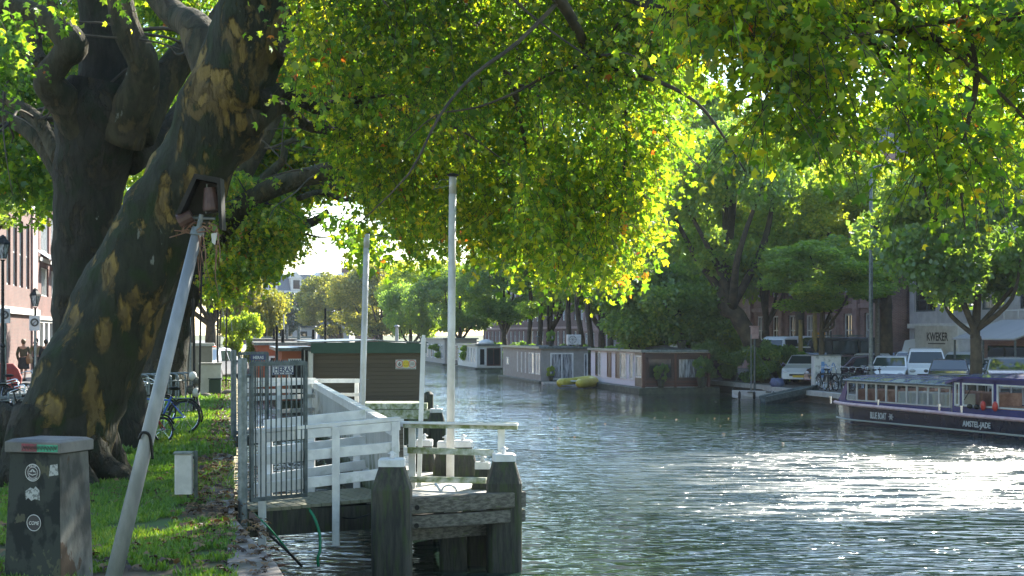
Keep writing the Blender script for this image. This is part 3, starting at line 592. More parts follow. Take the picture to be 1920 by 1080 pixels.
for q,(px_,D_,tp_,lw_,w3,m3,v3) in enumerate(((1180,98,230,600,230,'leaf_green',0),(1330,96,150,560,240,'leaf_lime',1),(1430,90,170,600,230,'leaf_green',2),(1590,92,200,540,250,'leaf_green',0),(1680,97,140,520,240,'leaf_lime',1),(1800,95,180,500,260,'leaf_green',2),(1880,90,160,520,250,'leaf_lime',0),(1260,86,330,640,200,'leaf_green',1))):
    tree(px_,px_+6,tp_,lw_,w3,D_,m3,['soft green tree high above the grey houseboat','lime tree crown left of the tall broad tree','deep green crown right behind the tall broad tree','green crown above the graffitied cabinet, behind the slim tree','lime crown above the white van, in the back row','green crown above the shop, in the back row','lime crown at the right edge, in the back row','mid green crown directly above the lilac houseboat'][q],v3,q*1.3,tr=.26,group=GR)
tree(1900,1905,190,420,260,78,'leaf_green','green tree at the right edge behind the awning kiosk',1,4.6,tr=.3,group=GR)
tree(1130,1128,400,610,210,104,'leaf_green','green tree behind the roof of the plain grey houseboat',0,.9,tr=.28,group=GR)
tree(1030,1030,410,620,190,112,'leaf_green','green tree behind the grey houseboat, left of its air conditioner',1,1.9,tr=.28,group=GR)
tree(945,945,450,625,190,124,'leaf_dark','dark green tree behind the white houseboat',0,2.9,tr=.3,group=GR)
for q,(px,D) in enumerate(((1088,100),(1105,97),(1142,94),(1064,103),(1010,110),(990,113))):
    rt = thing('bank_tree', ['young leaning tree trunk with ivy behind the air conditioner on the grey houseboat','thin straight trunk just right of the air conditioner','thicker dark trunk above the lilac houseboat roof','paired thin trunk left of the air conditioner','slender trunk behind the grey houseboat roof','slender trunk at the left end of the grey houseboat roof'][q],'tree',(P(px,0,D).x,D,RZ),0,GR)
    h = 6.5; MB().tube(spline([(0,0,-.3),(.1,0,2),(-.25+.1*q,0,4.5),(.1,0,h)],5), lerp_list([.26,.2,.17,.12],5), 8, rough=.15, seed=q).build('trunk', M['bark_far'], rt, smooth=True)
    c = bpy.data.objects.new('crown', CR[2][0]); COL.objects.link(c); c.parent = rt; c.location = (0,0,h+2.0); c.scale = (.55,.55,.7); c.rotation_euler = (0,0,q)
    c.material_slots[0].link = 'OBJECT'; c.material_slots[0].material = M['leaf_dark' if q%2 else 'leaf_green']
tree(862,862,480,640,180,140,'leaf_dark','dark green tree behind the tall white flagpole',0,5,tr=.3,group=G2)
tree(800,800,470,645,170,165,'leaf_lime','yellow-green tree between the square post and the tall flagpole',0,5.5,tr=.3,group=G2)
tree(715,715,470,648,200,185,'leaf_gold','golden tree right of the shorter flagpole',0,.3,tr=.35,group=G2)
tree(632,640,490,650,170,205,'leaf_gold','golden tree left of the shorter flagpole, below the dormered roofs',1,.8,tr=.35,group=G2)
tree(770,770,520,648,120,150,'leaf_green','smaller green tree above the brown boathouse roof',2,1.2,tr=.3,group=G2)
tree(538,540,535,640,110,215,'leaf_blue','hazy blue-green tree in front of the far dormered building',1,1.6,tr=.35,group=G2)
tree(470,470,500,660,130,110,'leaf_gold','pale sunlit bush-like tree above the far steel gate',2,2.2,tr=.15,gz=0,group=G2)
tree(452,452,575,690,90,75,'leaf_lime','bright low shrub beside the parked silver car',3,1,tr=0,gz=0,name='shrub',cat='shrub')
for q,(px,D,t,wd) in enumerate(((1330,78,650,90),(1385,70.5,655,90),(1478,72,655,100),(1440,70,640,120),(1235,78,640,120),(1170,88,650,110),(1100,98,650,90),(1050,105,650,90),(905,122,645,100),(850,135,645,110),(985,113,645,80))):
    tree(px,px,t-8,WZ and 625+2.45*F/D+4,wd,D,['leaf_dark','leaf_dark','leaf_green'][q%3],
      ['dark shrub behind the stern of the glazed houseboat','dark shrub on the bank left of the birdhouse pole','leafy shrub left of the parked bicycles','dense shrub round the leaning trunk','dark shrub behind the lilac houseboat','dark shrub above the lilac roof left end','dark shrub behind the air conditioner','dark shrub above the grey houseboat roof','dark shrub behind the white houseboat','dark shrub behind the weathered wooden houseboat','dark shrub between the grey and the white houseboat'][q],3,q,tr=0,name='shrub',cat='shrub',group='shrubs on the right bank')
# far left trees along the left quay behind T3
for q,(px,D,m_) in enumerate(((350,70,'leaf_green'),(395,92,'leaf_lime'),(60,95,'leaf_green'),(-60,60,'leaf_green'))):
    tree(px-10,px,[380,430,330,200][q],[590,600,520,470][q],[220,160,260,300][q],D,m_,['plane tree with a sunlit trunk beyond the arching tree','furthest tree on the left lawn by the grey kiosk','tree in front of the far end of the brick building','tree crown at the left edge before the brick building'][q],q%3,q,gz=0,tr=.4,group='trees along the left street')
# ---------------------------------------------------------------- buildings
def wall_holes(mb, y0, y1, z0, z1, holes, X=0, d=.18):
    ys = sorted({y0,y1,*[h[0] for h in holes],*[h[1] for h in holes]}); zs = sorted({z0,z1,*[h[2] for h in holes],*[h[3] for h in holes]})
    for a,c in zip(ys[:-1],ys[1:]):
        for e,f in zip(zs[:-1],zs[1:]):
            if any(h[0]<=a and c<=h[1] and h[2]<=e and f<=h[3] for h in holes): continue
            mb.add([(X,a,e),(X,c,e),(X,c,f),(X,a,f)],[(0,1,2,3)])
    for a,c,e,f in holes:
        mb.add([(X,a,e),(X,c,e),(X,c,f),(X,a,f),(X+d,a,e),(X+d,c,e),(X+d,c,f),(X+d,a,f)],[(0,1,5,4),(1,2,6,5),(2,3,7,6),(3,0,4,7)])
def window_part(parent, y0,y1,z0,z1, X, fm, gm, s=1, bars=(1,1), fw=.07, dep=.1):
    """frame > pane, set into an opening of a wall facing -X (s=1) or +X (s=-1)"""
    mb = MB(); x0, x1 = sorted((X+s*(dep-.05), X+s*dep+s*.02))
    for a,c,e,f in ((y0,y1,z0,z0+fw),(y0,y1,z1-fw,z1),(y0,y0+fw,z0+fw,z1-fw),(y1-fw,y1,z0+fw,z1-fw)): mb.box(x0,x1,a,c,e,f)
    for i in range(1,bars[0]+1): yy = y0+(y1-y0)*i/(bars[0]+1); mb.box(x0+.004,x1-.004,yy-fw*.35,yy+fw*.35,z0+fw,z1-fw)
    for i in range(1,bars[1]+1): zz = z0+(z1-z0)*i/(bars[1]+1); mb.box(x0+.006,x1-.006,y0+fw,y1-fw,zz-fw*.35,zz+fw*.35)
    w_ = mb.build('window', fm, parent)
    pm = MB(); xp = X+s*dep; pm.box(min(xp,xp+s*.012),max(xp,xp+s*.012),y0+.01,y1-.01,z0+.01,z1-.01); pm.build('pane', gm, w_); return w_
M['brick_red'] = brick('red_brick', (.14,.045,.034), (.10,.032,.025), (.13,.10,.09)); M['brick_dark'] = brick('dark_red_brick', (.15,.06,.05), (.10,.045,.04), (.14,.12,.1))
M['brick_pink'] = brick('faded_pink_brick', (.27,.15,.135), (.20,.11,.10), (.32,.27,.25))
M['stucco'] = pmat('pale_stucco', (.5,.49,.46), (.6,.59,.56), 3, .8, .1, 20); M['stucco_grey'] = pmat('grey_stucco', (.36,.35,.36), (.45,.44,.45), 2, .8, .1, 20)
M['slate'] = pmat('roof_slate', (.10,.11,.13), (.16,.17,.19), 8, .6, .2, 20); M['awning'] = pmat('striped_awning_cloth', (.55,.58,.6), (.66,.69,.7), 5, .8)
M['pink_stone'] = pmat('pinkish_stone', (.24,.155,.15), (.33,.23,.215), 3, .8, .15, 20); M['dark_in'] = pmat('dark_interior', (.02,.025,.025), (.04,.045,.045), 2, .7)
# left brick building along the street: local Y runs along the canal, wall faces +X
bl = thing('brick_building','red brick building with white awnings and pale ground-floor columns on the left street','building',K(-10.6,50,0),CA)
mb = MB(); holes = []
ub = [(25+4.5*i,25+4.5*i+3.6,6.6,8.9) for i in range(9)]; lb = [(25+4.5*i+.2,25+4.5*i+3.4,4.1,5.7) for i in range(9)]; up2 = [(25+4.5*i,25+4.5*i+3.4,10.5,12.4) for i in range(9)]
wall_holes(mb,24,68,2.95,15,ub+lb+up2,0,-.18); mb.box(-12,-.2,24.01,68,2.95,15); mb.build('wall', M['brick_red'], bl)
mb = MB(); wall_holes(mb,24,68,0,2.75,[(24.6+2.2*i,24.6+2.2*i+1.5,.15,2.6) for i in range(19)],.0,-.35); mb.build('ground_floor', M['stucco'], bl)
mb = MB(); mb.box(-.1,.14,24,68,2.75,2.95); mb.box(-.1,.2,24,68,9.6,9.85); mb.box(-.1,.12,24,68,6.0,6.2); mb.build('string_course', M['stucco'], bl)
for i in range(9):
    window_part(bl,*ub[i],0,M['white'],M['glass'],-1,(7,0),.09,.15); window_part(bl,*lb[i],0,M['white'],M['glass'],-1,(7,0),.07,.15); window_part(bl,*up2[i],0,M['white'],M['glass'],-1,(5,1),.09,.15)
    mb = MB(); a,c = ub[i][0]-.1, ub[i][1]+.1; mb.add([(.05,a,6.55),(.05,c,6.55),(1.15,c,5.85),(1.15,a,5.85),(.05,a,6.50),(.05,c,6.50),(1.15,c,5.80),(1.15,a,5.80)],[(0,1,2,3),(7,6,5,4),(0,4,5,1),(2,6,7,3),(0,3,7,4),(1,2,6,5)]); mb.build('awning', M['awning'], bl)
for i in range(19): MB().box(-.34,-.3,24.6+2.2*i,26.1+2.2*i,.15,2.6).build('shop_window', M['glass'], bl)
bl2 = thing('brick_building','dark brick house with arched salmon front at the left edge of the picture','building',K(-10.1,50,0),CA)
mb = MB(); hs = [(18,19.2,4.2,7.4),(20.2,21.4,4.2,7.4),(14,15.2,4.2,7.4),(16,17.2,4.2,7.4),(18,19.2,9,11.5),(20.2,21.4,9,11.5)]
wall_holes(mb,4,23.9,0,15,hs,0,-.2); mb.box(-8,-.25,4,23.95,0,15); mb.build('wall', M['brick_dark'], bl2)
for h in hs: window_part(bl2,*h,0,M['white'],M['glass'],-1,(0,1),.09,.16)
mb = MB(); mb.box(-.05,.2,4,23.9,2.9,3.2); mb.box(-.05,.2,4,23.9,8.2,8.5); mb.build('cornice', M['stucco'], bl2)
mb = MB(); mb.box(.0,.10,21.9,23.85,.01,14.9); mb.build('corner_pier', M['pink_stone'], bl2)
# right-hand row; wall faces -X
def facade(name,label,cat,v,y0,y1,h,wm_,fl,bay,ww,fm,z0=RZ,pil=None,base=None,roof=True,gm=None,wh=.62):
    rt = thing(name,label,cat,K(v,y0,z0),CA,'buildings along the right street'); L_ = (y1-y0)/math.cos(CA); hs = []
    nb = int(L_/bay); fh = h/fl
    for f in range(fl):
        for i in range(nb):
            c0 = (i+.5)*L_/nb; hs.append((c0-ww/2,c0+ww/2,f*fh+fh*(1-wh)*.55,f*fh+fh*(1-wh)*.55+fh*wh))
    mb = MB(); wall_holes(mb,0,L_,0,h,hs,0,.22); mb.box(.26,10,.02,L_-.02,0,h-.02); mb.build('wall', wm_, rt)
    for q,hh in enumerate(hs): window_part(rt,*hh,0,fm,gm or (M['glass'] if q%3 else M['curtain']),1,(1,2),.1,.16)
    mb = MB()
    for f in range(1,fl+1): mb.box(-.14,.0,0,L_,f*fh-.28,f*fh-.02)
    mb.box(-.08,.0,0,L_,0,.7); mb.build('cornices', base or M['pink_stone'], rt)
    if pil:
        mb = MB()
        for i in range(nb+1):
            c0 = min(max(i*L_/nb,.3),L_-.3); mb.box(-.22,0,c0-.28,c0+.28,.72,h-.3)
        mb.build('pilasters', pil, rt)
    if roof:
        mb = MB(); mb.add([(-.2,0,h),(-.2,L_,h),(2.2,L_,h+2.8),(2.2,0,h+2.8),(10,0,h+2.8),(10,L_,h+2.8),(10,0,h),(10,L_,h)],[(0,1,2,3),(3,2,5,4),(0,3,4,6),(1,7,5,2),(0,6,7,1)]); mb.build('roof', M['slate'], rt)
    return rt
facade('brick_building','long pinkish brick building with tall white windows and pilasters behind the dark van','building',36,79,104,12.5,M['brick_pink'],3,2.6,1.15,M['white'],pil=M['pink_stone'],wh=.7)
facade('town_house','grey-fronted house seen between the trunks above the grey houseboat','building',37,104.3,122,12,M['stucco_grey'],3,2.4,1.2,M['white'])
facade('town_house','further brick house glimpsed left of the grey-fronted house','building',37,122.4,150,12,M['brick_pink'],4,2.6,1.2,M['white'])
facade('town_house','distant dark brick row beyond the houseboats','building',38,150.4,215,13,M['brick_dark'],4,2.8,1.2,M['white'])
sh = facade('shop_building','modern pale shop building with a dark glazed front behind the cars','building',37.5,58,78.7,9,M['stucco_grey'],3,3.2,2.4,M['galv_dark'],roof=False,base=M['stucco'])
facade('town_house','white-framed house at the far right behind the awning kiosk','building',38.2,40,57.8,12,M['brick_pink'],4,2.6,1.4,M['white'])
# far dormered building
fb = thing('apartment_building','hazy far apartment building with slate mansard roof and white dormers','building',P(575,0,255)+Vector((0,0,-P(575,0,255).z)),.5)
mb = MB(); mb.box(-9,14,0,12,0,9.2); mb.build('wall', M['brick_red'], fb)
mb = MB(); mb.prism([(-9.3,-.3),(14.3,-.3),(14.3,12.3),(-9.3,12.3)],9.2,9.6); mb.build('cornice', M['stucco'], fb)
mb = MB(); mb.add([(-9,0,9.6),(14,0,9.6),(14,12,9.6),(-9,12,9.6),(-8,1.4,12.6),(13,1.4,12.6),(13,10.6,12.6),(-8,10.6,12.6)],[(0,1,5,4),(1,2,6,5),(2,3,7,6),(3,0,4,7),(4,5,6,7)]); mb.build('roof', M['slate'], fb)
for i in range(5):
    x = -6.5+4.5*i; mb = MB(); mb.box(x-1,x+1,-.15,1.6,9.65,11.8); mb.add([(x-1.2,-.3,11.8),(x+1.2,-.3,11.8),(x,-.3,13),(x-1.2,2.2,11.8),(x+1.2,2.2,11.8),(x,2.2,13)],[(0,1,2),(5,4,3),(0,2,5,3),(1,4,5,2),(0,3,4,1)]); dmr = mb.build('dormer', M['stucco'], fb)
    MB().box(x-.6,x+.6,-.22,-.155,9.95,11.5).build('dormer_window', M['glass'], dmr)
for i in range(8):
    for j in range(3): MB().box(-8+2.8*i,-6.9+2.8*i,-.06,.0,1+2.8*j,2.9+2.8*j).build('window', M['glass'], fb)
for x in (-4,9): mb = MB(); mb.box(x,x+1.2,5,6,12.5,14.2); mb.build('chimney', M['brick_dark'], fb)
for q,(px,D,h,wd,m_) in enumerate(((585,230,3.6,9,'brick_red'),(615,232,4.3,7,'stucco'),(545,225,3.2,8,'stucco_grey'))):
    hb = thing('canal_house',['tiny pink-red gabled house far off beyond the boathouse roof','tiny white-fronted house far off left of the shorter flagpole','tiny grey house far off under the hazy blue tree'][q],'house',(P(px,0,D).x,D,-.3))
    mb = MB(); mb.box(-wd/2,wd/2,0,8,0,h); mb.build('wall', M[m_], hb)
    mb = MB(); mb.add([(-wd/2-.3,-.3,h),(wd/2+.3,-.3,h),(0,-.3,h+1.9),(-wd/2-.3,8.3,h),(wd/2+.3,8.3,h),(0,8.3,h+1.9)],[(0,1,2),(5,4,3),(0,2,5,3),(1,4,5,2),(0,3,4,1)]); mb.build('roof', M['slate'], hb)
    for i in range(3): MB().box(-wd/2+.8+i*wd/3.4,-wd/2+1.9+i*wd/3.4,-.05,0,1,2.6).build('window', M['glass'], hb)
# ---------------------------------------------------------------- houseboats on the right
M['hb_grey'] = pmat('grey_render', (.24,.23,.21), (.29,.28,.26), 3, .8, .15, 40); M['hb_white'] = boards('white_boards',(.55,.55,.5),(.66,.66,.62),.18)
M['hb_lilac'] = boards('lilac_boards',(.56,.54,.60),(.66,.64,.70),.17); M['hb_wood'] = boards('silvery_boards',(.20,.20,.19),(.34,.34,.33),.2,'Y')
M['hb_brown'] = boards('brown_siding',(.055,.042,.028),(.105,.082,.052),.145,depth=.02); M['hb_red'] = pmat('dark_red_paint', (.03,.014,.011), (.05,.02,.015), 4, .5)
M['roof_felt'] = pmat('roof_felt', (.06,.065,.065), (.12,.125,.12), 3, .8, .3, 20, col3=(.07,.09,.03), s3=1, w3=(.5,.7)); M['hull'] = pmat('mossy_dark_hull', (.03,.035,.025), (.075,.085,.05), 4, .7, .4, 14)
M['fascia_green'] = pmat('dark_green_fascia', (.012,.06,.045), (.02,.075,.055), 4, .5); M['frame_red'] = pmat('red_brown_frame', (.065,.02,.013), (.085,.028,.018), 5, .5); M['yellow_pvc'] = pmat('yellow_rubber', (.42,.36,.03), (.5,.45,.08), 4, .45)
def side_win(rt,y0,y1,z0,z1,fm,gm,bars=(0,0),fw=.07):
    mb = MB(); 
    for a,c,e,f in ((y0,y1,z0,z0+fw),(y0,y1,z1-fw,z1),(y0,y0+fw,z0+fw,z1-fw),(y1-fw,y1,z0+fw,z1-fw)): mb.box(-.04,.0,a,c,e,f)
    for i in range(1,bars[0]+1): yy = y0+(y1-y0)*i/(bars[0]+1); mb.box(-.037,0,yy-fw*.35,yy+fw*.35,z0+fw,z1-fw)
    w_ = mb.build('window', fm, rt); MB().box(-.014,-.002,y0+.02,y1-.02,z0+.02,z1-.02).build('pane', gm, w_)
def end_win(rt,x0,x1,z0,z1,fm,gm,bars=0,fw=.09,name='window'):
    mb = MB()
    for a,c,e,f in ((x0,x1,z0,z0+fw),(x0,x1,z1-fw,z1),(x0,x0+fw,z0+fw,z1-fw),(x1-fw,x1,z0+fw,z1-fw)): mb.box(a,c,-.045,0,e,f)
    for i in range(1,bars+1): xx = x0+(x1-x0)*i/(bars+1); mb.box(xx-fw*.4,xx+fw*.4,-.042,0,z0+fw,z1-fw)
    w_ = mb.build(name, fm, rt); MB().box(x0+.02,x1-.02,-.014,-.002,z0+.02,z1-.02).build('pane', gm, w_); return w_
def houseboat(label, v, y0, L_, W, h, wm_, hull_h=.35, roof_over=.12, rz=CA, name='houseboat', roof_m='roof_felt', hull_out=.25):
    rt = thing(name,label,'houseboat',K(v,y0,WZ),rz,'houseboats moored along the canal')
    mb = MB(); mb.cbox(-hull_out,W+hull_out,-.5,L_+.4,-.5,hull_h,.04); mb.build('hull', M['hull'], rt)
    mb = MB(); mb.box(0,W,0,L_,hull_h,h); mb.build('wall', wm_, rt)
    mb = MB(); mb.box(-roof_over,W+roof_over,-roof_over,L_+roof_over,h,h+.1); mb.build('roof', M[roof_m], rt)
    mb = MB(); o_ = roof_over+.02
    for a,c in (((-o_,-o_,h+.06),(W+o_,-o_,h+.06)),((-o_,-o_,h+.06),(-o_,L_+o_,h+.06))): mb.bar(a,c,.05,.13)
    mb.build('roof_trim', M['galv'], rt)
    return rt
# lilac and dark-red boat
hbp = houseboat('lilac boarded houseboat with a dark-red glazed end, nearest on the right bank',20.15,69.6,10.4,3.4,2.02,M['hb_lilac'],.3,hull_out=.35)
MB().box(-.012,3.412,-.012,1.5,.32,1.98).build('glazed_end_wall', M['hb_red'], hbp)
for y0,y1,fm,gm in ((1.75,2.5,'white','curtain'),(3.05,4.2,'white','curtain'),(4.22,5.1,'frame_red','frame_red'),(6.0,6.8,'frame_red','frame_red'),(8.2,8.7,'white','curtain'),(8.72,9.3,'frame_red','glass')): side_win(hbp,y0,y1,.62,1.95,M[fm],M[gm],(1,0) if y1-y0>1.2 else (0,0))
side_win(hbp,.2,1.3,.75,1.85,M['white'],M['curtain'])
end_win(hbp,.2,1.5,.7,1.75,M['hb_red'],M['glass'],0,.08); end_win(hbp,1.72,3.1,.7,1.75,M['hb_red'],M['curtain'],0,.08)
mb = MB(); mb.box(-.1,.06,-.1,.06,.3,2.1); mb.box(1.55,1.67,-.06,-.015,.3,1.95); mb.box(3.25,3.4,-.08,-.015,.3,1.95); mb.build('corner_posts', M['frame_red'], hbp)
mb = MB(); mb.box(.1,3.2,-.07,-.015,.52,.62); mb.box(.1,3.2,-.07,-.015,.35,.42); mb.build('rail', M['frame_red'], hbp)
mb = MB(); mb.lathe([(.55,0),(.5,.1),(.38,.2),(.2,.27),(.02,.3)],(2.4,2.2,2.14),14); mb.build('skylight_dome', M['white'], hbp, smooth=True)
mb = MB(); mb.add([(.9,1,2.13),(3.3,1,2.13),(3.3,5,2.13),(.9,5,2.13),(2.0,2.5,2.36),(2.2,3.5,2.36)],[(0,1,4),(1,2,5,4),(2,3,5),(3,0,4,5)]); mb.build('roof_hatch', M['roof_felt'], hbp)
# plain grey boat
hbg = houseboat('plain grey flat-roofed houseboat with a white double door, between the lilac and the white boats',18.2,83.7,12,2.85,2.05,M['hb_grey'],.15)
end_win(hbg,.55,1.95,.22,1.8,M['white'],M['curtain'],1,.08,'double_door'); end_win(hbg,2.6,2.82,.2,1.75,M['white'],M['curtain'],0,.04)
for y0,w_ in ((.25,.55),(.95,.5),(1.9,.8),(3.0,.4),(4.3,.22),(5.5,.22),(6.8,.22),(9.9,.8)):
    side_win(hbg,y0,y0+w_,.5 if w_ != .8 or y0<5 else .9,1.78 if w_ != .8 or y0<5 else 1.4,M['white'],M['curtain'])
MB().box(-.1,2.9,-1.0,-.52,-.2,.12).build('landing_step', M['deck'], hbg)
mb = MB(); mb.box(0,.85,0,.32,.08,.68)
ac = thing('air_conditioner','white air conditioner unit on the grey houseboat roof','air conditioner',K(20.2,85.6,WZ+2.19),CA); mb.build('casing', M['white'], ac, bevel=.02)
mb = MB(); mb.torus((.32,-.012,.38),(0,1,0),.22,.012,20,5); [mb.bar((.32-.22*math.cos(a),-.012,.38-.22*math.sin(a)),(.32+.22*math.cos(a),-.012,.38+.22*math.sin(a)),.008,.008) for a in (0,.8,1.57,2.35)]; mb.build('fan_grille', M['black'], ac)
mb = MB(); mb.box(.05,.15,.02,.3,0,.08); mb.box(.7,.8,.02,.3,0,.08); mb.build('feet', M['galv'], ac)
# things standing on the houseboats
def pot_plant(loc, s_, mat, lab):
    rt = thing('potted_plant',lab,'plant',loc,0,'potted plants on the houseboats'); MB().lathe([(.10*s_,0),(.15*s_,.26*s_),(.17*s_,.30*s_)],(0,0,0),10).build('pot', M['wood_dark'], rt)
    c = bpy.data.objects.new('leaves', CR[3][0]); COL.objects.link(c); c.parent = rt; c.scale = (.16*s_,.16*s_,.26*s_); c.location = (0,0,.55*s_); c.rotation_euler = (0,0,loc[0]); c.material_slots[0].link = 'OBJECT'; c.material_slots[0].material = M[mat]
for q,(v_,y_,z_,s_,m_,lab) in enumerate(((20.9,69.25,.32,1.3,'leaf_green','potted plant at the left corner of the dark glazed end'),(22.9,69.3,.32,1.7,'leaf_dark','larger potted plant at the right corner of the dark glazed end'),(22.6,71.5,2.13,1.6,'leaf_green','plant tub on the roof right of the skylight dome'),(20.6,73.5,2.13,1.0,'leaf_lime','small pale plant on the lilac roof edge'),(19.3,86,2.16,1.1,'leaf_green','small plant on the grey houseboat roof left of the air conditioner'),(18.7,83.35,.16,1.0,'leaf_lime','small plant beside the white double door'))):
    pot_plant(K(v_,y_,WZ+z_),s_,m_,lab)
for q,(v_,y_,h_,lab) in enumerate(((21.6,76,.7,'short flue on the lilac houseboat roof'),(19.0,88.5,.55,'short flue near the front of the grey houseboat roof'),(20.3,90,.8,'taller flue further back on the grey houseboat roof'))):
    o = thing('roof_flue',lab,'flue',K(v_,y_,WZ+2.13),0,'flues on the houseboat roofs'); MB().tube([(0,0,0),(0,0,h_)],.07,10).build('pipe', M['galv'], o); MB().lathe([(.13,h_+.02),(.13,h_+.06),(.03,h_+.12)],(0,0,0),10).build('cowl', M['galv_dark'], o)
iv = thing('climbing_plant','leafy creeper hanging over the right end of the glazed houseboat roof','plant',K(23.6,70.6,WZ+1.2),0)
c = bpy.data.objects.new('leaves', CR[3][0]); COL.objects.link(c); c.parent = iv; c.scale = (.42,.5,.75); c.location = (0,0,.5); c.material_slots[0].link = 'OBJECT'; c.material_slots[0].material = M['leaf_dark']
MB().tube(spline([(0,0,-.9),(.1,0,0),(-.05,0,.9)],4),.04,6).build('stem', M['bark_far'], iv)
# white boat and silvery wooden boat
hbw = houseboat('small white houseboat with a glazed porch, left of the grey one',20.0,116,10,2.1,1.95,M['hb_white'],.15)
for y0,w_ in ((1,.6),(2.4,.6),(4,.5),(7,.5),(9.5,.5)): side_win(hbw,y0,y0+w_,.5,1.8,M['white'],M['glass'])
end_win(hbw,.15,.7,.3,1.75,M['white'],M['glass'],0); end_win(hbw,.8,1.95,.3,1.75,M['frame_red'],M['glass'],1)
mb = MB(); mb.lathe([(.7,0),(.6,.2),(.3,.36),(.02,.4)],(1.2,2.5,2.06),14); mb.build('skylight_dome', M['white'], hbw, smooth=True)
hbs = houseboat('weathered silvery wooden houseboat left of the white one, partly behind the square post',19.6,131,16,3,2.4,M['hb_wood'],.15)
for y0 in (1,3,5.5,8,11,13): side_win(hbs,y0,y0+1,.6,1.9,M['white'],M['curtain' if int(y0)%2 else 'glass'])
end_win(hbs,.5,1.6,.5,1.9,M['white'],M['glass'],1); end_win(hbs,1.9,2.8,.5,1.9,M['white'],M['curtain'],1)
# ---------------------------------------------------------------- boats on the left side
M['red_wood'] = boards('orange_red_boards',(.30,.08,.035),(.36,.11,.05),.16,'X')
D = 50; bx0 = P(588,0,D).x; bh = thing('boathouse','brown board-clad floating boathouse with a green fascia, behind the white plank fence','boathouse',(bx0,D,WZ),CA)
Wb = (795-588)/F*D
mb = MB(); mb.cbox(-.15,Wb+.15,-.15,12,-.4,.18,.03); mb.build('float', M['hull'], bh)
mb = MB(); mb.box(0,Wb,0,12,.18,2.25); mb.build('wall', M['hb_brown'], bh)
mb = MB(); mb.add([(-.1,-.12,2.25),(Wb+.1,-.12,2.25),(Wb+.1,-.12,2.58),(Wb*.55,-.12,2.66),(-.1,-.12,2.60),(-.1,-.02,2.25),(Wb+.1,-.02,2.25),(Wb+.1,-.02,2.58),(Wb*.55,-.02,2.66),(-.1,-.02,2.60)],[(0,1,2,3,4),(9,8,7,6,5),(0,5,6,1),(1,6,7,2),(2,7,8,3),(3,8,9,4),(4,9,5,0)]); mb.build('fascia', M['fascia_green'], bh)
mb = MB(); mb.add([(-.16,-.16,2.62),(Wb*.55,-.16,2.68),(Wb+.16,-.16,2.60),(Wb+.16,12.1,2.60),(Wb*.55,12.1,2.68),(-.16,12.1,2.62),(-.16,-.16,2.66),(Wb*.55,-.16,2.72),(Wb+.16,-.16,2.64),(Wb+.16,12.1,2.64),(Wb*.55,12.1,2.72),(-.16,12.1,2.66)],[(0,1,2,3,4,5),(11,10,9,8,7,6),(0,6,7,1),(1,7,8,2),(2,8,9,3),(3,9,10,4),(4,10,11,5),(5,11,6,0)]); mb.build('roof', M['galv'], bh)
mb = MB()
for y in (-.1,2.2,4.5,6.8): MB().box(-.16,-.03,y,y+.14,.2,2.3).build('side_post', M['stucco'], bh)
mb = MB(); mb.tube([(-.22,.6,2.35),(-.22,.6,.3)],.05,8); mb.tube([(-.22,3.4,2.35),(-.22,3.4,.3)],.05,8); mb.build('downpipes', M['black'], bh)
sg = MB(); sx = (742-588)/F*D; sx2 = (781-588)/F*D; szt = (P(0,675,D).z-WZ); szb = P(0,693,D).z-WZ
sg.box(sx,sx2,-.03,-.002,szb,szt); sgo = sg.build('sign', M['metal_white'], bh)
M['yellow'] = pmat('yellow_print', (.65,.5,.03), None, rough=.5); M['red_print'] = pmat('red_print', (.5,.06,.05), None, rough=.5); M['dark_print'] = pmat('black_print', (.03,.03,.03), None, rough=.5)
zc_ = (szt+szb)/2+.02; r_ = .125
for k,xx in enumerate((sx+.14,(sx+sx2)/2,sx2-.14)):
    if k == 1:
        MB().disc((xx,-.034,zc_),(0,1,0),r_+.01,.004,24).build('smiley_face', M['yellow'], sgo)
        mb = MB(); mb.disc((xx-.04,-.038,zc_+.035),(0,1,0),.014,.004,8); mb.disc((xx+.04,-.038,zc_+.035),(0,1,0),.014,.004,8)
        mb.tube([(xx+.07*math.cos(a),-.038,zc_-.01+.07*math.sin(a)) for a in np.linspace(R(205),R(335),8)],.006,5); mb.build('smile', M['dark_print'], sgo)
    else: MB().torus((xx,-.034,zc_),(0,1,0),r_,.012,26,5).build('ring', M['red_print'], sgo)
textmesh('digit','6',.19,M['dark_print'],sgo,(sx+.14,-.036,zc_-.065),(R(90),0,0),bold=.004)
mb = MB(); xx = sx2-.14
for dz in (-.035,0,.035): mb.box(xx-.075,xx+.075,-.036,-.031,zc_+dz-.006,zc_+dz+.006)
mb.box(sx+.03,sx2-.03,-.036,-.031,szb+.015,szb+.03); mb.build('small_print', M['dark_print'], sgo)
# mooring beams before the boathouse
mo = thing('mooring_platform','mossy timber mooring platform in front of the brown boathouse','platform',P(748,760,38)*1)
mo.location.z = 0
mb = MB(); mb.box(-1.0,.75,0,1.2,-.02,.13); mb.box(-1.0,.85,-.12,-.01,-.28,-.04); mb.build('beams', M['white_mossy'], mo)
for x in (-.8,.1,.62): MB().tube([(x,.5,-1.4),(x,.5,-.03)],.15,9).build('pile', M['wood_dark'], mo)
MB().tube([(.75,.6,-1.4),(.75,.6,.35),(.75,.6,.42)],[.14,.14,.06],10).build('tall_pile', M['wood_dark'], mo)
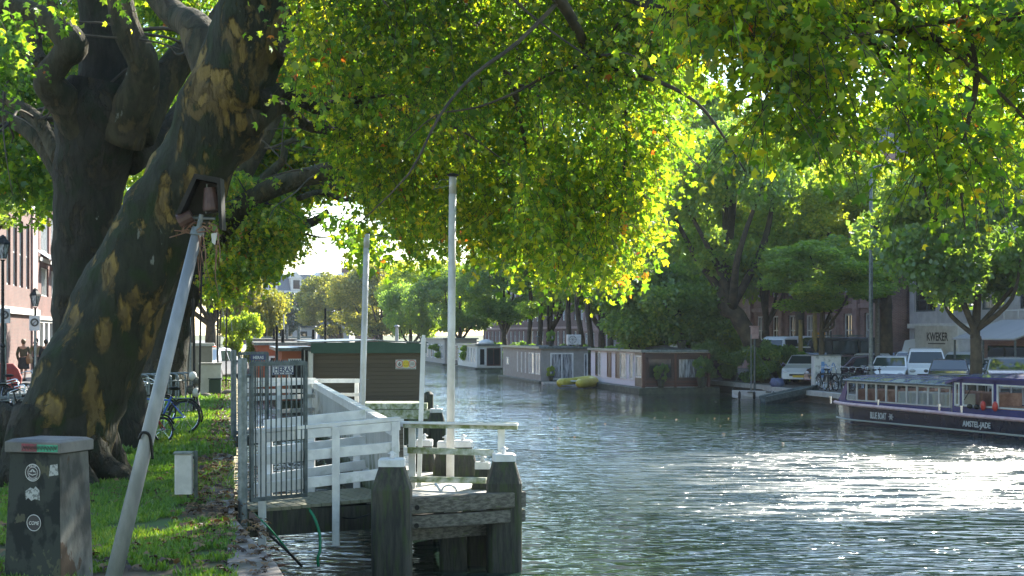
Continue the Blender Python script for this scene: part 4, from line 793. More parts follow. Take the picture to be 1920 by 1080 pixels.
# more boats further along the left
for q,(v,y,L_,W_,h_,wm_) in enumerate(((1.2,66,14,4.2,2.4,'red_wood'),(1.3,84,15,4.2,2.5,'hb_white'),(1.2,103,16,4.4,2.6,'hb_brown'),(1.4,124,18,4.4,2.5,'hb_white'),(3.8,50.5,9,.01,.01,None))):
    if wm_ is None: continue
    hb = houseboat(['orange-red boarded houseboat beyond the brown boathouse, seen past its left side','white houseboat beyond the orange-red one on the left side','brown houseboat further along the left side with chimneys','furthest white houseboat on the left side'][q],v,y,L_,W_,h_,M[wm_],.2)
    end_win(hb,.5,1.5,.7,1.9,M['white'],M['glass'],1); end_win(hb,2.2,3.6,.7,1.9,M['white'],M['glass'],1)
    for k in range(3):
        MB().tube([(W_*.3+k*.9,3+3*k,h_+.08),(W_*.3+k*.9,3+3*k,h_+.75+.2*(k%2))],[.09,.07],8).build('chimney', M['galv' if k%2 else 'black'], hb)
sm = thing('small_houseboat','orange-fronted small houseboat with hanging plant left of the brown boathouse','houseboat',(P(528,0,56).x,56,WZ),CA)
mb = MB(); mb.cbox(-.2,1.4,-.2,9,-.4,.3,.03); mb.build('hull', M['hull'], sm); MB().box(0,1.2,0,8.8,.3,2.25).build('wall', M['red_wood'], sm); MB().box(-.25,1.45,-.2,9,2.25,2.38).build('roof', M['galv'], sm)
end_win(sm,.25,.95,.35,1.95,M['white'],M['glass'],0,.07,'door')
for q,(px,t,b_,D,r_,m_) in enumerate(((610,578,640,58,.055,'black'),(519,612,700,45,.05,'black'),(744,612,640,57,.07,'stucco_grey'),(532,590,640,70,.04,'metal_white'))):
    o = thing('mooring_pole' if q != 2 else 'stove_pipe',['tall thin black pole rising behind the boathouse roof','black pole beside the far steel gate','pale stove pipe with cap on the boathouse roof','slim white mast left of the black pole'][q],'pole' if q != 2 else 'stove pipe',P(px,t,D)*1)
    zt = o.location.z; o.location.z = WZ-.5 if q != 2 else 1.66
    L_ = zt-o.location.z; mb = MB(); mb.tube([(0,0,0),(0,0,L_)],[r_*1.1,r_*.8],10)
    if q == 2: mb.tube([(0,0,L_),(0,0,L_+.06)],[r_*1.9,r_*.8],10)
    mb.build('shaft', M[m_], o, smooth=False)
# ---------------------------------------------------------------- small boats on the right
yd = thing('inflatable_dinghy','yellow inflatable dinghy between the grey and the lilac houseboats','dinghy',P(1084,716,77)*1,CA+.9); yd.location.z = WZ
mb = MB(); c = [(-1.3,-.55,.28),(.6,-.6,.28),(1.25,-.35,.34),(1.45,0,.38),(1.25,.35,.34),(.6,.6,.28),(-1.3,.55,.28)]; mb.tube(spline(c,5),[.12]+[.25]*29+[.25]*0+[.12],12); mb.build('tube', M['yellow_pvc'], yd, smooth=True)
MB().box(-1.2,1.1,-.45,.45,.12,.18).build('floor', M['galv'], yd); MB().box(-.2,.05,-.5,.5,.34,.40).build('bench', M['white'], yd)
def hull_mesh(mb, L_, Wd, H, fore=.35, bow=1.15, flat=.6, n=13, keel=.1, inner=.06, z0=-.15):
    """open boat hull: stations along +X (bow)"""
    rings = []
    for i in range(n):
        t = i/(n-1); x = -L_/2+L_*t; b_ = Wd/2*(1-max(0,(t-fore)/(1-fore))**2.2)*(.86+.14*min(1,t/.25)); b_ = max(b_,.02)
        z1 = H*(1+(bow-1)*t*t); zb = z0+max(0,t-.6)*1.0*keel*4; xl = x-.28*max(0,t-.7)/.3*L_*.35
        rings.append([(x,-b_,z1),((x+xl)/2,-b_*.93,(z1+zb)/2),(xl,-b_*flat,zb),(xl,b_*flat,zb),((x+xl)/2,b_*.93,(z1+zb)/2),(x,b_,z1),(x,b_-inner*min(1,b_/.2),z1),(x,max(b_*.85-inner,.004),(z1+zb)/2+.03),(x,b_*flat*.8,zb+.06),(x,-b_*flat*.8,zb+.06),(x,-max(b_*.85-inner,.004),(z1+zb)/2+.03),(x,-b_+inner*min(1,b_/.2),z1)])
    mb.loft(rings)
rb = thing('sailing_dinghy','small white dinghy with black fenders and a thin mast below the birdhouse pole','boat',P(1421,748,64)*1,2.95); rb.location.z = WZ
mb = MB(); hull_mesh(mb,2.3,1.0,.33,fore=.3,bow=1.2); mb.build('hull', M['stucco_grey'], rb, smooth=False)
mb = MB(); mb.box(-.6,-.35,-.5,.5,.30,.34); mb.box(.2,.45,-.5,.5,.30,.34); mb.build('benches', M['wood_grey'], rb)
for x in (-.7,.15,.8): MB().tube([(x,.52+.0*x,.36),(x,.56,.3),(x,.56,.05),(x,.55,0)],[.02,.06,.06,.02],8).build('fender', M['black'], rb, smooth=True)
MB().tube([(.3,0,.1),(.3,0,2.9)],[.03,.02],6).build('mast', M['galv'], rb)
mb = MB(); mb.tube([(.3,0,2.4),(1.15,0,.4)],.008,4); mb.tube([(.3,0,2.4),(-1.1,0,.4)],.008,4); mb.build('stays', M['galv'], rb)
sf = thing('flat_skiff','long grey flat skiff with its bow raised against the quay','boat',P(1484,752,61)*1,.2,rot=(0,R(-11),.2)); sf.location.z = WZ+.2
mb = MB(); hull_mesh(mb,2.6,.85,.30,fore=.6,bow=1.0); mb.build('hull', M['galv_dark'], sf)
mb = MB(); mb.bar((-1.25,.42,.315),(.7,.42,.315),.07,.02); mb.bar((-1.25,-.42,.315),(.7,-.42,.315),.07,.02); mb.build('gunwale', M['galv'], sf)
M['tarp'] = pmat('blue_tarpaulin', (.05,.065,.14), (.10,.12,.22), 6, .6, .5, 12)
mb = MB(); mb.ball((0,0,.18),.3,(1.15,.8,.75),12,8); tpo = mb.build('tarpaulin_bundle', M['tarp'], None, smooth=True); tpo.location = P(1458,738,65); tpo.location.z = RZ-.02; tag(tpo,'blue tarpaulin bundle beside the grey skiff','tarpaulin')
for v in tpo.data.vertices: v.co *= 1+.35*mnoise.noise(v.co*7)
bp_ = thing('birdhouse_pole','tall pole carrying a small grey box, beside the white dinghy','pole',P(1415,735,66)*1); bp_.location.z = RZ
MB().tube([(0,0,-.4),(0,0,2.2)],.05,8).build('pole', M['galv_dark'], bp_); mb = MB(); mb.cbox(-.17,.17,-.15,.15,2.2,2.75,.02); mb.box(-.22,.22,-.2,.2,2.75,2.8); mb.build('box', M['pink_stone'], bp_)
# ---------------------------------------------------------------- tour boat
M['navy'] = pmat('navy_hull_paint', (.012,.016,.035), (.018,.022,.045), 3, .22, spec=.6); M['violet'] = pmat('blue_violet_paint', (.022,.028,.13), (.03,.036,.16), 3, .25, coat=.6)
M['roof_glass'] = pmat('greenish_roof_glass', (.24,.27,.23), (.42,.45,.38), 3, .12, spec=.8, st=(1,3,1)); M['rub'] = pmat('pink_grey_rubbing_strake', (.42,.26,.29), (.5,.36,.38), 5, .5); M['stripe'] = pmat('pale_waterline_stripe', (.32,.34,.32), None, rough=.5)
A0 = P(1543,790,47.9); A0.z = WZ; ang = math.atan2(-(47.7-39.9), 14.1-11.0)
tb = thing('tour_boat','long blue-violet glass-roofed tour boat with a navy hull, moving along the right side','tour boat',A0,ang)
LB = 19.0; WB = 3.7      # local +X runs from the stern (left) to the bow, local +Y to the far side; the near side lies at y=0
def half(t): return WB/2*(1-max(0,(.10-t)/.10)**2*.28)*(1-max(0,(t-.80)/.20)**2.2)
def sheer(t): return .60+.03*math.cos(t*6)+.35*max(0,t-.55)**1.5
rg = []; N_ = 40
for i in range(N_+1):
    t = i/N_; x = LB*t; h_ = max(half(t),.03); cy = WB/2; s_ = sheer(t)
    rg.append([(x,cy-h_,s_),(x,cy-h_*.985,s_*.5),(x+.0,cy-h_*.95,.0),(x,cy-h_*.8,-.35),(x,cy+h_*.8,-.35),(x,cy+h_*.95,0),(x,cy+h_*.985,s_*.5),(x,cy+h_,s_)])
MB().loft(rg).build('hull', M['navy'], tb)
mb = MB(); mb.tube([(LB*i/N_,WB/2-half(i/N_)-.03,sheer(i/N_)) for i in range(N_)],.06,8); mb.build('rubbing_strake', M['rub'], tb)
mb = MB(); mb.tube([(LB*i/N_,WB/2-half(i/N_)*.965-.012,.12+.02*i/N_) for i in range(N_)],.028,6); mb.build('waterline_stripe', M['stripe'], tb)
mb = MB(); x0c, x1c = .5, 6.2; yy0, yy1 = .28, WB-.28; zs, zr = .62, 1.36
mb.box(x0c,x1c,yy0,yy0+.04,.56,.74); mb.box(x0c,x1c,yy1-.04,yy1,.56,.74); mb.box(x0c,x0c+.05,yy0+.05,yy1-.05,.56,.74)
mb.add([(x0c-.0,yy0-.004,.74),(x0c+.42,yy0+.02,zr),(x0c+.52,yy0+.02,zr),(x0c+.36,yy0-.004,.74),(x0c,yy0+.04,.74),(x0c+.42,yy0+.06,zr),(x0c+.52,yy0+.06,zr),(x0c+.36,yy0+.04,.74)],[(0,1,2,3),(7,6,5,4),(0,4,5,1),(1,5,6,2),(2,6,7,3)])
mb.build('cabin_side', M['violet'], tb)
nw = 10; wx0 = x0c+.5; ww_ = (x1c-wx0)/nw
for i in range(nw):
    xa, xb = wx0+i*ww_, wx0+(i+1)*ww_; mb = MB()
    mb.box(xa,xa+.035,yy0-.01,yy0+.03,.74,zr); mb.box(xb-.035,xb,yy0-.01,yy0+.03,.74,zr); mb.box(xa+.035,xb-.035,yy0-.01,yy0+.03,.74,.78); mb.box(xa+.035,xb-.035,yy0-.01,yy0+.03,zr-.05,zr)
    w_ = mb.build('window', M['stucco_grey'], tb); MB().box(xa+.035,xb-.035,yy0+.008,yy0+.014,.78,zr-.05).build('pane', M['glass_clear'], w_)
    mb = MB(); mb.box(xa,xa+.05,yy1-.03,yy1+.01,.74,zr); mb.build('far_window_post', M['stucco_grey'], tb)
rr_ = []
for x in (x0c+.38,x1c+.15):
    rr_.append([(x,yy0-.06,zr),(x,yy0-.06,zr+.07),(x,yy0+.3,zr+.17),(x,WB/2,zr+.24),(x,yy1-.3,zr+.17),(x,yy1+.06,zr+.07),(x,yy1+.06,zr)])
def rstrip(xa, xb, i0, i1, lift=.0): # a strip of the arched roof between two profile points
    q = rr_[0]; a_, b_ = q[i0], q[i1]; return [(xa,a_[1],a_[2]+lift),(xb,a_[1],a_[2]+lift),(xb,b_[1],b_[2]+lift),(xa,b_[1],b_[2]+lift)]
def slab(mb, q, th=.03): mb.add(q+[(x,y,z-th) for x,y,z in q],[(0,1,2,3),(7,6,5,4),(0,4,5,1),(1,5,6,2),(2,6,7,3),(3,7,4,0)])
xr0, xr1 = x0c+.38, x1c+.15; mb = MB()
mb.box(xr0,xr1,yy0-.06,yy0-.02,zr,zr+.07); mb.box(xr0,xr1,yy1+.02,yy1+.06,zr,zr+.07)
for k in range(8):
    xa = xr0+k*(xr1-xr0-.07)/7
    for i0 in (1,2,3,4): slab(mb, rstrip(xa,xa+.07,i0,i0+1))
mb.box(xr0,xr1,WB/2-.04,WB/2+.04,zr+.20,zr+.235); mb.build('roof_frame', M['violet'], tb)
for k in range(7):
    xa = xr0+k*(xr1-xr0-.07)/7+.071; xb = xr0+(k+1)*(xr1-xr0-.07)/7-.001; mb = MB()
    for i0 in (1,2,3,4): slab(mb, rstrip(xa,xb,i0,i0+1,-.012), .01)
    mb.build('roof_glass', M['glass_roof'], tb)
for i in range(0):
    xa = x0c+.55+i*.9; MB().add([(xa,yy0+.05,zr+.112),(xa+.84,yy0+.05,zr+.112),(xa+.84,yy0+.3,zr+.182),(xa,yy0+.3,zr+.182),(xa+.84,WB/2-.1,zr+.245),(xa,WB/2-.1,zr+.245),(xa,yy0+.05,zr+.10),(xa+.84,yy0+.05,zr+.10)],[(0,1,2,3),(3,2,4,5),(0,6,7,1)]).build('roof_glass', M['roof_glass'], tb)
mb = MB(); mb.tube([(x0c+.36,yy0-.065,zr+.04),(x1c+.2,yy0-.065,zr+.04)],.035,8); mb.build('roof_rail', M['galv'], tb)
# wheelhouse
mb = MB(); wx = x1c+.15; we = LB*.66
for (a,c,e,f) in ((wx,we,.56,.80),): mb.box(a,c,yy0-.05,yy0+.0,e,f); mb.box(a,c,yy1,yy1+.05,e,f)
px_ = [(wx,.06),(wx+.33,.07),(wx+1.78,.08),(wx+3.2,.08),(wx+4.7,.08)]
for x,wd in px_: mb.box(x,x+wd*1.6,yy0-.05,yy0+.0,.8,1.6)
mb.box(wx,we-.6,yy0-.05,yy0,1.5,1.62); mb.build('wheelhouse_side', M['violet'], tb)
rr_ = [[(x,yy0-.12,zz),(x,yy0-.12,zz+.07),(x,yy0+.35,zz+.14),(x,yy1-.35,zz+.14),(x,yy1+.12,zz+.07),(x,yy1+.12,zz)] for x,zz in ((wx-.25,1.44),(wx+.5,1.62),(we-.3,1.62))]
MB().loft(rr_).build('wheelhouse_roof', M['violet'], tb)
for xa,xb in ((wx+.10,wx+.32),(wx+.45,wx+1.77),(wx+1.92,wx+3.19),(wx+3.34,wx+4.69)):
    mb = MB(); f_ = .045
    for a,c,e,g in ((xa,xb,.82,.82+f_),(xa,xb,1.5-f_,1.5),(xa,xa+f_,.82+f_,1.5-f_),(xb-f_,xb,.82+f_,1.5-f_)): mb.box(a,c,yy0-.062,yy0-.01,e,g)
    w_ = mb.build('wheelhouse_window', M['metal_white'], tb); MB().box(xa+f_,xb-f_,yy0-.035,yy0-.03,.86,1.46).build('pane', M['glass_clear'], w_)
mb = MB(); mb.bar((wx+.55,yy0-.07,1.0),(wx+.9,yy0-.07,1.4),.012,.02); mb.build('wiper', M['black'], tb)
for x in (wx+.85,wx+1.15): MB().ball((x,yy0-.12,.83),.09,(1.3,.6,.8),10,6).build('black_lamp', M['black'], tb, smooth=True)
M['seat_reflection'] = pmat('reflection_red_seats', (.30,.14,.10), (.5,.28,.2), 3, .7); M['buoy'] = pmat('red_plastic', (.4,.03,.02), None, rough=.4)  # red-brown reflections of the windows are put into the seat colour
for x in (wx+1.45,wx+1.95): MB().ball((x,yy0-.14,.88),.13,(.75,.5,1.1),10,7).build('red_fender', M['buoy'], tb, smooth=True)
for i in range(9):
    x = wx0+.25+i*.56; mb = MB(); mb.box(x,x+.12,yy0+.15,WB/2-.35,.5,1.12); mb.box(x+.12,x+.45,yy0+.15,WB/2-.35,.5,.72); mb.build('seat', M['seat_reflection' if i<4 else 'stucco'], tb, bevel=.02)
    mb = MB(); mb.box(x,x+.12,WB/2+.35,yy1-.15,.5,1.12); mb.box(x+.12,x+.45,WB/2+.35,yy1-.15,.5,.72); mb.build('seat', M['seat_reflection'], tb, bevel=.02)
mb = MB(); mb.box(x0c,we-.3,yy0+.06,yy1-.06,.4,.48); mb.box(.1,x0c-.02,.5,WB-.5,.4,.56); mb.build('deck', M['wood_grey'], tb)
for x in (.3,2.9,5.9,6.9): MB().tube([(x,.12,.6),(x,.12,.8)],.04,8).tube([(x,.12,.80),(x,.12,.84)],.06,8).build('bollard', M['chrome'], tb)
M['letter'] = pmat('pale_lettering', (.45,.47,.5), None, rough=.5)
textmesh('boat_name','AMSTEL-JADE',.23,M['letter'],tb,(7.7,WB/2-half(.42)-.012,.26),(R(90),0,0),.003,.86,bold=.004)
textmesh('company_name','BLUE BOAT',.29,M['letter'],tb,(3.05,WB/2-half(.17)*.985-.03,.24),(R(88),0,0),.003,.55,bold=.004)
mb = MB(); c0 = Vector((3.72,WB/2-half(.2)*.985-.035,.34))
for a in range(-60,241,60): mb.bar(c0, c0+Vector((.14*math.cos(R(a)),0,.11*math.sin(R(a)))),.012,.008,(0,1,0))
mb.torus(c0,(0,1,0),.07,.007,16,4); mb.build('emblem', M['letter'], tb)
# ---------------------------------------------------------------- cars on the right quay (front towards the water)
M['car_glass'] = glassmat('car_glass', (.03,.045,.045), .03)
M['lamp_glass'] = pmat('headlamp_glass', (.5,.52,.55), None, rough=.1, metal=.3); M['plate_y'] = pmat('yellow_number_plate', (.5,.35,.02), None, rough=.5)
def carpaint(name,c,r_=.25): M[name] = pmat(name, c, None, rough=r_, spec=.6, coat=.8); return M[name]
carpaint('car_white',(.8,.81,.83)); carpaint('car_black',(.012,.014,.016)); carpaint('car_silver',(.5,.52,.54),.3); carpaint('car_aubergine',(.05,.03,.04)); carpaint('car_green',(.02,.035,.03)); carpaint('car_blue',(.03,.05,.10)); carpaint('car_grey',(.13,.14,.15))
def car(name, label, cat, loc, rz, paint, L_=3.9, Wd=1.68, H=1.46, style='hatch', group='cars parked along the right quay'):
    """side profile in (x, z), front at +X"""
    rt = thing(name,label,cat,loc,rz,group); h = H
    if style == 'hatch': prof = [(-.5,.30),(-.5,.62),(-.47,.66*h/1.0*.62+.2),(-.46,.90),(-.40,h*.93),(-.30,h*.99),(0,h),(.10,h*.965),(.27,h*.66),(.44,h*.56),(.49,h*.42),(.5,.30)]
    elif style == 'sedan': prof = [(-.5,.30),(-.5,.60),(-.485,.80),(-.36,h*.66),(-.22,h*.95),(-.08,h),(.06,h*.97),(.22,h*.67),(.44,h*.56),(.49,h*.42),(.5,.30)]
    elif style == 'van': prof = [(-.5,.32),(-.5,.7),(-.495,h*.9),(-.46,h*.985),(-.2,h),(.14,h*.985),(.22,h*.93),(.34,h*.60),(.46,h*.50),(.495,h*.36),(.5,.32)]
    else: prof = [(-.5,.34),(-.5,.8),(-.49,h*.92),(-.46,h*.985),(0,h),(.30,h*.985),(.36,h*.93),(.43,h*.58),(.48,h*.50),(.5,h*.36),(.5,.34)]
    belt = h*.60
    def yw(z, x): 
        k = Wd/2*(1-.10*max(0,abs(x)-.42)/.08*.6); return k if z <= belt else k*(1-.20*(z-belt)/(h-belt))
    nst = 5; rings = []
    for side in (-1,-.94,0,.94,1):
        rings.append([(x*L_*(.985 if abs(side)==1 else 1), yw(z,x)*(side if abs(side)!=1 else side*1.0), z if abs(side)!=1 else (z-.03 if z>.4 else z+.03)) for x,z in prof])
    body = MB().loft(rings, True, True).build('body', paint, rt, smooth=False, bevel=.03)
    # glass panels proud of the body
    def gp(pts, nm): MB().add(pts+[tuple(np.array(p)*[1,1,1]-np.array([0,0,.006])) for p in pts], [(0,1,2,3),(7,6,5,4),(0,4,5,1),(1,5,6,2),(2,6,7,3),(3,7,4,0)]).build(nm, M['car_glass'], rt)
    def prz(x): 
        for (xa,za),(xb,zb) in zip(prof[1:-1],prof[2:]):
            if xa <= x <= xb and xb > xa: return za+(zb-za)*(x-xa)/(xb-xa)
        return h
    i = {'hatch':(7,8),'sedan':(6,7),'van':(6,7),'bigvan':(6,7)}[style]; (xa,za),(xb,zb) = prof[i[0]],prof[i[1]]
    nx, nz_ = (za-zb), (xb-xa)*L_; nn_ = math.hypot(nx,nz_); nx, nz_ = nx/nn_*.012, nz_/nn_*.012
    def fp(t, s_): 
        x = xa+(xb-xa)*t; z = za+(zb-za)*t; return (x*L_+nx, s_*yw(z,x)*.90, z+nz_)
    gp([fp(.08,-1),fp(.08,1),fp(.92,1),fp(.92,-1)],'windscreen')
    for sd in (-1,1):
        segs = {'hatch':((-.36,-.12),(-.10,.15)),'sedan':((-.24,-.06),(-.04,.12)),'van':((.0,.22),),'bigvan':((.14,.36),)}[style]
        if name == 'dark_van': segs = ((-.45,-.18),(-.16,.12),(.14,.34))
        for a,c in segs:
            zt_ = min(h*.91, h*.93); z0 = belt+.04
            def sp_(x,z): return (x*L_, sd*(yw(z,x)+.008), z)
            ct = c-(.10 if c > .1 and style in ('hatch','sedan','van') else .015); at = a+(.05 if a < -.2 else .0)
            o = MB().add([sp_(a,z0),sp_(c,z0),sp_(ct,zt_),sp_(at,zt_)]+[(p[0],p[1]-sd*.02,p[2]) for p in (sp_(a,z0),sp_(c,z0),sp_(ct,zt_),sp_(at,zt_))],[(0,1,2,3),(7,6,5,4),(0,4,5,1),(1,5,6,2),(2,6,7,3),(3,7,4,0)]).build('side_window', M['car_glass'], rt)
        MB().ball((.20*L_ if style != 'bigvan' else .37*L_, sd*(Wd/2+.09), belt+.05),.10,(.6,.9,.7),8,6).build('wing_mirror', paint if style=='hatch' else M['black_plastic'], rt, smooth=True)
        MB().ball((.482*L_, sd*Wd*.36, h*.445),.13,(.35,1.1,.62),10,6).build('headlight', M['lamp_glass'], rt, smooth=True)
        for xw in (-.31*L_,.31*L_):
            mb = MB(); c0 = (xw, sd*(Wd/2-.09), .31); mb.tube([(xw,sd*(Wd/2-.2),.31),(xw,sd*(Wd/2+.01),.31)],.31,18); wo = mb.build('wheel', M['tyre'], rt)
            mb = MB(); mb.tube([(xw,sd*(Wd/2),.31),(xw,sd*(Wd/2+.022),.31)],.19,14); mb.build('rim', M['car_silver'], wo)
    x = .5*L_
    MB().box(x-.02,x+.012,-.42,.42,h*.30,h*.37).build('grille', M['black_plastic'], rt); MB().box(x,x+.022,-.26,.26,.36,.46).build('number_plate', M['plate_y'], rt)
    MB().box(x-.1,x+.03,-Wd*.43,Wd*.43,.27,.34).build('bumper', paint, rt, bevel=.02)
    if name == 'dark_van': mb = MB(); [mb.bar((-1.2,sd*.6,h+.09),(1.1,sd*.6,h+.09),.04,.04) for sd in (-1,1)]; [mb.bar((xx,-.66,h+.05),(xx,.66,h+.05),.04,.05) for xx in (-.9,0,.9)]; mb.build('roof_rack', M['galv'], rt)
    return rt
def cp(px, D): return (P(px,0,D).x, D, RZ+.008)
car('parked_car','silver car with yellow plate half hidden by the shrubs, left of the graffitied cabinet','car',cp(1512,69),R(-112),M['car_silver'],4.2,1.7,1.42,'sedan')
car('parked_car','dark aubergine car behind the parked bicycles','car',cp(1592,66),R(-150),M['car_aubergine'],4.2,1.7,1.42,'hatch')
car('parked_car','small white hatchback between the dark car and the white van','car',cp(1672,64),R(-112),M['car_white'],3.7,1.62,1.44,'hatch')
car('small_van','white panel van with a high rounded roof right of the white hatchback','van',cp(1735,64.5),R(-104),M['car_white'],4.2,1.72,1.78,'van')
car('parked_car','dark green-black hatchback in front of the white van','car',cp(1780,60),R(-108),M['car_black'],3.8,1.66,1.36,'hatch')
car('parked_car','light grey estate car behind the tree right of the white van','car',cp(1812,67),R(-120),M['car_silver'],4.4,1.75,1.6,'van')
car('parked_car','silver car with glinting windscreen at the right edge','car',cp(1888,57),R(-106),M['car_grey'],4.0,1.7,1.5,'hatch')
car('parked_car','small white car half hidden right of the dark trunk','car',cp(1852,63),R(-110),M['car_white'],3.8,1.65,1.35,'hatch')
car('dark_van','tall black van with a roof rack behind the graffitied cabinet','van',cp(1570,75),R(-172),M['car_black'],5.0,1.9,2.25,'bigvan')
car('delivery_van','white van roof showing behind the shrubs right of the leaning trunk','van',cp(1488,80),R(-140),M['car_white'],5.0,1.9,2.3,'bigvan')
car('parked_car','black car parked behind the silver car, left of the dark van','car',cp(1528,73),R(-118),M['car_green'],4.0,1.7,1.5,'sedan')
car('parked_car','dark blue car roof in the back row behind the small white hatchback','car',cp(1655,73),R(-118),M['car_blue'],4.2,1.7,1.5,'sedan')
car('parked_car','silver hatchback between the aubergine car and the white hatchback','car',cp(1632,67.5),R(-114),M['car_silver'],4.0,1.7,1.5,'hatch')
car('parked_car','dark estate car roof behind the dark green-black hatchback','car',cp(1772,69.5),R(-116),M['car_grey'],4.3,1.75,1.62,'hatch')
car('parked_car','white car roof between the thick trunk and the white van','car',cp(1712,72),R(-118),M['car_white'],4.3,1.7,1.55,'hatch')
c_ = car('parked_car','silver car on the left street seen past the grey kiosk','car',(P(398,0,58).x,58,.008),R(78),M['car_silver'],4.0,1.7,1.42,'sedan',None)
c_ = car('parked_car','orange-red car roof behind the silver car on the left street','car',(P(372,0,66).x,66,.008),R(82),carpaint('car_orange',(.45,.08,.02)),4.0,1.7,1.5,'hatch',None)
# box truck with lettering
tk = thing('box_truck','white delivery truck side with dark lettering and fruit pictures, behind the white van','truck',K(34.0,66.6,RZ),CA)
L_ = 4.3; MB().box(0,2.0,0,L_,.7,2.85).build('cargo_box', M['stucco'], tk, bevel=.04)
MB().loft([[(x,L_+.1,.5),(x,L_+1.8,.5),(x,L_+1.8,1.3),(x,L_+1.3,2.1),(x,L_+.1,2.2)] for x in (.1,1.9)]).build('cab', M['car_white'], tk, bevel=.05); MB().box(.2,2.2,0,L_+1.4,.45,.88).build('chassis', M['black'], tk)
for y in (1.0,L_+1.0):
    for x in (.05,2.1): MB().tube([(x,y,.48),(x+.26,y,.48)],.48,18).build('wheel', M['tyre'], tk)
textmesh('lettering','KWEKER',.56,M['dark_print'],tk,(-.006,2.0,2.1),(R(90),0,R(-90)),.003,.95,bold=.012)
MB().box(-.008,-.002,1.2,2.9,1.93,1.98).build('lettering_line', M['dark_print'], tk)
M['fruit'] = pmat('fruit_print', (.45,.20,.10), (.30,.34,.12), 7, .6, lo=.45, hi=.5, col3=(.45,.07,.05), s3=5, w3=(.55,.58))
mb = MB()
for k,(y,z,r_) in enumerate(((.7,1.25,.24),(1.2,1.2,.18),(1.7,1.22,.22),(2.3,1.28,.25),(2.9,1.2,.2),(3.5,1.25,.24))): mb.disc((-.006,y,z),(1,0,0),r_,.004,16)
mb.build('fruit_picture', M['fruit'], tk)
# awning kiosk and terrace
ak = thing('awning_kiosk','kiosk with a grey ribbed lean-to roof at the right edge, behind the glinting silver car','kiosk',K(34.2,60.3,RZ),CA)
mb = MB(); mb.box(.1,3.5,0,4.6,0,2.3); mb.build('wall', M['brick_pink'], ak)
mb = MB(); mb.add([(-1.3,-.3,2.15),(-1.3,5,2.15),(1.2,5,3.0),(1.2,-.3,3.0),(-1.3,-.3,2.22),(-1.3,5,2.22),(1.2,5,3.07),(1.2,-.3,3.07)],[(3,2,1,0),(4,5,6,7),(0,1,5,4),(1,2,6,5),(2,3,7,6),(3,0,4,7)]); mb.build('lean_to_roof', boards('ribbed_roof_sheet',(.30,.30,.31),(.36,.36,.37),.3,'Y',depth=.03), ak)
[MB().bar((-1.2,y,0),(-1.2,y,2.16),.07,.07,(1,0,0)).build('post', M['galv'], ak) for y in (-.2,2.4,4.9)]
MB().box(.04,.098,.4,4.2,.6,1.9).build('window', M['glass'], ak); mb = MB(); [mb.bar((1.2,y,3.1),(1.2,y,3.5),.04,.04,(1,0,0)) for y in (0,1.2,2.4,3.6,4.8)]; mb.bar((1.2,-.1,3.5),(1.2,4.9,3.5),.05,.05); mb.build('roof_railing', M['metal_white'], ak)
# graffitied white cabinet and sign posts on right quay
cb = thing('switch_cabinet','pale cabinet with blue graffiti among the bicycles on the right quay','cabinet',(P(1549,0,63).x,63,RZ),R(8))
MB().cbox(-.62,.62,-.2,.2,.0,1.46,.02).build('casing', pmat('pale_cabinet', (.42,.44,.44), (.5,.51,.5), 3, .6, col3=(.25,.27,.27), s3=4), cb)
mb = MB(); mb.box(-.3,-.15,-.212,-.205,.5,1.2); mb.tube(spline([(-.35,-.215,.6),(-.1,-.215,1.1),(.1,-.215,.7),(.25,-.215,1.15),(.4,-.215,.75)],5),.02,5); mb.build('graffiti', pmat('blue_spray', (.10,.22,.45), None, rough=.6), cb); MB().box(-.66,.66,-.23,.23,1.461,1.50).build('lid', M['galv'], cb)
for q,(px,D,top,r_,lab) in enumerate(((1633,61,330,.10,'tall grey lamp post beside the thick dark trunk'),(1645,66,560,.13,'brown wooden post right of the tall grey lamp post'),(1501,72,600,.13,'yellowish post with a small white arm above the silver car'),(1528,74,560,.14,'yellow-brown post behind the black van'))):
    z1 = P(0,top,D).z-RZ; o = thing('street_post' if q else 'street_lamp',lab,'post' if q else 'street lamp',(P(px,0,D).x,D,RZ),0)
    MB().tube([(0,0,0),(0,0,1.1),(0,0,1.15),(0,0,z1)],[r_*1.3,r_*1.25,r_,r_*.7],12).build('post', M['galv' if q==0 else 'wood_grey'] if q<2 else pmat('ochre_post',(.32,.25,.09),(.2,.16,.08),4,.7), o)
    if q == 0: MB().tube(spline([(0,0,z1),(.1,0,z1+.35),(.7,0,z1+.5)],4),.05,8).build('arm', M['galv'], o); MB().ball((.85,0,z1+.48),.22,(1.4,.7,.4),10,6).build('lamp_head', M['galv'], o, smooth=True)
    if q == 2: MB().bar((-.3,0,1.75),(.5,0,1.75),.05,.06).build('arm', M['metal_white'], o)
os_ = thing('hanging_sign','orange sign board with a dark ring in front of the brick building','sign',(P(1535,0,77).x,77,RZ))
MB().box(-.35,.35,-.05,.05,1.3,2.5).build('board', pmat('orange_board',(.6,.28,.02),None,rough=.5), os_); MB().torus((0,-.06,1.9),(0,1,0),.2,.045,20,6).build('ring', M['dark_print'], os_); MB().box(-.04,.04,-.03,.03,0,1.3).build('post', M['galv'], os_)
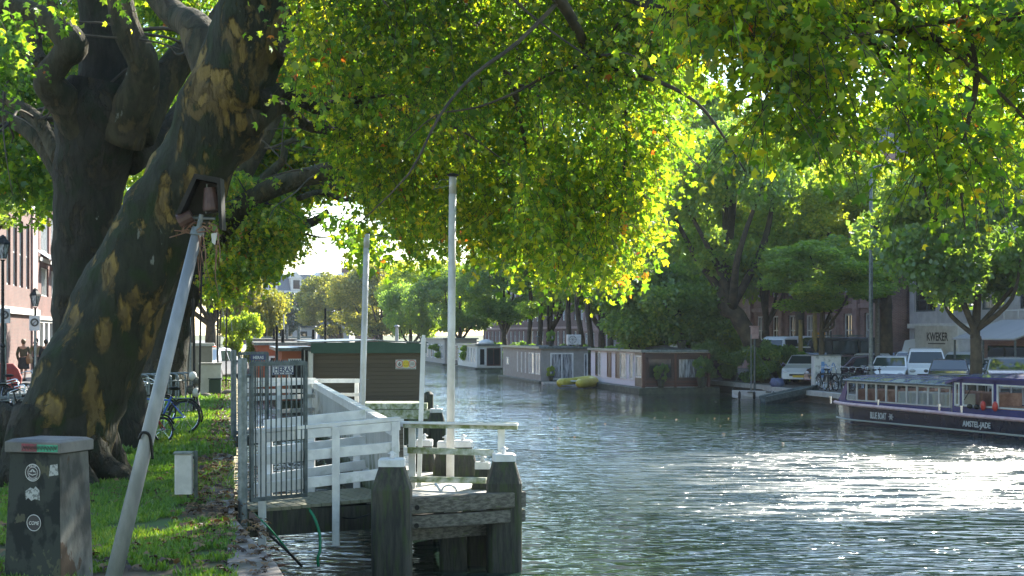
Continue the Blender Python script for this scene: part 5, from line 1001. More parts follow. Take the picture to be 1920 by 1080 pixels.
# ---------------------------------------------------------------- bicycles
def make_bike(label, paint, group, basket=None, saddle='black', sc=1.0, name='bicycle'):
    """front wheel at +X; origin between the wheels on the ground"""
    rt = thing(name,label,'bicycle',(0,0,0),0,group); r_ = .34*sc; wb = .53*sc
    for x in (-wb,wb):
        w_ = MB().torus((x,0,r_),(0,1,0),r_-.018,.02*sc+.003,30,6).build('wheel', M['tyre'], rt, smooth=True)
        mb = MB(); mb.torus((x,0,r_),(0,1,0),r_-.042,.009,26,4)
        for k in range(14): a = 2*math.pi*k/14; mb.tube([(x,.02*(-1)**k,r_),(x+(r_-.045)*math.cos(a),0,r_+(r_-.045)*math.sin(a))],.0022,3,cap=False)
        mb.tube([(x,-.05,r_),(x,.05,r_)],.02,6); mb.build('spokes', M['chrome'], w_)
        mb = MB(); ring = [(x+(r_+.03)*math.cos(a),0,r_+(r_+.03)*math.sin(a)) for a in np.linspace(R(20),R(195 if x<0 else 160),12)]; mb.tube(ring,.02,5); mb.build('mudguard', M['black'], rt, smooth=True)
    bb = Vector((-.05*sc,0,.29*sc)); st = Vector((-.24*sc,0,.74*sc)); hd = Vector((.36*sc,0,.80*sc)); hb_ = Vector((.40*sc,0,.60*sc)); rx = Vector((-wb,0,r_)); fx = Vector((wb,0,r_))
    mb = MB()
    for a,c,q in ((bb,st,.016),(bb,hb_,.018),(st*.85+bb*.15,hd*.5+hb_*.5,.015),(hd,hb_,.02)): mb.tube([a,c],q*sc+.004,7)
    for y in (-.05,.05):
        mb.tube([bb,rx+Vector((0,y,0))],.009,5); mb.tube([st*.85+bb*.15,rx+Vector((0,y,0))],.008,5); mb.tube([hb_,fx+Vector((0,y,0))],.011,5)
    mb.build('frame', paint, rt)
    mb = MB(); mb.tube([hd,hd+Vector((-.03,0,.2*sc))],.012,6); top = hd+Vector((-.03,0,.2*sc)); mb.tube(spline([top+Vector((-.22,.28*sc,-.02)),top+Vector((-.05,.24*sc,.03)),top,top+Vector((-.05,-.24*sc,.03)),top+Vector((-.22,-.28*sc,-.02))],4),.011,6); mb.build('handlebar', M['chrome'], rt, smooth=True)
    mb = MB(); mb.tube([st,st+Vector((-.03,0,.14*sc))],.012,6); mb.ball(st+Vector((-.05,0,.17*sc)),.11*sc,(1.2,.75,.35),10,6); mb.build('saddle', M[saddle], rt, smooth=True)
    mb = MB(); mb.box(-.68*sc,-.30*sc,-.07,.07,.70*sc,.72*sc); mb.tube([(-.62*sc,.06,.7*sc),(-wb,.06,r_)],.006,4); mb.tube([(-.62*sc,-.06,.7*sc),(-wb,-.06,r_)],.006,4); mb.build('carrier', M['galv'], rt)
    mb = MB(); mb.torus(bb+Vector((0,.045,0)),(0,1,0),.08,.008,16,4); mb.tube([bb+Vector((0,-.09,-.15*sc)),bb+Vector((0,-.06,0)),bb+Vector((0,.06,0)),bb+Vector((0,.09,.15*sc))],.009,5); mb.box(bb.x-.05,bb.x+.05,-.17,-.09,bb.z-.16*sc-.012,bb.z-.16*sc+.012); mb.box(bb.x-.05,bb.x+.05,.09,.17,bb.z+.15*sc-.012,bb.z+.15*sc+.012); mb.build('crankset', M['galv_dark'], rt)
    MB().ball(hd+Vector((.08,0,.02)),.04,(1,1,1),8,6).build('headlamp', M['lamp_glass'], rt, smooth=True)
    if basket: mb = MB(); mb.loft([[(hd.x+.05,-.14,.72*sc),(hd.x+.28,-.12,.72*sc),(hd.x+.28,.12,.72*sc),(hd.x+.05,.14,.72*sc)],[(hd.x+.02,-.2,.95*sc),(hd.x+.36,-.18,.95*sc),(hd.x+.36,.18,.95*sc),(hd.x+.02,.2,.95*sc)]]); mb.build('basket', M[basket], rt)
    return rt
M['bike_green'] = pmat('dark_green_paint', (.02,.05,.045), None, rough=.35); M['bike_red'] = pmat('red_paint', (.45,.03,.025), None, rough=.35); M['bike_blue'] = pmat('bright_blue_paint', (.02,.09,.4), None, rough=.35); M['wicker'] = pmat('wicker', (.22,.13,.06), (.3,.2,.1), 20, .8, .5, 40)
M['magenta'] = pmat('magenta_cloth', (.4,.03,.15), None, rough=.7)
BG1 = 'bicycles parked on the right quay'; BG2 = 'bicycles at the racks beside the left street'
b0 = make_bike('black bicycle in front of the graffitied cabinet, leftmost on the right quay', M['black'], BG1)
b0.location = (P(1540,0,61).x,61,RZ); b0.rotation_euler = (R(6),0,R(95))
for q,(px,D,a,lab,fm) in enumerate(((1560,60.6,70,'second bicycle from the left below the graffitied cabinet',None),(1577,60.2,100,'third bicycle from the left on the right quay','galv'),(1592,60.0,78,'green bicycle in the middle of the row on the right quay','bike_green'),(1607,59.8,96,'bicycle right of the middle of the quay row',None),(1622,60,82,'silver bicycle with a low handlebar in front of the aubergine car','galv'),(1637,60.4,110,'bicycle beside the white hatchback end of the quay row',None),(1652,61,75,'last bicycle of the quay row, behind the tour boat stern','bike_green'),(1568,62.2,170,'bicycle standing sideways close behind the quay row',None),(1612,62.4,10,'bicycle standing sideways in front of the aubergine car door',None))):
    c = copy_tree(b0); c.location = (P(px,0,D).x,D,RZ); c.rotation_euler = (R(-8+4*(q%5)),0,R(a)); c['label'] = lab
    if fm:
        for ch in c.children:
            if ch.name.startswith('frame'): ch.data = ch.data.copy(); ch.data.materials[0] = M[fm]
k1 = make_bike('black city bicycle leaning at the rack left of the leaning trunk, nearest the camera', M['black'], BG2); k1.location = (P(12,0,26).x,26,0); k1.rotation_euler = (R(6),0,R(12))
for q,(px,D,a,lab,fm) in enumerate(((-40,24.5,165,'dark bicycle cut by the left edge of the picture',None),(52,27.5,40,'bicycle with its wheel close to the leaning trunk',None),(2,29.5,20,'second-row bicycle behind the near rack','galv'),(72,31,35,'bicycle with upright handlebar in the second row','bike_green'),(40,37,40,'third-row bicycle below the red cargo bike',None),(100,38,100,'third-row bicycle near the trunk edge',None))):
    c = copy_tree(k1); c.location = (P(px,0,D).x,D,0); c.rotation_euler = (R(-6+5*(q%4)),0,R(a)); c['label'] = lab
    if fm:
        for ch in c.children:
            if ch.name.startswith('frame'): ch.data = ch.data.copy(); ch.data.materials[0] = M[fm]
c = copy_tree(k1); c.location = (P(222,0,25.6).x,25.6,0); c.rotation_euler = (R(5),0,R(115)); c['label'] = 'dark green bicycle half hidden by the foot of the leaning trunk on its right side'; c['group'] = 'bicycles between the plane trees'
k2 = make_bike('small red and blue child bicycle with a red frame behind the leaning grey post', M['bike_red'], 'bicycles between the plane trees', sc=.72, saddle='magenta'); k2.location = (P(277,0,25.6).x,25.6,0); k2.rotation_euler = (R(-7),0,R(55))
k3 = make_bike('blue bicycle lying against the child bicycle behind the leaning grey post', M['bike_blue'], 'bicycles between the plane trees', sc=1.0); k3.location = (P(296,0,28.3).x,28.3,0); k3.rotation_euler = (R(8),0,R(172))
c = copy_tree(k1); c.location = (P(258,0,30).x,30,0); c.rotation_euler = (R(8),0,R(40)); c['label'] = 'dark bicycle with white handlebar behind the child bicycle'; c['group'] = 'bicycles between the plane trees'
def rack(px, D, n_, rz, lab, h=.85, gp_=.38):
    rt = thing('bicycle_rack',lab,'bicycle rack',(P(px,0,D).x,D,0),rz); mb = MB()
    for i in range(n_):
        x = i*gp_; mb.tube(spline([(x,0,0),(x,0,h*.8),(x,.08,h),(x,.45,h),(x,.53,h*.8),(x,.53,0)],4),.022,7)
    mb.build('hoops', M['galv'], rt, smooth=True); mb = MB(); mb.tube([(-.1,0,.1),(n_*gp_,0,.1)],.02,6); mb.tube([(-.1,0,h*.85),(n_*gp_,0,h*.85)],.018,6); mb.build('rails', M['galv'], rt); return rt
rack(-60,27.8,8,R(8),'galvanised bicycle rack at the left edge beside the leaning trunk')
rack(235,33,10,R(62),'tilted galvanised bicycle rack between the two plane trunks',1.0,.26)
cg = thing('cargo_bicycle','red hooded cargo bicycle parked behind the left racks','cargo bicycle',(P(14,0,44).x,44,0),.3)
mb = MB(); mb.loft([[(-.5,-.35,.35),(.5,-.35,.35),(.5,.35,.35),(-.5,.35,.35)],[(-.65,-.42,.85),(.6,-.42,.85),(.6,.42,.85),(-.65,.42,.85)],[(-.6,-.40,1.3),(.45,-.40,1.25),(.45,.40,1.25),(-.6,.40,1.3)],[(-.35,-.25,1.5),(.25,-.25,1.48),(.25,.25,1.48),(-.35,.25,1.5)]]); mb.build('hood', pmat('dark_red_canvas',(.16,.02,.018),(.22,.03,.025),6,.8), cg, bevel=.05); cg.scale = (.72,.72,.72)
for x in (-1.0,.95): w_ = MB().torus((x,0,.3),(0,1,0),.28,.022,24,6).build('wheel', M['tyre'], cg, smooth=True); mb = MB(); [mb.tube([(x,0,.3),(x+.27*math.cos(a),0,.3+.27*math.sin(a))],.003,3) for a in np.linspace(0,6.28,13)[:-1]]; mb.build('spokes', M['chrome'], w_)
mb = MB(); mb.tube([(-1,0,.3),(-.7,0,.8),(.6,0,.3),(.95,0,.3)],.025,7); mb.tube([(-.75,0,.7),(-.7,0,1.1)],.02,6); mb.build('frame', M['black'], cg); MB().tube([(-.6,-.3,1.12),(-.7,0,1.1),(-.6,.3,1.12)],.015,6).build('handlebar', M['chrome'], cg)
# ---------------------------------------------------------------- people walking away on the left street
def skin(name, verts, edges, radii, m, parent, root=0):
    me = bpy.data.meshes.new(name); me.from_pydata(verts, edges, []); o = bpy.data.objects.new(name, me); COL.objects.link(o); o.parent = parent
    md = o.modifiers.new('skin','SKIN'); me.skin_vertices.new() if not me.skin_vertices else None
    for i,(v,r_) in enumerate(zip(me.skin_vertices[0].data, radii)):
        v.radius = (r_,r_) if not hasattr(r_,'__len__') else r_; v.use_root = (i == root)
    s2 = o.modifiers.new('sub','SUBSURF'); s2.levels = 2; s2.render_levels = 2; me.materials.append(m); md.use_smooth_shade = True
    ob = o.evaluated_get(bpy.context.evaluated_depsgraph_get()); nm = bpy.data.meshes.new_from_object(ob); o.modifiers.clear(); old = o.data; o.data = nm; bpy.data.meshes.remove(old); return o
M['skin'] = pmat('skin', (.42,.24,.17), (.38,.21,.15), 5, .55)
def person(label, loc, rz, top, bottom, hair, ht=1.75, long_=False, bag=None, skirt=False, group='people walking away on the left street'):
    rt = thing('person',label,'person',loc,rz,group); k = ht/1.75     # facing +Y, stride along Y
    v = [(0,0,.95),(0,0,1.15),(0,.0,1.38),(0,.01,1.47),(0,.02,1.56),(0,.03,1.64),(0,.03,1.70),
         (-.19,0,1.40),(-.25,-.06,1.13),(-.24,.08,.90),(-.235,.12,.80),(.19,0,1.40),(.25,.05,1.13),(.24,-.06,.90),(.235,-.07,.80),
         (-.10,.02,.88),(-.11,.14,.50),(-.11,.04,.10),(-.11,.18,.05),(.10,-.02,.88),(.11,-.06,.48),(.11,-.30,.14),(.11,-.20,.04)]
    e = [(0,1),(1,2),(2,3),(3,4),(4,5),(5,6),(2,7),(7,8),(8,9),(9,10),(2,11),(11,12),(12,13),(13,14),(0,15),(15,16),(16,17),(17,18),(0,19),(19,20),(20,21),(21,22)]
    rd = [(.14,.10),(.12,.09),(.15,.10),(.055,.055),(.075,.085),(.085,.10),(.06,.07),.055,.045,.036,.03,.055,.045,.036,.03,.085,.058,.04,.035,.085,.058,.04,.035]
    v = [tuple(c*k for c in p) for p in v]; rd = [tuple(c*k for c in r_) if hasattr(r_,'__len__') else r_*k for r_ in rd]
    skin('body', v, e, rd, M['skin'], rt)
    g = 1.22
    idx = [0,1,2,7,8,9,11,12,13]; mp_ = {a:i for i,a in enumerate(idx)}
    skin('jacket', [v[i] for i in idx], [(mp_[a],mp_[b]) for a,b in e if a in mp_ and b in mp_], [tuple(np.array(rd[i] if hasattr(rd[i],'__len__') else (rd[i],rd[i]))*g+.008) for i in idx], top, rt)
    idx = [0,15,16,17,19,20,21]; mp_ = {a:i for i,a in enumerate(idx)}
    if skirt:
        MB().loft([[(rx_*math.cos(a),ry_*math.sin(a)+.0,z*k) for a in np.linspace(0,2*math.pi,17)[:-1]] for rx_,ry_,z in ((.17,.13,1.0),(.21,.17,.85),(.24,.22,.62),(.25,.24,.5))]).build('skirt', bottom, rt, smooth=True)
    else: skin('trousers', [v[i] for i in idx], [(mp_[a],mp_[b]) for a,b in e if a in mp_ and b in mp_], [tuple(np.array(rd[i] if hasattr(rd[i],'__len__') else (rd[i],rd[i]))*1.2+.01) for i in idx], bottom, rt)
    MB().ball((0,.0,1.665*k),.112*k,(.92,1.05,1.08),12,9).build('hair', hair, rt, smooth=True)
    if long_: MB().ball((0,-.10,1.72*k),.06,(1,1,1),8,6).build('hair_bun', hair, rt, smooth=True)
    mb = MB()
    for i in (18,22): x,y,z = v[i]; mb.cbox(x-.05,x+.05,y-.2,y+.08,0,.09,.02)
    mb.build('shoes', M['black'], rt)
    return rt
M['cloth_olive'] = pmat('olive_cloth', (.06,.055,.035), (.085,.075,.05), 9, .9); M['cloth_dark'] = pmat('dark_cloth', (.02,.022,.025), (.035,.035,.04), 9, .9); M['cloth_mustard'] = pmat('mustard_cloth', (.20,.16,.07), (.25,.2,.09), 9, .9); M['hair_b'] = pmat('brown_hair', (.10,.06,.03), None, rough=.6); M['hair_d'] = pmat('dark_hair', (.02,.015,.012), None, rough=.6)
p1 = person('person in olive jacket and dark skirt with hair tied up', (P(44,0,60).x,60,0), .1, M['cloth_olive'], M['cloth_dark'], M['hair_b'], 1.74, True, None, True)
p2 = person('person in a mustard top and dark trousers walking beside the olive jacket', (P(68,0,63).x,63,0), .15, M['cloth_mustard'], M['cloth_dark'], M['hair_d'], 1.76)
p3 = person('person in dark clothes just showing at the trunk edge', (P(86,0,62).x,62,0), .1, M['cloth_dark'], M['cloth_dark'], M['hair_d'], 1.72)
bag = MB().loft([[(-.02,-.16,0),(.12,-.16,0),(.12,.16,0),(-.02,.16,0)],[(-.05,-.2,.2),(.14,-.2,.2),(.14,.2,.2),(-.05,.2,.2)],[(.0,-.1,.42),(.08,-.1,.42),(.08,.1,.42),(.0,.1,.42)]]).build('shoulder_bag', pmat('tan_leather',(.24,.13,.06),None,rough=.6), None, bevel=.02)
bag.location = (P(53,0,60).x,60,.72); tag(bag,'tan shoulder bag at the hip of the person in the olive jacket','bag')
# street lamps and signs on left
def lantern(px, D, topy, lab):
    z1 = P(0,topy,D).z; o = thing('street_lamp',lab,'street lamp',(P(px,0,D).x,D,0))
    MB().lathe([(.16,0),(.14,.5),(.07,.7),(.055,1.6),(.08,1.65),(.05,1.72),(.04,z1-.75),(.09,z1-.7)],(0,0,0),12).build('post', M['black'], o)
    MB().lathe([(.08,z1-.68),(.19,z1-.28)],(0,0,0),6).build('lamp_glass', M['curtain'], o)
    mb = MB(); mb.lathe([(.22,z1-.28),(.20,z1-.22),(.10,z1-.10),(.09,z1-.05),(.05,z1-.03),(.02,z1)],(0,0,0),6); [mb.bar((.09*math.cos(a),.09*math.sin(a),z1-.68),(.2*math.cos(a),.2*math.sin(a),z1-.28),.015,.015) for a in np.linspace(0,2*math.pi,7)[:-1]]; mb.build('lamp_cap', M['black'], o)
lantern(66,52,540,'old lantern-shaped street lamp above the pale sign left of the trunk'); lantern(5,40,440,'dark lantern on a post at the left edge of the picture')
def streetsign(px, D, y0, y1, w_, lab):
    z1 = P(0,y0,D).z; z0 = P(0,y1,D).z; o = thing('traffic_sign',lab,'traffic sign',(P(px,0,D).x,D,0)); wd = w_/F*D/2
    MB().cbox(-wd,wd,-.02,.02,z0,z1,.008).build('board', M['stucco_grey'], o); MB().tube([(0,.05,0),(0,.05,z1-.05)],.03,8).build('post', M['galv'], o)
    mb = MB(); zc = (z0+z1)/2+.03; r_ = wd*.62; mb.torus((0,-.024,zc),(0,1,0),r_,.03,22,6); mb.bar((-r_*.7,-.026,zc-r_*.7),(r_*.7,-.026,zc+r_*.7),.012,.05,(0,1,0)); mb.build('symbol', M['dark_print'], o)
streetsign(9,42,578,606,20,'grey-backed square sign with a ring symbol at the left edge'); streetsign(65,50,592,620,20,'square sign with a dark ring symbol under the lantern street lamp')
# ---------------------------------------------------------------- foreground: cabinet, leaning post, small cabinet
M['cab_paint'] = pmat('dark_graffiti_paint', (.016,.02,.02), (.035,.042,.038), 3, .7, .1, 20, spec=.15, lo=.45, hi=.5, col3=(.07,.072,.05), s3=4.5, w3=(.60,.615), st=(1.2,1,.8))
M['cab_lit_side'] = pmat('lit_side_peeling_paint', (.05,.052,.047), (.15,.15,.135), 4, .8, .3, 20, spec=.2, st=(1,1,.45), col3=(.07,.05,.035), s3=5, w3=(.57,.6)); M['cab_lid'] = pmat('stained_metal_lid', (.07,.072,.07), (.16,.155,.14), 2.5, .7, .1, 30)  # casing sides: sunlit tone put into the paint colour, with peeling blotches
D = 11.6; uc = thing('utility_cabinet','dark stickered utility cabinet with graffiti on its lid, before the leaning plane tree','cabinet',(P(93,0,D).x,D,0),R(-17))
w_, d_ = .232, .20; zt = P(0,845,D).z
mb = MB(); mb.loft([[(-w_-.04,-d_-.04,-.15),(w_+.04,-d_-.04,-.15),(w_+.04,d_+.02,-.15),(-w_-.04,d_+.02,-.15)],[(-w_,-d_,zt-.005),(w_,-d_,zt-.005),(w_,d_,zt-.005),(-w_,d_,zt-.005)]])
bd = mb.build('casing', M['cab_paint'], uc, bevel=.008); bd.data.materials.append(M['cab_lit_side'])
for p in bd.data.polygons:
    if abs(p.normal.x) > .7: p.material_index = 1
mb = MB(); mb.loft([[(-w_-.03,-d_-.03,zt),(w_+.03,-d_-.03,zt),(w_+.03,d_+.03,zt),(-w_-.03,d_+.03,zt)],[(-w_-.03,-d_-.03,zt+.085),(w_+.03,-d_-.03,zt+.085),(w_+.03,d_+.03,zt+.085),(-w_-.03,d_+.03,zt+.085)],[(-w_+.01,-d_+.01,zt+.105),(w_-.01,-d_+.01,zt+.105),(w_-.01,d_-.01,zt+.105),(-w_+.01,d_-.01,zt+.105)]])
lid = mb.build('lid', M['cab_lid'], uc, bevel=.006)
M['tag_red'] = pmat('dark_red_tag', (.22,.02,.04), (.08,.02,.03), 20, .5); M['tag_green'] = pmat('green_tag', (.02,.28,.17), (.015,.2,.12), 20, .5)
yf = -d_-.033
mb = MB(); mb.box(-.10,.04,yf,yf+.003,zt+.012,zt+.073); mb.build('red_tag', M['tag_red'], lid); mb = MB(); mb.box(.045,.235,yf,yf+.003,zt+.010,zt+.068); mb.build('green_tag', M['tag_green'], lid)
mb = MB()
for k in range(11):
    x = -.09+k*.029; mb.tube(spline([(x,yf-.002,zt+.02),(x+.012,yf-.002,zt+.055),(x+.02,yf-.002,zt+.03),(x+.03,yf-.002,zt+.06)],3),.0025,4)
mb.build('scribble', M['dark_print'], lid)
def fy(z): return -d_-.04*(zt-z)/(zt+.15)-.004
M['sticker'] = pmat('white_sticker', (.5,.52,.52), None, rough=.6); M['sticker_worn'] = pmat('torn_sticker', (.33,.35,.35), (.12,.13,.13), 30, .7, lo=.5, hi=.56); M['sticker_dark'] = pmat('dark_sticker', (.02,.02,.025), None, rough=.5)
z = zt-.16; cxs = -.01
st = MB().disc((cxs,fy(z),z),(0,1,0),.072,.003,28).build('round_sticker', M['sticker_dark'], uc); MB().torus((cxs,fy(z)-.002,z),(0,1,0),.068,.003,30,4).build('ring', M['sticker'], st); MB().torus((cxs,fy(z)-.002,z),(0,1,0),.045,.002,30,4).build('ring', M['sticker'], st)
textmesh('lettering','ESTB',.03,M['sticker'],st,(cxs,fy(z)-.003,z+.046),(R(90),0,0),.0006); mb = MB(); [mb.bar((cxs+.057*math.sin(a)-.003,fy(z)-.003,z-.057*math.cos(a)-.006),(cxs+.057*math.sin(a)+.003,fy(z)-.003,z-.057*math.cos(a)+.006),.003,.003,(0,1,0)) for a in np.linspace(-.75,.75,11)]; mb.build('small_print', M['sticker'], st)
mb = MB(); [mb.bar((cxs+.035*math.cos(a),fy(z)-.003,z+.005),(cxs+.012*math.cos(a),fy(z)-.003,z+.03*abs(math.sin(a))),.003,.008,(0,1,0)) for a in np.linspace(R(15),R(165),6)]; mb.tube([(cxs-.035,fy(z)-.003,z-.008),(cxs,fy(z)-.003,z-.02),(cxs+.035,fy(z)-.003,z-.008)],.004,4); mb.build('star_emblem', M['sticker'], st)
z = zt-.125; mb = MB(); mb.prism([(0,0),(.085,.012),(.078,.10),(.012,.09)],-.0015,.0015); so_ = mb.build('square_sticker', M['sticker_worn'], uc); so_.location = (.14,fy(z)+.0,z-.06); so_.rotation_euler = (R(90),0,0)
z = zt-.33; mb = MB(); mb.prism([(-.075,.02),(-.03,.05),(.0,.04),(.02,.06),(.055,.03),(.06,-.05),(.01,-.04),(-.02,-.055),(-.05,-.03),(-.07,-.05)],-.0015,.0015); so_ = mb.build('torn_sticker', M['sticker_worn'], uc); so_.location = (.0,fy(z),z); so_.rotation_euler = (R(90),0,0)
z = zt-.56; st = MB().disc((.01,fy(z),z),(0,1,0),.068,.003,28).build('round_sticker', M['sticker_dark'], uc); MB().torus((.01,fy(z)-.002,z),(0,1,0),.064,.003,30,4).build('ring', M['sticker'], st); textmesh('lettering','COME',.042,M['sticker'],st,(.01,fy(z)-.003,z-.016),(R(90),0,0),.0006,.8,shear=.2)
# leaning post with signal hood
base = Vector((P(205,0,10.9).x,10.9,0)); topp = P(371,432,11.3)
lp = thing('signal_post','leaning tapered grey post with a black hooded signal box, before the big trunk','signal post',base)
t_ = topp-base; MB().tube([-t_*.08, t_*.5, t_],[.066,.054,.044],20).build('post', M['pole_grey'], lp, smooth=True)
mb = MB()
a_ = t_.normalized(); MB().tube([t_*.985, t_*1.0+a_*.02],[.056,.05],16).build('cap', M['galv'], lp)
mb = MB(); sd_ = Vector((0,-1,0)); pt = t_*.42; side = Vector((.045,-.042,0)); mb.tube(spline([pt+Vector((-.05,-.052,.0)),pt+Vector((-.02,-.066,.05)),pt+Vector((.03,-.058,.03)),pt+Vector((.045,-.04,-.07)),pt+Vector((.05,-.035,-.16))],4),.012,5); mb.build('black_mark', M['black'], lp, smooth=True)
hood = MB(); c = t_+Vector((0,0,.02))
def H(px,py,D=11.3): return P(px,py,D)-base
hf = [H(368,326),H(417,334),H(420,425),H(403,408),H(335,415)] # outline as seen
y1, y2 = -.07, .085
ol = [(368,327),(416,335),(420,432),(414,430),(410,345),(372,337),(342,402),(333,402)]
mb = MB(); n_ = len(ol); f_ = [H(x,y)+Vector((0,y1,0)) for x,y in ol]; b_ = [H(x,y)+Vector((0,y2,0)) for x,y in ol]
mb.add(f_+b_, [(i,(i+1)%n_,n_+(i+1)%n_,n_+i) for i in range(n_)]+[tuple(range(n_))[::-1],tuple(range(n_,2*n_))]); mb.build('hood', M['black'], lp)
ol = [(371,337),(411,344),(413,395),(375,402),(343,402)]; n_ = len(ol); mb = MB(); f_ = [H(x,y)+Vector((0,.075,0)) for x,y in ol]; b_ = [H(x,y)+Vector((0,.09,0)) for x,y in ol]
mb.add(f_+b_, [(i,(i+1)%n_,n_+(i+1)%n_,n_+i) for i in range(n_)]+[tuple(range(n_))[::-1],tuple(range(n_,2*n_))]); mb.build('back_plate', M['black'], lp)
M['rust_lamp'] = pmat('rusty_pink_lamp', (.05,.025,.02), (.10,.055,.045), 8, .6); mb = MB(); a0, a1 = H(393,352), H(397,390); mb.tube([a0,a1,a1+(a1-a0)*.12],[.045,.072,.07],14); mb.build('lamp_cone', M['rust_lamp'], lp, smooth=False)
mb = MB(); mb.tube([H(360,404),H(336,416)],[.05,.062],12); mb.build('side_lamp', M['rust_lamp'], lp); mb = MB(); mb.tube([H(372,430),H(378,402)],.02,8); mb.tube([H(345,408),H(404,410)],.012,6); mb.tube([H(388,345),H(386,400)],.006,5); mb.build('bracket', M['galv'], lp)
mb = MB(); mb.prism([(0,0),(.05,.01),(.03,-.09),(.005,-.07)],-.002,.002); q_ = mb.build('torn_label', M['sticker'], lp); q_.location = H(396,438); q_.rotation_euler = (R(90),0,0)
mb = MB(); mb.tube(spline([H(380,425),H(378,500),H(376,600),H(374,720),Vector(P(372,735,11.6))-base],4),.009,6); mb.tube(spline([H(378,430),H(365,520),H(356,640),H(350,740)],4),.004,5); mb.build('cable', M['black'], lp)
vn = thing('dead_vine','tangle of dry reddish vine stems hanging from the top of the leaning post','vine',topp)
mb = MB(); g = random.Random(4); M['vine'] = pmat('dry_vine', (.14,.06,.035), (.2,.12,.07), 10, .7)
for k in range(9):
    a = P(g.uniform(370,410),g.uniform(425,440),11.3+g.uniform(-.1,.1))-topp; pts = [a]; x = g.uniform(-10,30)
    for i in range(4): pts.append(a+Vector((x/2667*11.3*(i+1)/4+g.uniform(-.01,.02),g.uniform(-.03,.03),-g.uniform(.06,.14)*(i+1))))
    mb.tube(spline(pts,3),lerp_list([.005,.0045,.004,.003,.002],3),5)
for k in range(14): a = Vector((g.uniform(-.15,.16),g.uniform(-.08,.08),g.uniform(-.02,.05))); mb.tube(spline([a,a+Vector((g.uniform(-.08,.08),0,g.uniform(-.04,.04))),a+Vector((g.uniform(-.12,.12),0,g.uniform(-.06,.05)))],3),.005,5)
mb.build('stems', M['vine'], vn, smooth=True)
# small pale cabinet on a post
D = 16.9; sc_ = thing('meter_box','small pale meter box on a dark post, right of the leaning grey post','meter box',(P(348,0,D).x,D,0),R(6))
zz0, zz1 = P(0,925,D).z, P(0,850,D).z; mb = MB(); mb.cbox(-.115,.085,-.12,.08,zz0,zz1,.012); mb.build('box', pmat('stained_pale_plastic',(.36,.36,.34),(.46,.46,.43),5,.6,col3=(.22,.22,.2),s3=5,w3=(.6,.8)), sc_); MB().box(-.13,.09,-.135,.095,zz1+.001,zz1+.02).build('lid', M['galv'], sc_)
mb = MB(); mb.box(.10,.14,-.02,.02,-.1,zz1+.03); mb.bar((.10,0,zz1-.05),(.05,.0,zz1-.05),.03,.03); mb.bar((.09,0,zz0+.04),(.05,.0,zz0+.04),.03,.03); mb.tube([(.02,0,zz0),(.06,.03,-.05)],.015,6); mb.build('post', M['galv_dark'], sc_)
# ---------------------------------------------------------------- steel gates
def gate(px0, px1, D0, D1, htp, lab, n_=10, base=0):
    a = P(px0,0,D0); a.z = base; b = P(px1,0,D1); b.z = base; L_ = (b-a).length; rz = math.atan2(b.y-a.y,b.x-a.x)
    rt = thing('steel_gate',lab,'gate',(a.x,a.y,base),rz,'steel gates at the gangways'); h = htp
    MB().tube([(0,0,-.3),(0,0,h),(0,0,h+.005)],[.055,.055,.03],16).build('post', M['galv'], rt)
    lf = MB()
    lf.box(.10,L_,-.02,.02,h-.09,h-.045); lf.box(.10,L_,-.02,.02,.0,.045); lf.box(.10,.14,-.022,.022,.046,h-.091); lf.box(L_-.04,L_,-.022,.022,.046,h-.091)
    lf.build('leaf_frame', M['galv_dark'], rt)
    for i in range(n_):
        x = .14+(L_-.18)*(i+.5)/n_; MB().tube([(x,0,.046),(x,0,h-.0905)],.0095,8).build('bar', M['galv_dark'], rt)
    mb = MB(); k = 0; x = .12
    while x < L_-.02: mb.add([(x-.014,-.004,h-.045),(x+.014,-.004,h-.045),(x,0,h-.012),(x-.014,.004,h-.045),(x+.014,.004,h-.045)],[(0,1,2),(4,3,2),(1,4,2),(0,2,3),(0,3,4,1)]); x += .032
    mb.build('spikes', M['galv_dark'], rt); mb = MB(); [mb.tube([(.055,0,z),(.10,0,z)],.018,8) for z in (.15,h-.2)]; mb.build('hinges', M['galv'], rt)
    return rt, L_, h
M['sign_blue'] = pmat('navy_sign', (.015,.03,.09), None, rough=.5)
g1, L_, h = gate(455,575,16.8,17.4,1.70,'near grey steel gate with a lettered plate, standing open at the quay edge')
sx = L_*.60; sgn = MB().box(sx-.15,sx+.15,-.032,-.024,h-.20,h-.09).build('name_plate', M['sticker'], g1)
mb = MB(); z1,z0 = h-.092,h-.198
for a,c,e,f in ((sx-.15,sx+.15,z1-.008,z1),(sx-.15,sx+.15,z0,z0+.028),(sx-.15,sx-.142,z0+.028,z1-.008),(sx+.142,sx+.15,z0+.028,z1-.008)): mb.box(a,c,-.035,-.0325,e,f)
mb.build('plate_border', M['sign_blue'], sgn); textmesh('lettering','HERAS',.086,M['sign_blue'],sgn,(sx,-.0345,z0+.034),(R(90),0,0),.001,1.0,bold=.0025)
mb = MB(); [mb.box(sx+a,sx+a+w3,-.0375,-.0355,z0+.009,z0+.019) for a,w3 in ((-.125,.022),(-.095,.03),(-.045,.02),(-.018,.03),(.03,.018),(.055,.034),(.1,.02))]; mb.build('small_print', M['sticker'], sgn)
g2, L2, h2 = gate(438,503,26.7,27.2,1.68,'far grey steel gate with a lettered plate, behind the near one')
sx = L2*.68; sgn = MB().box(sx-.17,sx+.17,-.032,-.024,h2-.19,h2-.08).build('name_plate', M['sign_blue'], g2); textmesh('lettering','HERAS',.08,M['sticker'],sgn,(sx,-.034,h2-.165),(R(90),0,0),.001,1.0,bold=.002)
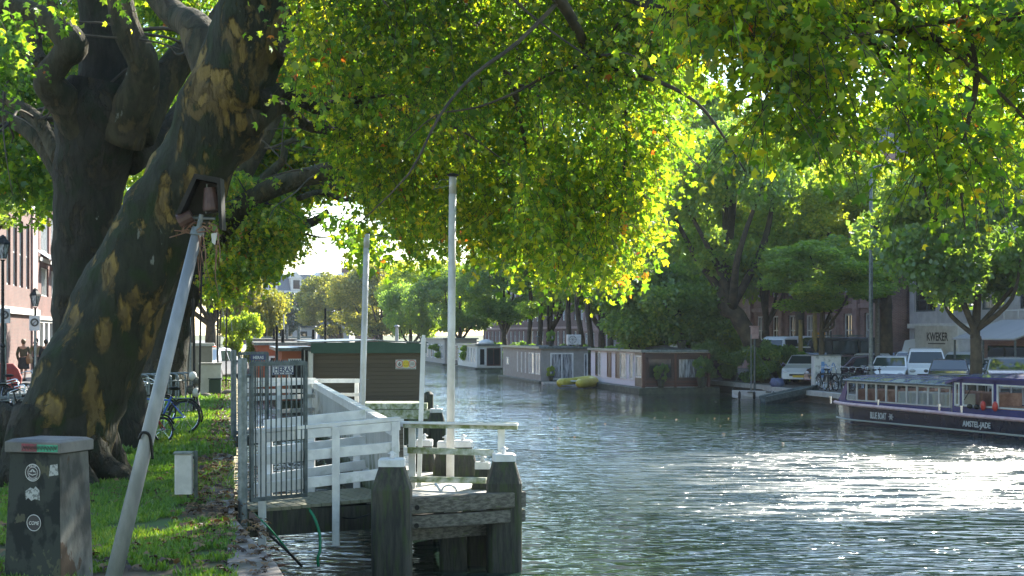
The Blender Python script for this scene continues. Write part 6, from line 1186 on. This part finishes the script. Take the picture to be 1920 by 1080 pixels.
# ---------------------------------------------------------------- gangway, handrails, plank fence, jetty
gw = thing('gangway','ribbed timber gangway with white handrails from the near gate to the jetty','gangway',(0,0,0))
a = P(470,808,17.1); b = P(748,785,18.0); dr = (b-a).normalized(); dxy = Vector((dr.x,dr.y,0)).normalized(); nr_ = Vector((-dxy.y,dxy.x,0))
def rail(p0,p1,w_,h_,par,m='white',nm='rail'): MB().bar(p0,p1,w_,h_).build(nm, M[m], par, bevel=.006)
A = Vector((a.x,a.y,0)); B = Vector((b.x,b.y,0)); zs_ = [(.82,.92),(.47,.57),(.12,.25)]
for k,(z0,z1) in enumerate(zs_):
    rail(Vector((A.x,A.y,z0)),Vector((B.x,B.y,z1)),.05 if k else .11,.13 if k else .05,gw)
    if k == 0: rail(Vector((A.x,A.y,z0-.085))-nr_*.03,Vector((B.x,B.y,z1-.085))-nr_*.03,.035,.115,gw)
for px,D,b_ in ((490,17.2,-.55),(627,17.6,-.62),(738,17.95,-.6)):
    p = A+(B-A)*((P(px,0,D).x-A.x)/(B.x-A.x))-nr_*.055; MB().box(p.x-.045,p.x+.045,p.y-.03,p.y+.03,b_,.80+.09*(px-470)/280).build('rail_post', M['white'], gw, bevel=.005)
far = nr_*1.15
for k,(z0,z1) in enumerate(zs_): rail(Vector((A.x,A.y,z0))+(B-A)*.28+far,Vector((B.x,B.y,z1))+far,.05,.12,gw)
for t in (.32,.62,.95): p = A+(B-A)*t+far+nr_*.05; MB().box(p.x-.045,p.x+.045,p.y-.03,p.y+.03,-.4,.79).build('rail_post', M['white'], gw, bevel=.005)
M['deck_mossy'] = boards('ribbed_mossy_decking',(.13,.13,.08),(.24,.23,.16),.035,'X',depth=.01,groove=.3)
n_ = 15
for i in range(n_):
    t0, t1 = i/n_, (i+.93)/n_; z = -.12+.06*t0; p0 = A+(B-A)*t0; p1 = A+(B-A)*t1
    MB().add([p0-nr_*.0+Vector((0,0,z)),p1+Vector((0,0,z)),p1+nr_*1.2+Vector((0,0,z)),p0+nr_*1.2+Vector((0,0,z)),p0+Vector((0,0,z-.04)),p1+Vector((0,0,z-.04)),p1+nr_*1.2+Vector((0,0,z-.04)),p0+nr_*1.2+Vector((0,0,z-.04))],[(0,1,2,3),(7,6,5,4),(0,4,5,1),(1,5,6,2),(2,6,7,3),(3,7,4,0)]).build('deck_board', M['deck_mossy'], gw)
for o_ in (.04,1.14): MB().bar(A+nr_*o_+Vector((0,0,-.30))-dxy*.2,B+nr_*o_+Vector((0,0,-.30)),.10,.30).build('beam', M['wood_dark'], gw)
# jetty: walkway parallel to the canal, fence of planks, platform with mooring posts
jt = thing('jetty','timber jetty with pale deck and fender beams at the end of the near gangway','jetty',(0,0,0))
Pn = Vector((-1.55,17.3,0)); 
mb = MB(); corners = [Vector((-1.50,17.15,0)),Vector((-.05,17.95,0)),Vector((-.35,21.0,0)),Vector((-1.95,20.9,0))]
def quadlerp(s_,t): return (corners[0]*(1-s_)+corners[1]*s_)*(1-t)+(corners[3]*(1-s_)+corners[2]*s_)*t
for i in range(14):
    t0,t1 = i/14,(i+.95)/14; q = [quadlerp(0,t0),quadlerp(1,t0),quadlerp(1,t1),quadlerp(0,t1)]; mb.prism([(v.x,v.y) for v in q],-.07,-.02+random.uniform(-.003,.003))
mb.build('deck_boards', M['deck'], jt)
mb = MB(); z_ = -.02
for i in range(34):
    y0 = 21.05+i*.42; c0 = Vector((-1.25-.20*(y0-19),y0,0)); mb.box(c0.x-.55,c0.x+.6,y0,y0+.39,-.07,-.02)
mb.build('walkway_boards', M['deck'], jt)
def beam(p0,p1,h_,nm='fender_beam'): 
    o = MB().bar(p0,p1,.16,h_).build(nm, M['wood_grey'], jt, bevel=.012); return o
f0 = P(748,0,16.95); f1 = P(981,0,17.75)
def zpt(px,py,D): return P(px,py,D)
beam(zpt(748,949,16.9),zpt(981,935,17.7),.19); beam(zpt(748,980,16.92),zpt(980,965,17.72),.155)
beam(zpt(760,1003,17.25),zpt(930,990,18.0),.14,'cross_beam')
for px,py,D in ((762,944,16.9),(782,952,16.9),(967,938,17.7),(762,977,16.9),(781,986,16.9),): p = zpt(px,py,D-.09); MB().tube([p,p+Vector((0,.03,0))],.03,10).build('bolt', M['black'], jt)
def post(px,D,topz,w_,lab,bot=-1.6,rz=.0):
    o = thing('mooring_post',lab,'mooring post',(P(px,0,D).x,D,bot),rz,'mooring posts of the jetty'); h_ = topz-bot; w2 = w_/2; a_ = w2*.62
    def ring(s_,z,c=.22): k = s_*(1-c); return [(-s_,-k,z),(-k,-s_,z),(k,-s_,z),(s_,-k,z),(s_,k,z),(k,s_,z),(-k,s_,z),(-s_,k,z)]
    MB().loft([ring(w2,0),ring(w2*1.0,h_*.5),ring(w2,h_-.36),ring(a_*1.02,h_-.085)]).build('timber', M['wood_dark'], o, bevel=.015)
    cp_ = MB().loft([ring(a_*1.08,h_-.09),ring(a_*1.08,h_-.012),ring(a_*.98,h_)]).build('cap', M['white'], o); mb = MB(); mb.tube([(0,0,h_),(0,0,h_+.04),(0,0,h_+.075),(0,0,h_+.085)],[.035,.018,.026,.012],8); mb.tube([(-.05,0,h_+.055),(0,0,h_+.06),(.05,0,h_+.055)],[.008,.014,.008],6); mb.build('cleat', M['metal_white'], cp_, smooth=True); return o
post(735,16.85,.52,.46,'big mossy mooring post with white cap at the left end of the fender beams')
post(945,17.75,.50,.42,'mooring post with white cap at the right end of the fender beams',rz=.1)
post(905,18.5,.33,.30,'small low mooring post just left of the right-hand one')
post(868,20.2,.48,.40,'mooring post behind the tall flagpole at the back of the jetty',rz=.1)
post(836,20.3,.46,.36,'mooring post left of the tall flagpole at the back of the jetty')
post(796,20.9,.44,.36,'mooring post behind the leaning square white post')
post(818,34,.2,.42,'far mooring post before the brown boathouse',rz=.2); post(850,17.9,-.22,.34,'sunken pile under the middle of the jetty'); post(900,18.2,-.25,.34,'sunken pile under the right of the jetty')
# railing of the platform
jr = thing('jetty_railing','mossy white railing around the end of the jetty','railing',(0,0,0))
ra = P(757,0,18.4); rb_ = P(970,0,18.3)
for k,(ya,yb,xa,xb,hh) in enumerate(((796,799,757,970,.085),(844,849,765,925,.08),(899,901,770,912,.075))):
    MB().bar(P(xa,ya,18.5),P(xb,yb,18.15),.06,hh).build('rail', M['white_mossy'], jr, bevel=.006)
MB().bar(P(755,792,18.5),P(971,796,18.1),.10,.03).build('top_board', M['white'], jr, bevel=.004)
for px,D,y1,y0 in ((750,18.55,786,925),(772,18.5,800,920),(940,18.25,803,880)): p = P(px,0,D); MB().box(p.x-.045,p.x+.045,p.y-.03+.06,p.y+.03+.06,P(0,y0,D).z,P(0,y1,D).z).build('rail_post', M['white'], jr, bevel=.005)
# plank fence
pf = thing('plank_fence','long white vertical-plank fence with mossy foot along the jetty walkway','fence',(0,0,0))
F0 = Vector((-1.50,18.12,0)); F1 = Vector((-4.92,35,0)); L_ = (F1-F0).length; fd = (F1-F0)/L_
M['plank_white'] = boards('white_planks_mossy',(.30,.31,.29),(.46,.47,.45),.12,'Y',.7,.008,moss=(.05,.07,.02),mossz=(-.25,.35))
pf.location = F0; pf.rotation_euler = (0,0,math.atan2(-fd.x,fd.y)); n_ = int(L_/.145); g = random.Random(3); mb = MB()
for i in range(n_): y = i*.145; mb.box(-.012,.012,y,y+.128,-.36+g.uniform(-.06,.04),.80)
mb.build('planks', M['plank_white'], pf)
MB().box(-.07,.07,-.03,L_,.81,.85).build('top_rail', M['white'], pf, bevel=.005); MB().box(.013,.05,0,L_,.60,.72).build('back_rail', M['white'], pf); MB().box(.013,.05,0,L_,.05,.17).build('back_rail', M['white'], pf); MB().box(-.045,-.013,0,L_,.70,.805).build('front_rail', M['white'], pf)
for k in range(9): y = .1+k*L_/8.1; MB().box(.051,.13,y,y+.09,-1.3,.80).build('post', M['wood_grey'], pf)
MB().box(-.1,.22,0,L_,-.62,-.42).build('edge_beam', M['wood_dark'], pf)
# crossing rails at the far end and the far gangway
cr = thing('cross_railing','white railing across the far end of the plank fence, before the brown boathouse','railing',(0,0,0))
for y_,h_ in ((714,.10),(740,.08)): MB().bar(P(588,y_,34.8),P(684,y_,34.4),.06,h_).build('rail', M['white'], cr)
for px in (592,668): p = P(px,0,34.6); MB().box(p.x-.05,p.x+.05,p.y+.06,p.y+.13,-.3,.88).build('post', M['white'], cr)
fg = thing('far_gangway','second gangway with three white rails behind the far steel gate','gangway',(0,0,0))
for y_,h_,dd in ((716,.10,0),(742,.09,0),(768,.09,0)): MB().bar(P(448,y_+7,30.0),P(588,y_,32.6),.06,h_).build('rail', M['white'], fg)
for y_ in (712,733,): MB().bar(P(452,y_,32.0),P(590,y_,34.4),.06,.09).build('rail', M['white'], fg)
for px,D in ((470,30.4),(523,31.4),(580,32.4)): p = P(px,0,D); MB().box(p.x-.05,p.x+.05,p.y+.05,p.y+.11,-.5,.86).build('post', M['white'], fg)
mb = MB(); a3 = P(440,0,30.1); b3 = P(588,0,32.8)
for i in range(12): t = i/12; p = a3+(b3-a3)*t; mb.box(p.x,p.x+.15,p.y+.1,p.y+1.6,-.16,-.10)
mb.build('deck_boards', M['deck'], fg); MB().bar(Vector((a3.x,a3.y,-.3)),Vector((b3.x,b3.y,-.3)),.1,.22).build('beam', M['wood_dark'], fg)
# ---------------------------------------------------------------- white poles
def flagpole(pxb, pxt, D, topy, r_, zb, lab, capr):
    top = P(pxt,topy,D); bx = P(pxb,0,D).x; o = thing('flagpole',lab,'flagpole',(bx,D,zb),0,'white flagpoles')
    tp = Vector((top.x-bx,0,top.z-zb)); MB().tube([(0,0,0),tp*.93],[r_*1.06,r_],20).build('pole', M['metal_white'], o, smooth=True); MB().tube([tp*.9301,tp*.985],[r_*.97,r_*.97],20).build('top_sleeve', M['metal_white'], o, smooth=True)
    MB().lathe([(capr*.55,0),(capr,.02),(capr*.93,.035),(capr*.3,.05)],tuple(tp*.985),20).build('cap', M['black'], o); MB().tube([(0,0,0),(0,0,.06)],[r_*2,r_*1.3],16).build('foot', M['galv'], o); return o, tp
fp1, tp = flagpole(844,849,19.4,323,.052,-.02,'tall white flagpole with a dark disc cap standing on the jetty',.085)
MB().tube([tp*.96+Vector((0,0,0)),tp*.96+Vector((-.27,-.05,-.07)),tp*.975+Vector((-.16,-.03,-.0)),tp*.975],.005,5).build('halyard_arm', M['galv'], fp1)
fp2, tp = flagpole(675,688,24,431,.05,-.6,'shorter white flagpole leaning slightly behind the plank fence',.07)
MB().tube([tp*.985,tp*.98+Vector((.58,.1,-.06))],.006,5).build('halyard_arm', M['galv'], fp2)
MB().tube([tp*.42,tp*.42+Vector((.1,0,.0))],.006,5).build('hook', M['galv'], fp2)
sp_ = thing('square_post','slim square white timber post leaning between the jetty rails','post',(P(785,0,18.9).x,18.9,-.1)); tp = P(794,634,18.9)-sp_.location
MB().bar((0,0,0),tp,.06,.065,(0,1,0)).build('post', M['white'], sp_, bevel=.004); MB().bar(tp+Vector((0,0,0)),tp+Vector((.002,0,.04)),.045,.05,(0,1,0)).build('tip', M['white'], sp_)
mr_ = thing('mooring_ring','white iron mooring ring with a bent rod on the jetty edge','mooring ring',P(842,918,17.6))
mb = MB(); mb.tube([(.09*math.cos(a),0,.075*math.sin(a)-.02) for a in np.linspace(0,math.pi,12)],.011,7); mb.tube(spline([(-.09,0,-.02),(-.12,0,.0),(-.16,0,.07),(-.17,.02,.05)],3),.016,7); mb.build('ring', M['metal_white'], mr_, smooth=True)
# hoses and ropes
M['hose'] = pmat('green_hose', (.01,.22,.10), None, rough=.4)
def hose(name,pts,r_,m,lab,cat):
    o = MB().tube(spline(pts,6),r_,8).build(name, M[m], None, smooth=True); tag(o,lab,cat); return o
hose('garden_hose',[P(573,948,17.5),P(588,968,17.4),P(599,1000,17.35),P(600,1030,17.3),P(596,1046,17.28),P(597,1062,17.3)],.018,'hose','green hose dangling from the foot of the near gate into the water','hose')
hose('garden_hose',[P(470,985,16.6),P(500,1000,16.6),P(535,1030,16.7),P(566,1062,16.9)],.016,'black','dark hose trailing from the quay edge into the water','hose')
hose('garden_hose',[P(474,962,16.9),P(500,985,16.9),P(530,1020,17.1),P(545,1040,17.3)],.012,'hose','thin green hose trailing over the quay coping','hose')
hose('rope',[P(578,952,17.5),P(630,968,17.7),P(665,972,17.4),P(698,962,17.0)],.008,'black','thin dark cable slung from the near gate to the left mooring post','cable')
# kiosk, bin, dark posts, stones on the lawn further back
ki = thing('electricity_kiosk','grey-brown electricity kiosk with a flat roof on the lawn left of the silver car','kiosk',(P(368,0,50).x,50,0),CA)
MB().cbox(-.55,.55,-.3,.5,0,1.55,.02).build('casing', pmat('taupe_kiosk',(.16,.145,.12),(.2,.18,.15),3,.7), ki); MB().box(-.62,.62,-.37,.57,1.551,1.66).build('roof', M['concrete'], ki); MB().box(-.58,.58,-.33,.53,.0,.12).build('plinth', M['concrete'], ki)
w2_ = thing('electricity_kiosk','beige low cabinet behind the kiosk by the silver car','cabinet',(P(394,0,46).x,46,0),CA); MB().cbox(-.35,.35,-.2,.2,0,1.0,.02).build('casing', M['stucco'], w2_); MB().box(-.37,.37,-.22,.22,1.001,1.05).build('lid', M['concrete'], w2_)
gb = thing('litter_box','dark green box on the lawn near the quay','box',(P(403,0,46).x,46,0),CA); MB().cbox(-.19,.19,-.19,.19,0,.52,.02).build('casing', pmat('dark_green_box',(.02,.05,.035),None,rough=.5), gb); MB().box(-.21,.21,-.21,.21,.521,.555).build('lid', M['galv_dark'], gb)
for q,(px,D,top,r_,lab) in enumerate(((364,35,560,.035,'black pole with hanging lamps and globes, nearest on the lawn'),(408,48,550,.035,'thin dark pole beside the low beige cabinet'),(424,52,575,.03,'thin bent dark pole by the pale bush'),(412,60,570,.03,'thin dark pole behind the dark green box'))):
    z1 = P(0,top,D).z; o = thing('iron_pole',lab,'pole',(P(px,0,D).x,D,0),0,'thin iron poles on the lawn'); MB().tube(spline([(0,0,-.1),(.0,0,z1*.5),(.03*(q-1),0,z1)],3),r_,8).build('pole', M['black'], o)
    if q == 0:
        for k,(dx,z) in enumerate(((.06,.55),(.08,.82),(-.02,.95),(-.08,.62))): MB().ball((dx,-.06,z),.10,(1,1,1.15),10,7).build('globe', M['wood_grey' if k%2 else 'stucco'], o, smooth=True)
        MB().tube(spline([(.05,0,.5),(.12,-.1,.3),(.25,-.5,.1),(.32,-.8,0)],4),.03,7).build('bent_foot', M['black'], o); MB().tube([(-.1,0,0),(-.08,0,2.4)],.02,6).build('stay', M['galv'], o)
    else: MB().tube(spline([(0,0,z1*.8),(.15,0,z1*.85),(.22,0,z1*.7)],4),.015,6).build('bracket', M['galv'], o)
for q,(px,D,s_) in enumerate(((386,44,.16),(428,46,.2))): o = MB().ball((0,0,.05),s_,(1.2,1,.7),10,7).build('field_stone', M['quay_stone'], None, smooth=True); o.location = (P(px,0,D).x,D,0); tag(o,['small pale stone beside the dark green box','larger pale stone by the quay edge near the far gate'][q],'stone',group='stones on the lawn')
# ---------------------------------------------------------------- grass, fallen leaves
g = np.random.default_rng(5)
def lawn_pts(n_, y0, y1, v0, v1, pw=1.0):
    y = y0+(y1-y0)*g.random(n_)**pw; v = v0+(v1-v0)*g.random(n_); return np.stack([v-SL*y, y, np.zeros(n_)],1), v
def grass(n_, y0, y1, h_, w_, pw, name):
    p, v = lawn_pts(n_, y0, y1, -4.2, .04, pw); keep = (vnoise(p+7,1.3)*.6+vnoise(p+3,4)*.4 > .41)&((v < -.45)|(g.random(n_) < .3)|((p[:,1] < 15.5)&(v < -.02))); p = p[keep]; n2 = len(p)
    ax = g.normal(size=(n2,3))*np.array([.45,.45,.1])+np.array([0,0,1.0]); nr = g.normal(size=(n2,3)); tone = np.clip(.5*g.random(n2)+.5*vnoise(p+20,.8),0,1)
    V0 = DI_V.copy(); DI_V[:,0] = V0[:,0]*w_; o = leaves_mesh(name,p,ax,nr,h_*g.uniform(.5,1.3,n2),tone,'diamond',M['grass']); DI_V[:,:] = V0; return tag(o,kind='stuff')
M['grass'] = leafmat('grass_blades', [(0,(.04,.10,.014)),(.6,(.10,.21,.022)),(1,(.22,.28,.04))], .42, 1.7, .05)
grass(110000, 10.5, 24, .075, .22, 1.25, 'grass'); grass(60000, 23, 75, .11, .35, 1.5, 'grass')
M['dead_leaf'] = leafmat('fallen_leaf', [(0,(.05,.03,.018)),(.5,(.12,.07,.035)),(1,(.26,.16,.07))], .15, 1, .05)
n1 = 3600; p1_, _ = lawn_pts(n1, 10.5, 32, -4.0, -.35, 1.3); keep = vnoise(p1_+60,.7) > .47; p1_ = p1_[keep]
n2 = 2300; p2_, _ = lawn_pts(n2, 13.5, 60, -.5, .0, 1.25); p2_[:,0] += .22*(g.random(n2)**2)*np.sign(g.random(n2)-.7); p3_, _ = lawn_pts(260, 9, 15.5, -.35, .35, 1)
p = np.concatenate([p1_,p2_,p3_]); p[:,2] = np.concatenate([.03+.03*g.random(len(p1_)), .035+.03*g.random(len(p2_)), .045+.02*g.random(len(p3_))]); n3 = len(p)
leaves_mesh('fallen_leaves', p, g.normal(size=(n3,3))*np.array([1,1,.12]), g.normal(size=(n3,3))*.35+np.array([0,0,1]), .085*g.uniform(.5,1.3,n3), g.random(n3), 'plane', M['dead_leaf'])
tag(bpy.data.objects['fallen_leaves'],kind='stuff')
n4 = 130; y = 38+45*g.random(n4)**1.2; v = 1+20*g.random(n4); p = np.stack([v-SL*y,y,np.full(n4,WZ+.006)],1); ok = (np.abs(p[:,0]/p[:,1]) < .4)&((p[:,0] > .2)|(p[:,1] > 36)); p = p[ok]; n4 = len(p)
o = leaves_mesh('floating_leaves', p, g.normal(size=(n4,3))*np.array([1,1,.02]), np.tile([0,0,1.],(n4,1)), .09*g.uniform(.6,1.3,n4), g.random(n4), 'plane', M['dead_leaf']); tag(o,kind='stuff')
# ---------------------------------------------------------------- the air between: pale haze
hm = bpy.data.materials.new('haze'); hm.use_nodes = True; n = hm.node_tree; n.nodes.clear()
pv = n.nodes.new('ShaderNodeVolumePrincipled'); pv.inputs['Color'].default_value = (.82,.90,1,1); pv.inputs['Density'].default_value = .00018; pv.inputs['Anisotropy'].default_value = .0
ou = n.nodes.new('ShaderNodeOutputMaterial'); n.links.new(pv.outputs[0], ou.inputs['Volume'])
hz = MB().box(-120,120,-20,330,-4,30).build('haze', hm); tag(hz, kind='stuff')
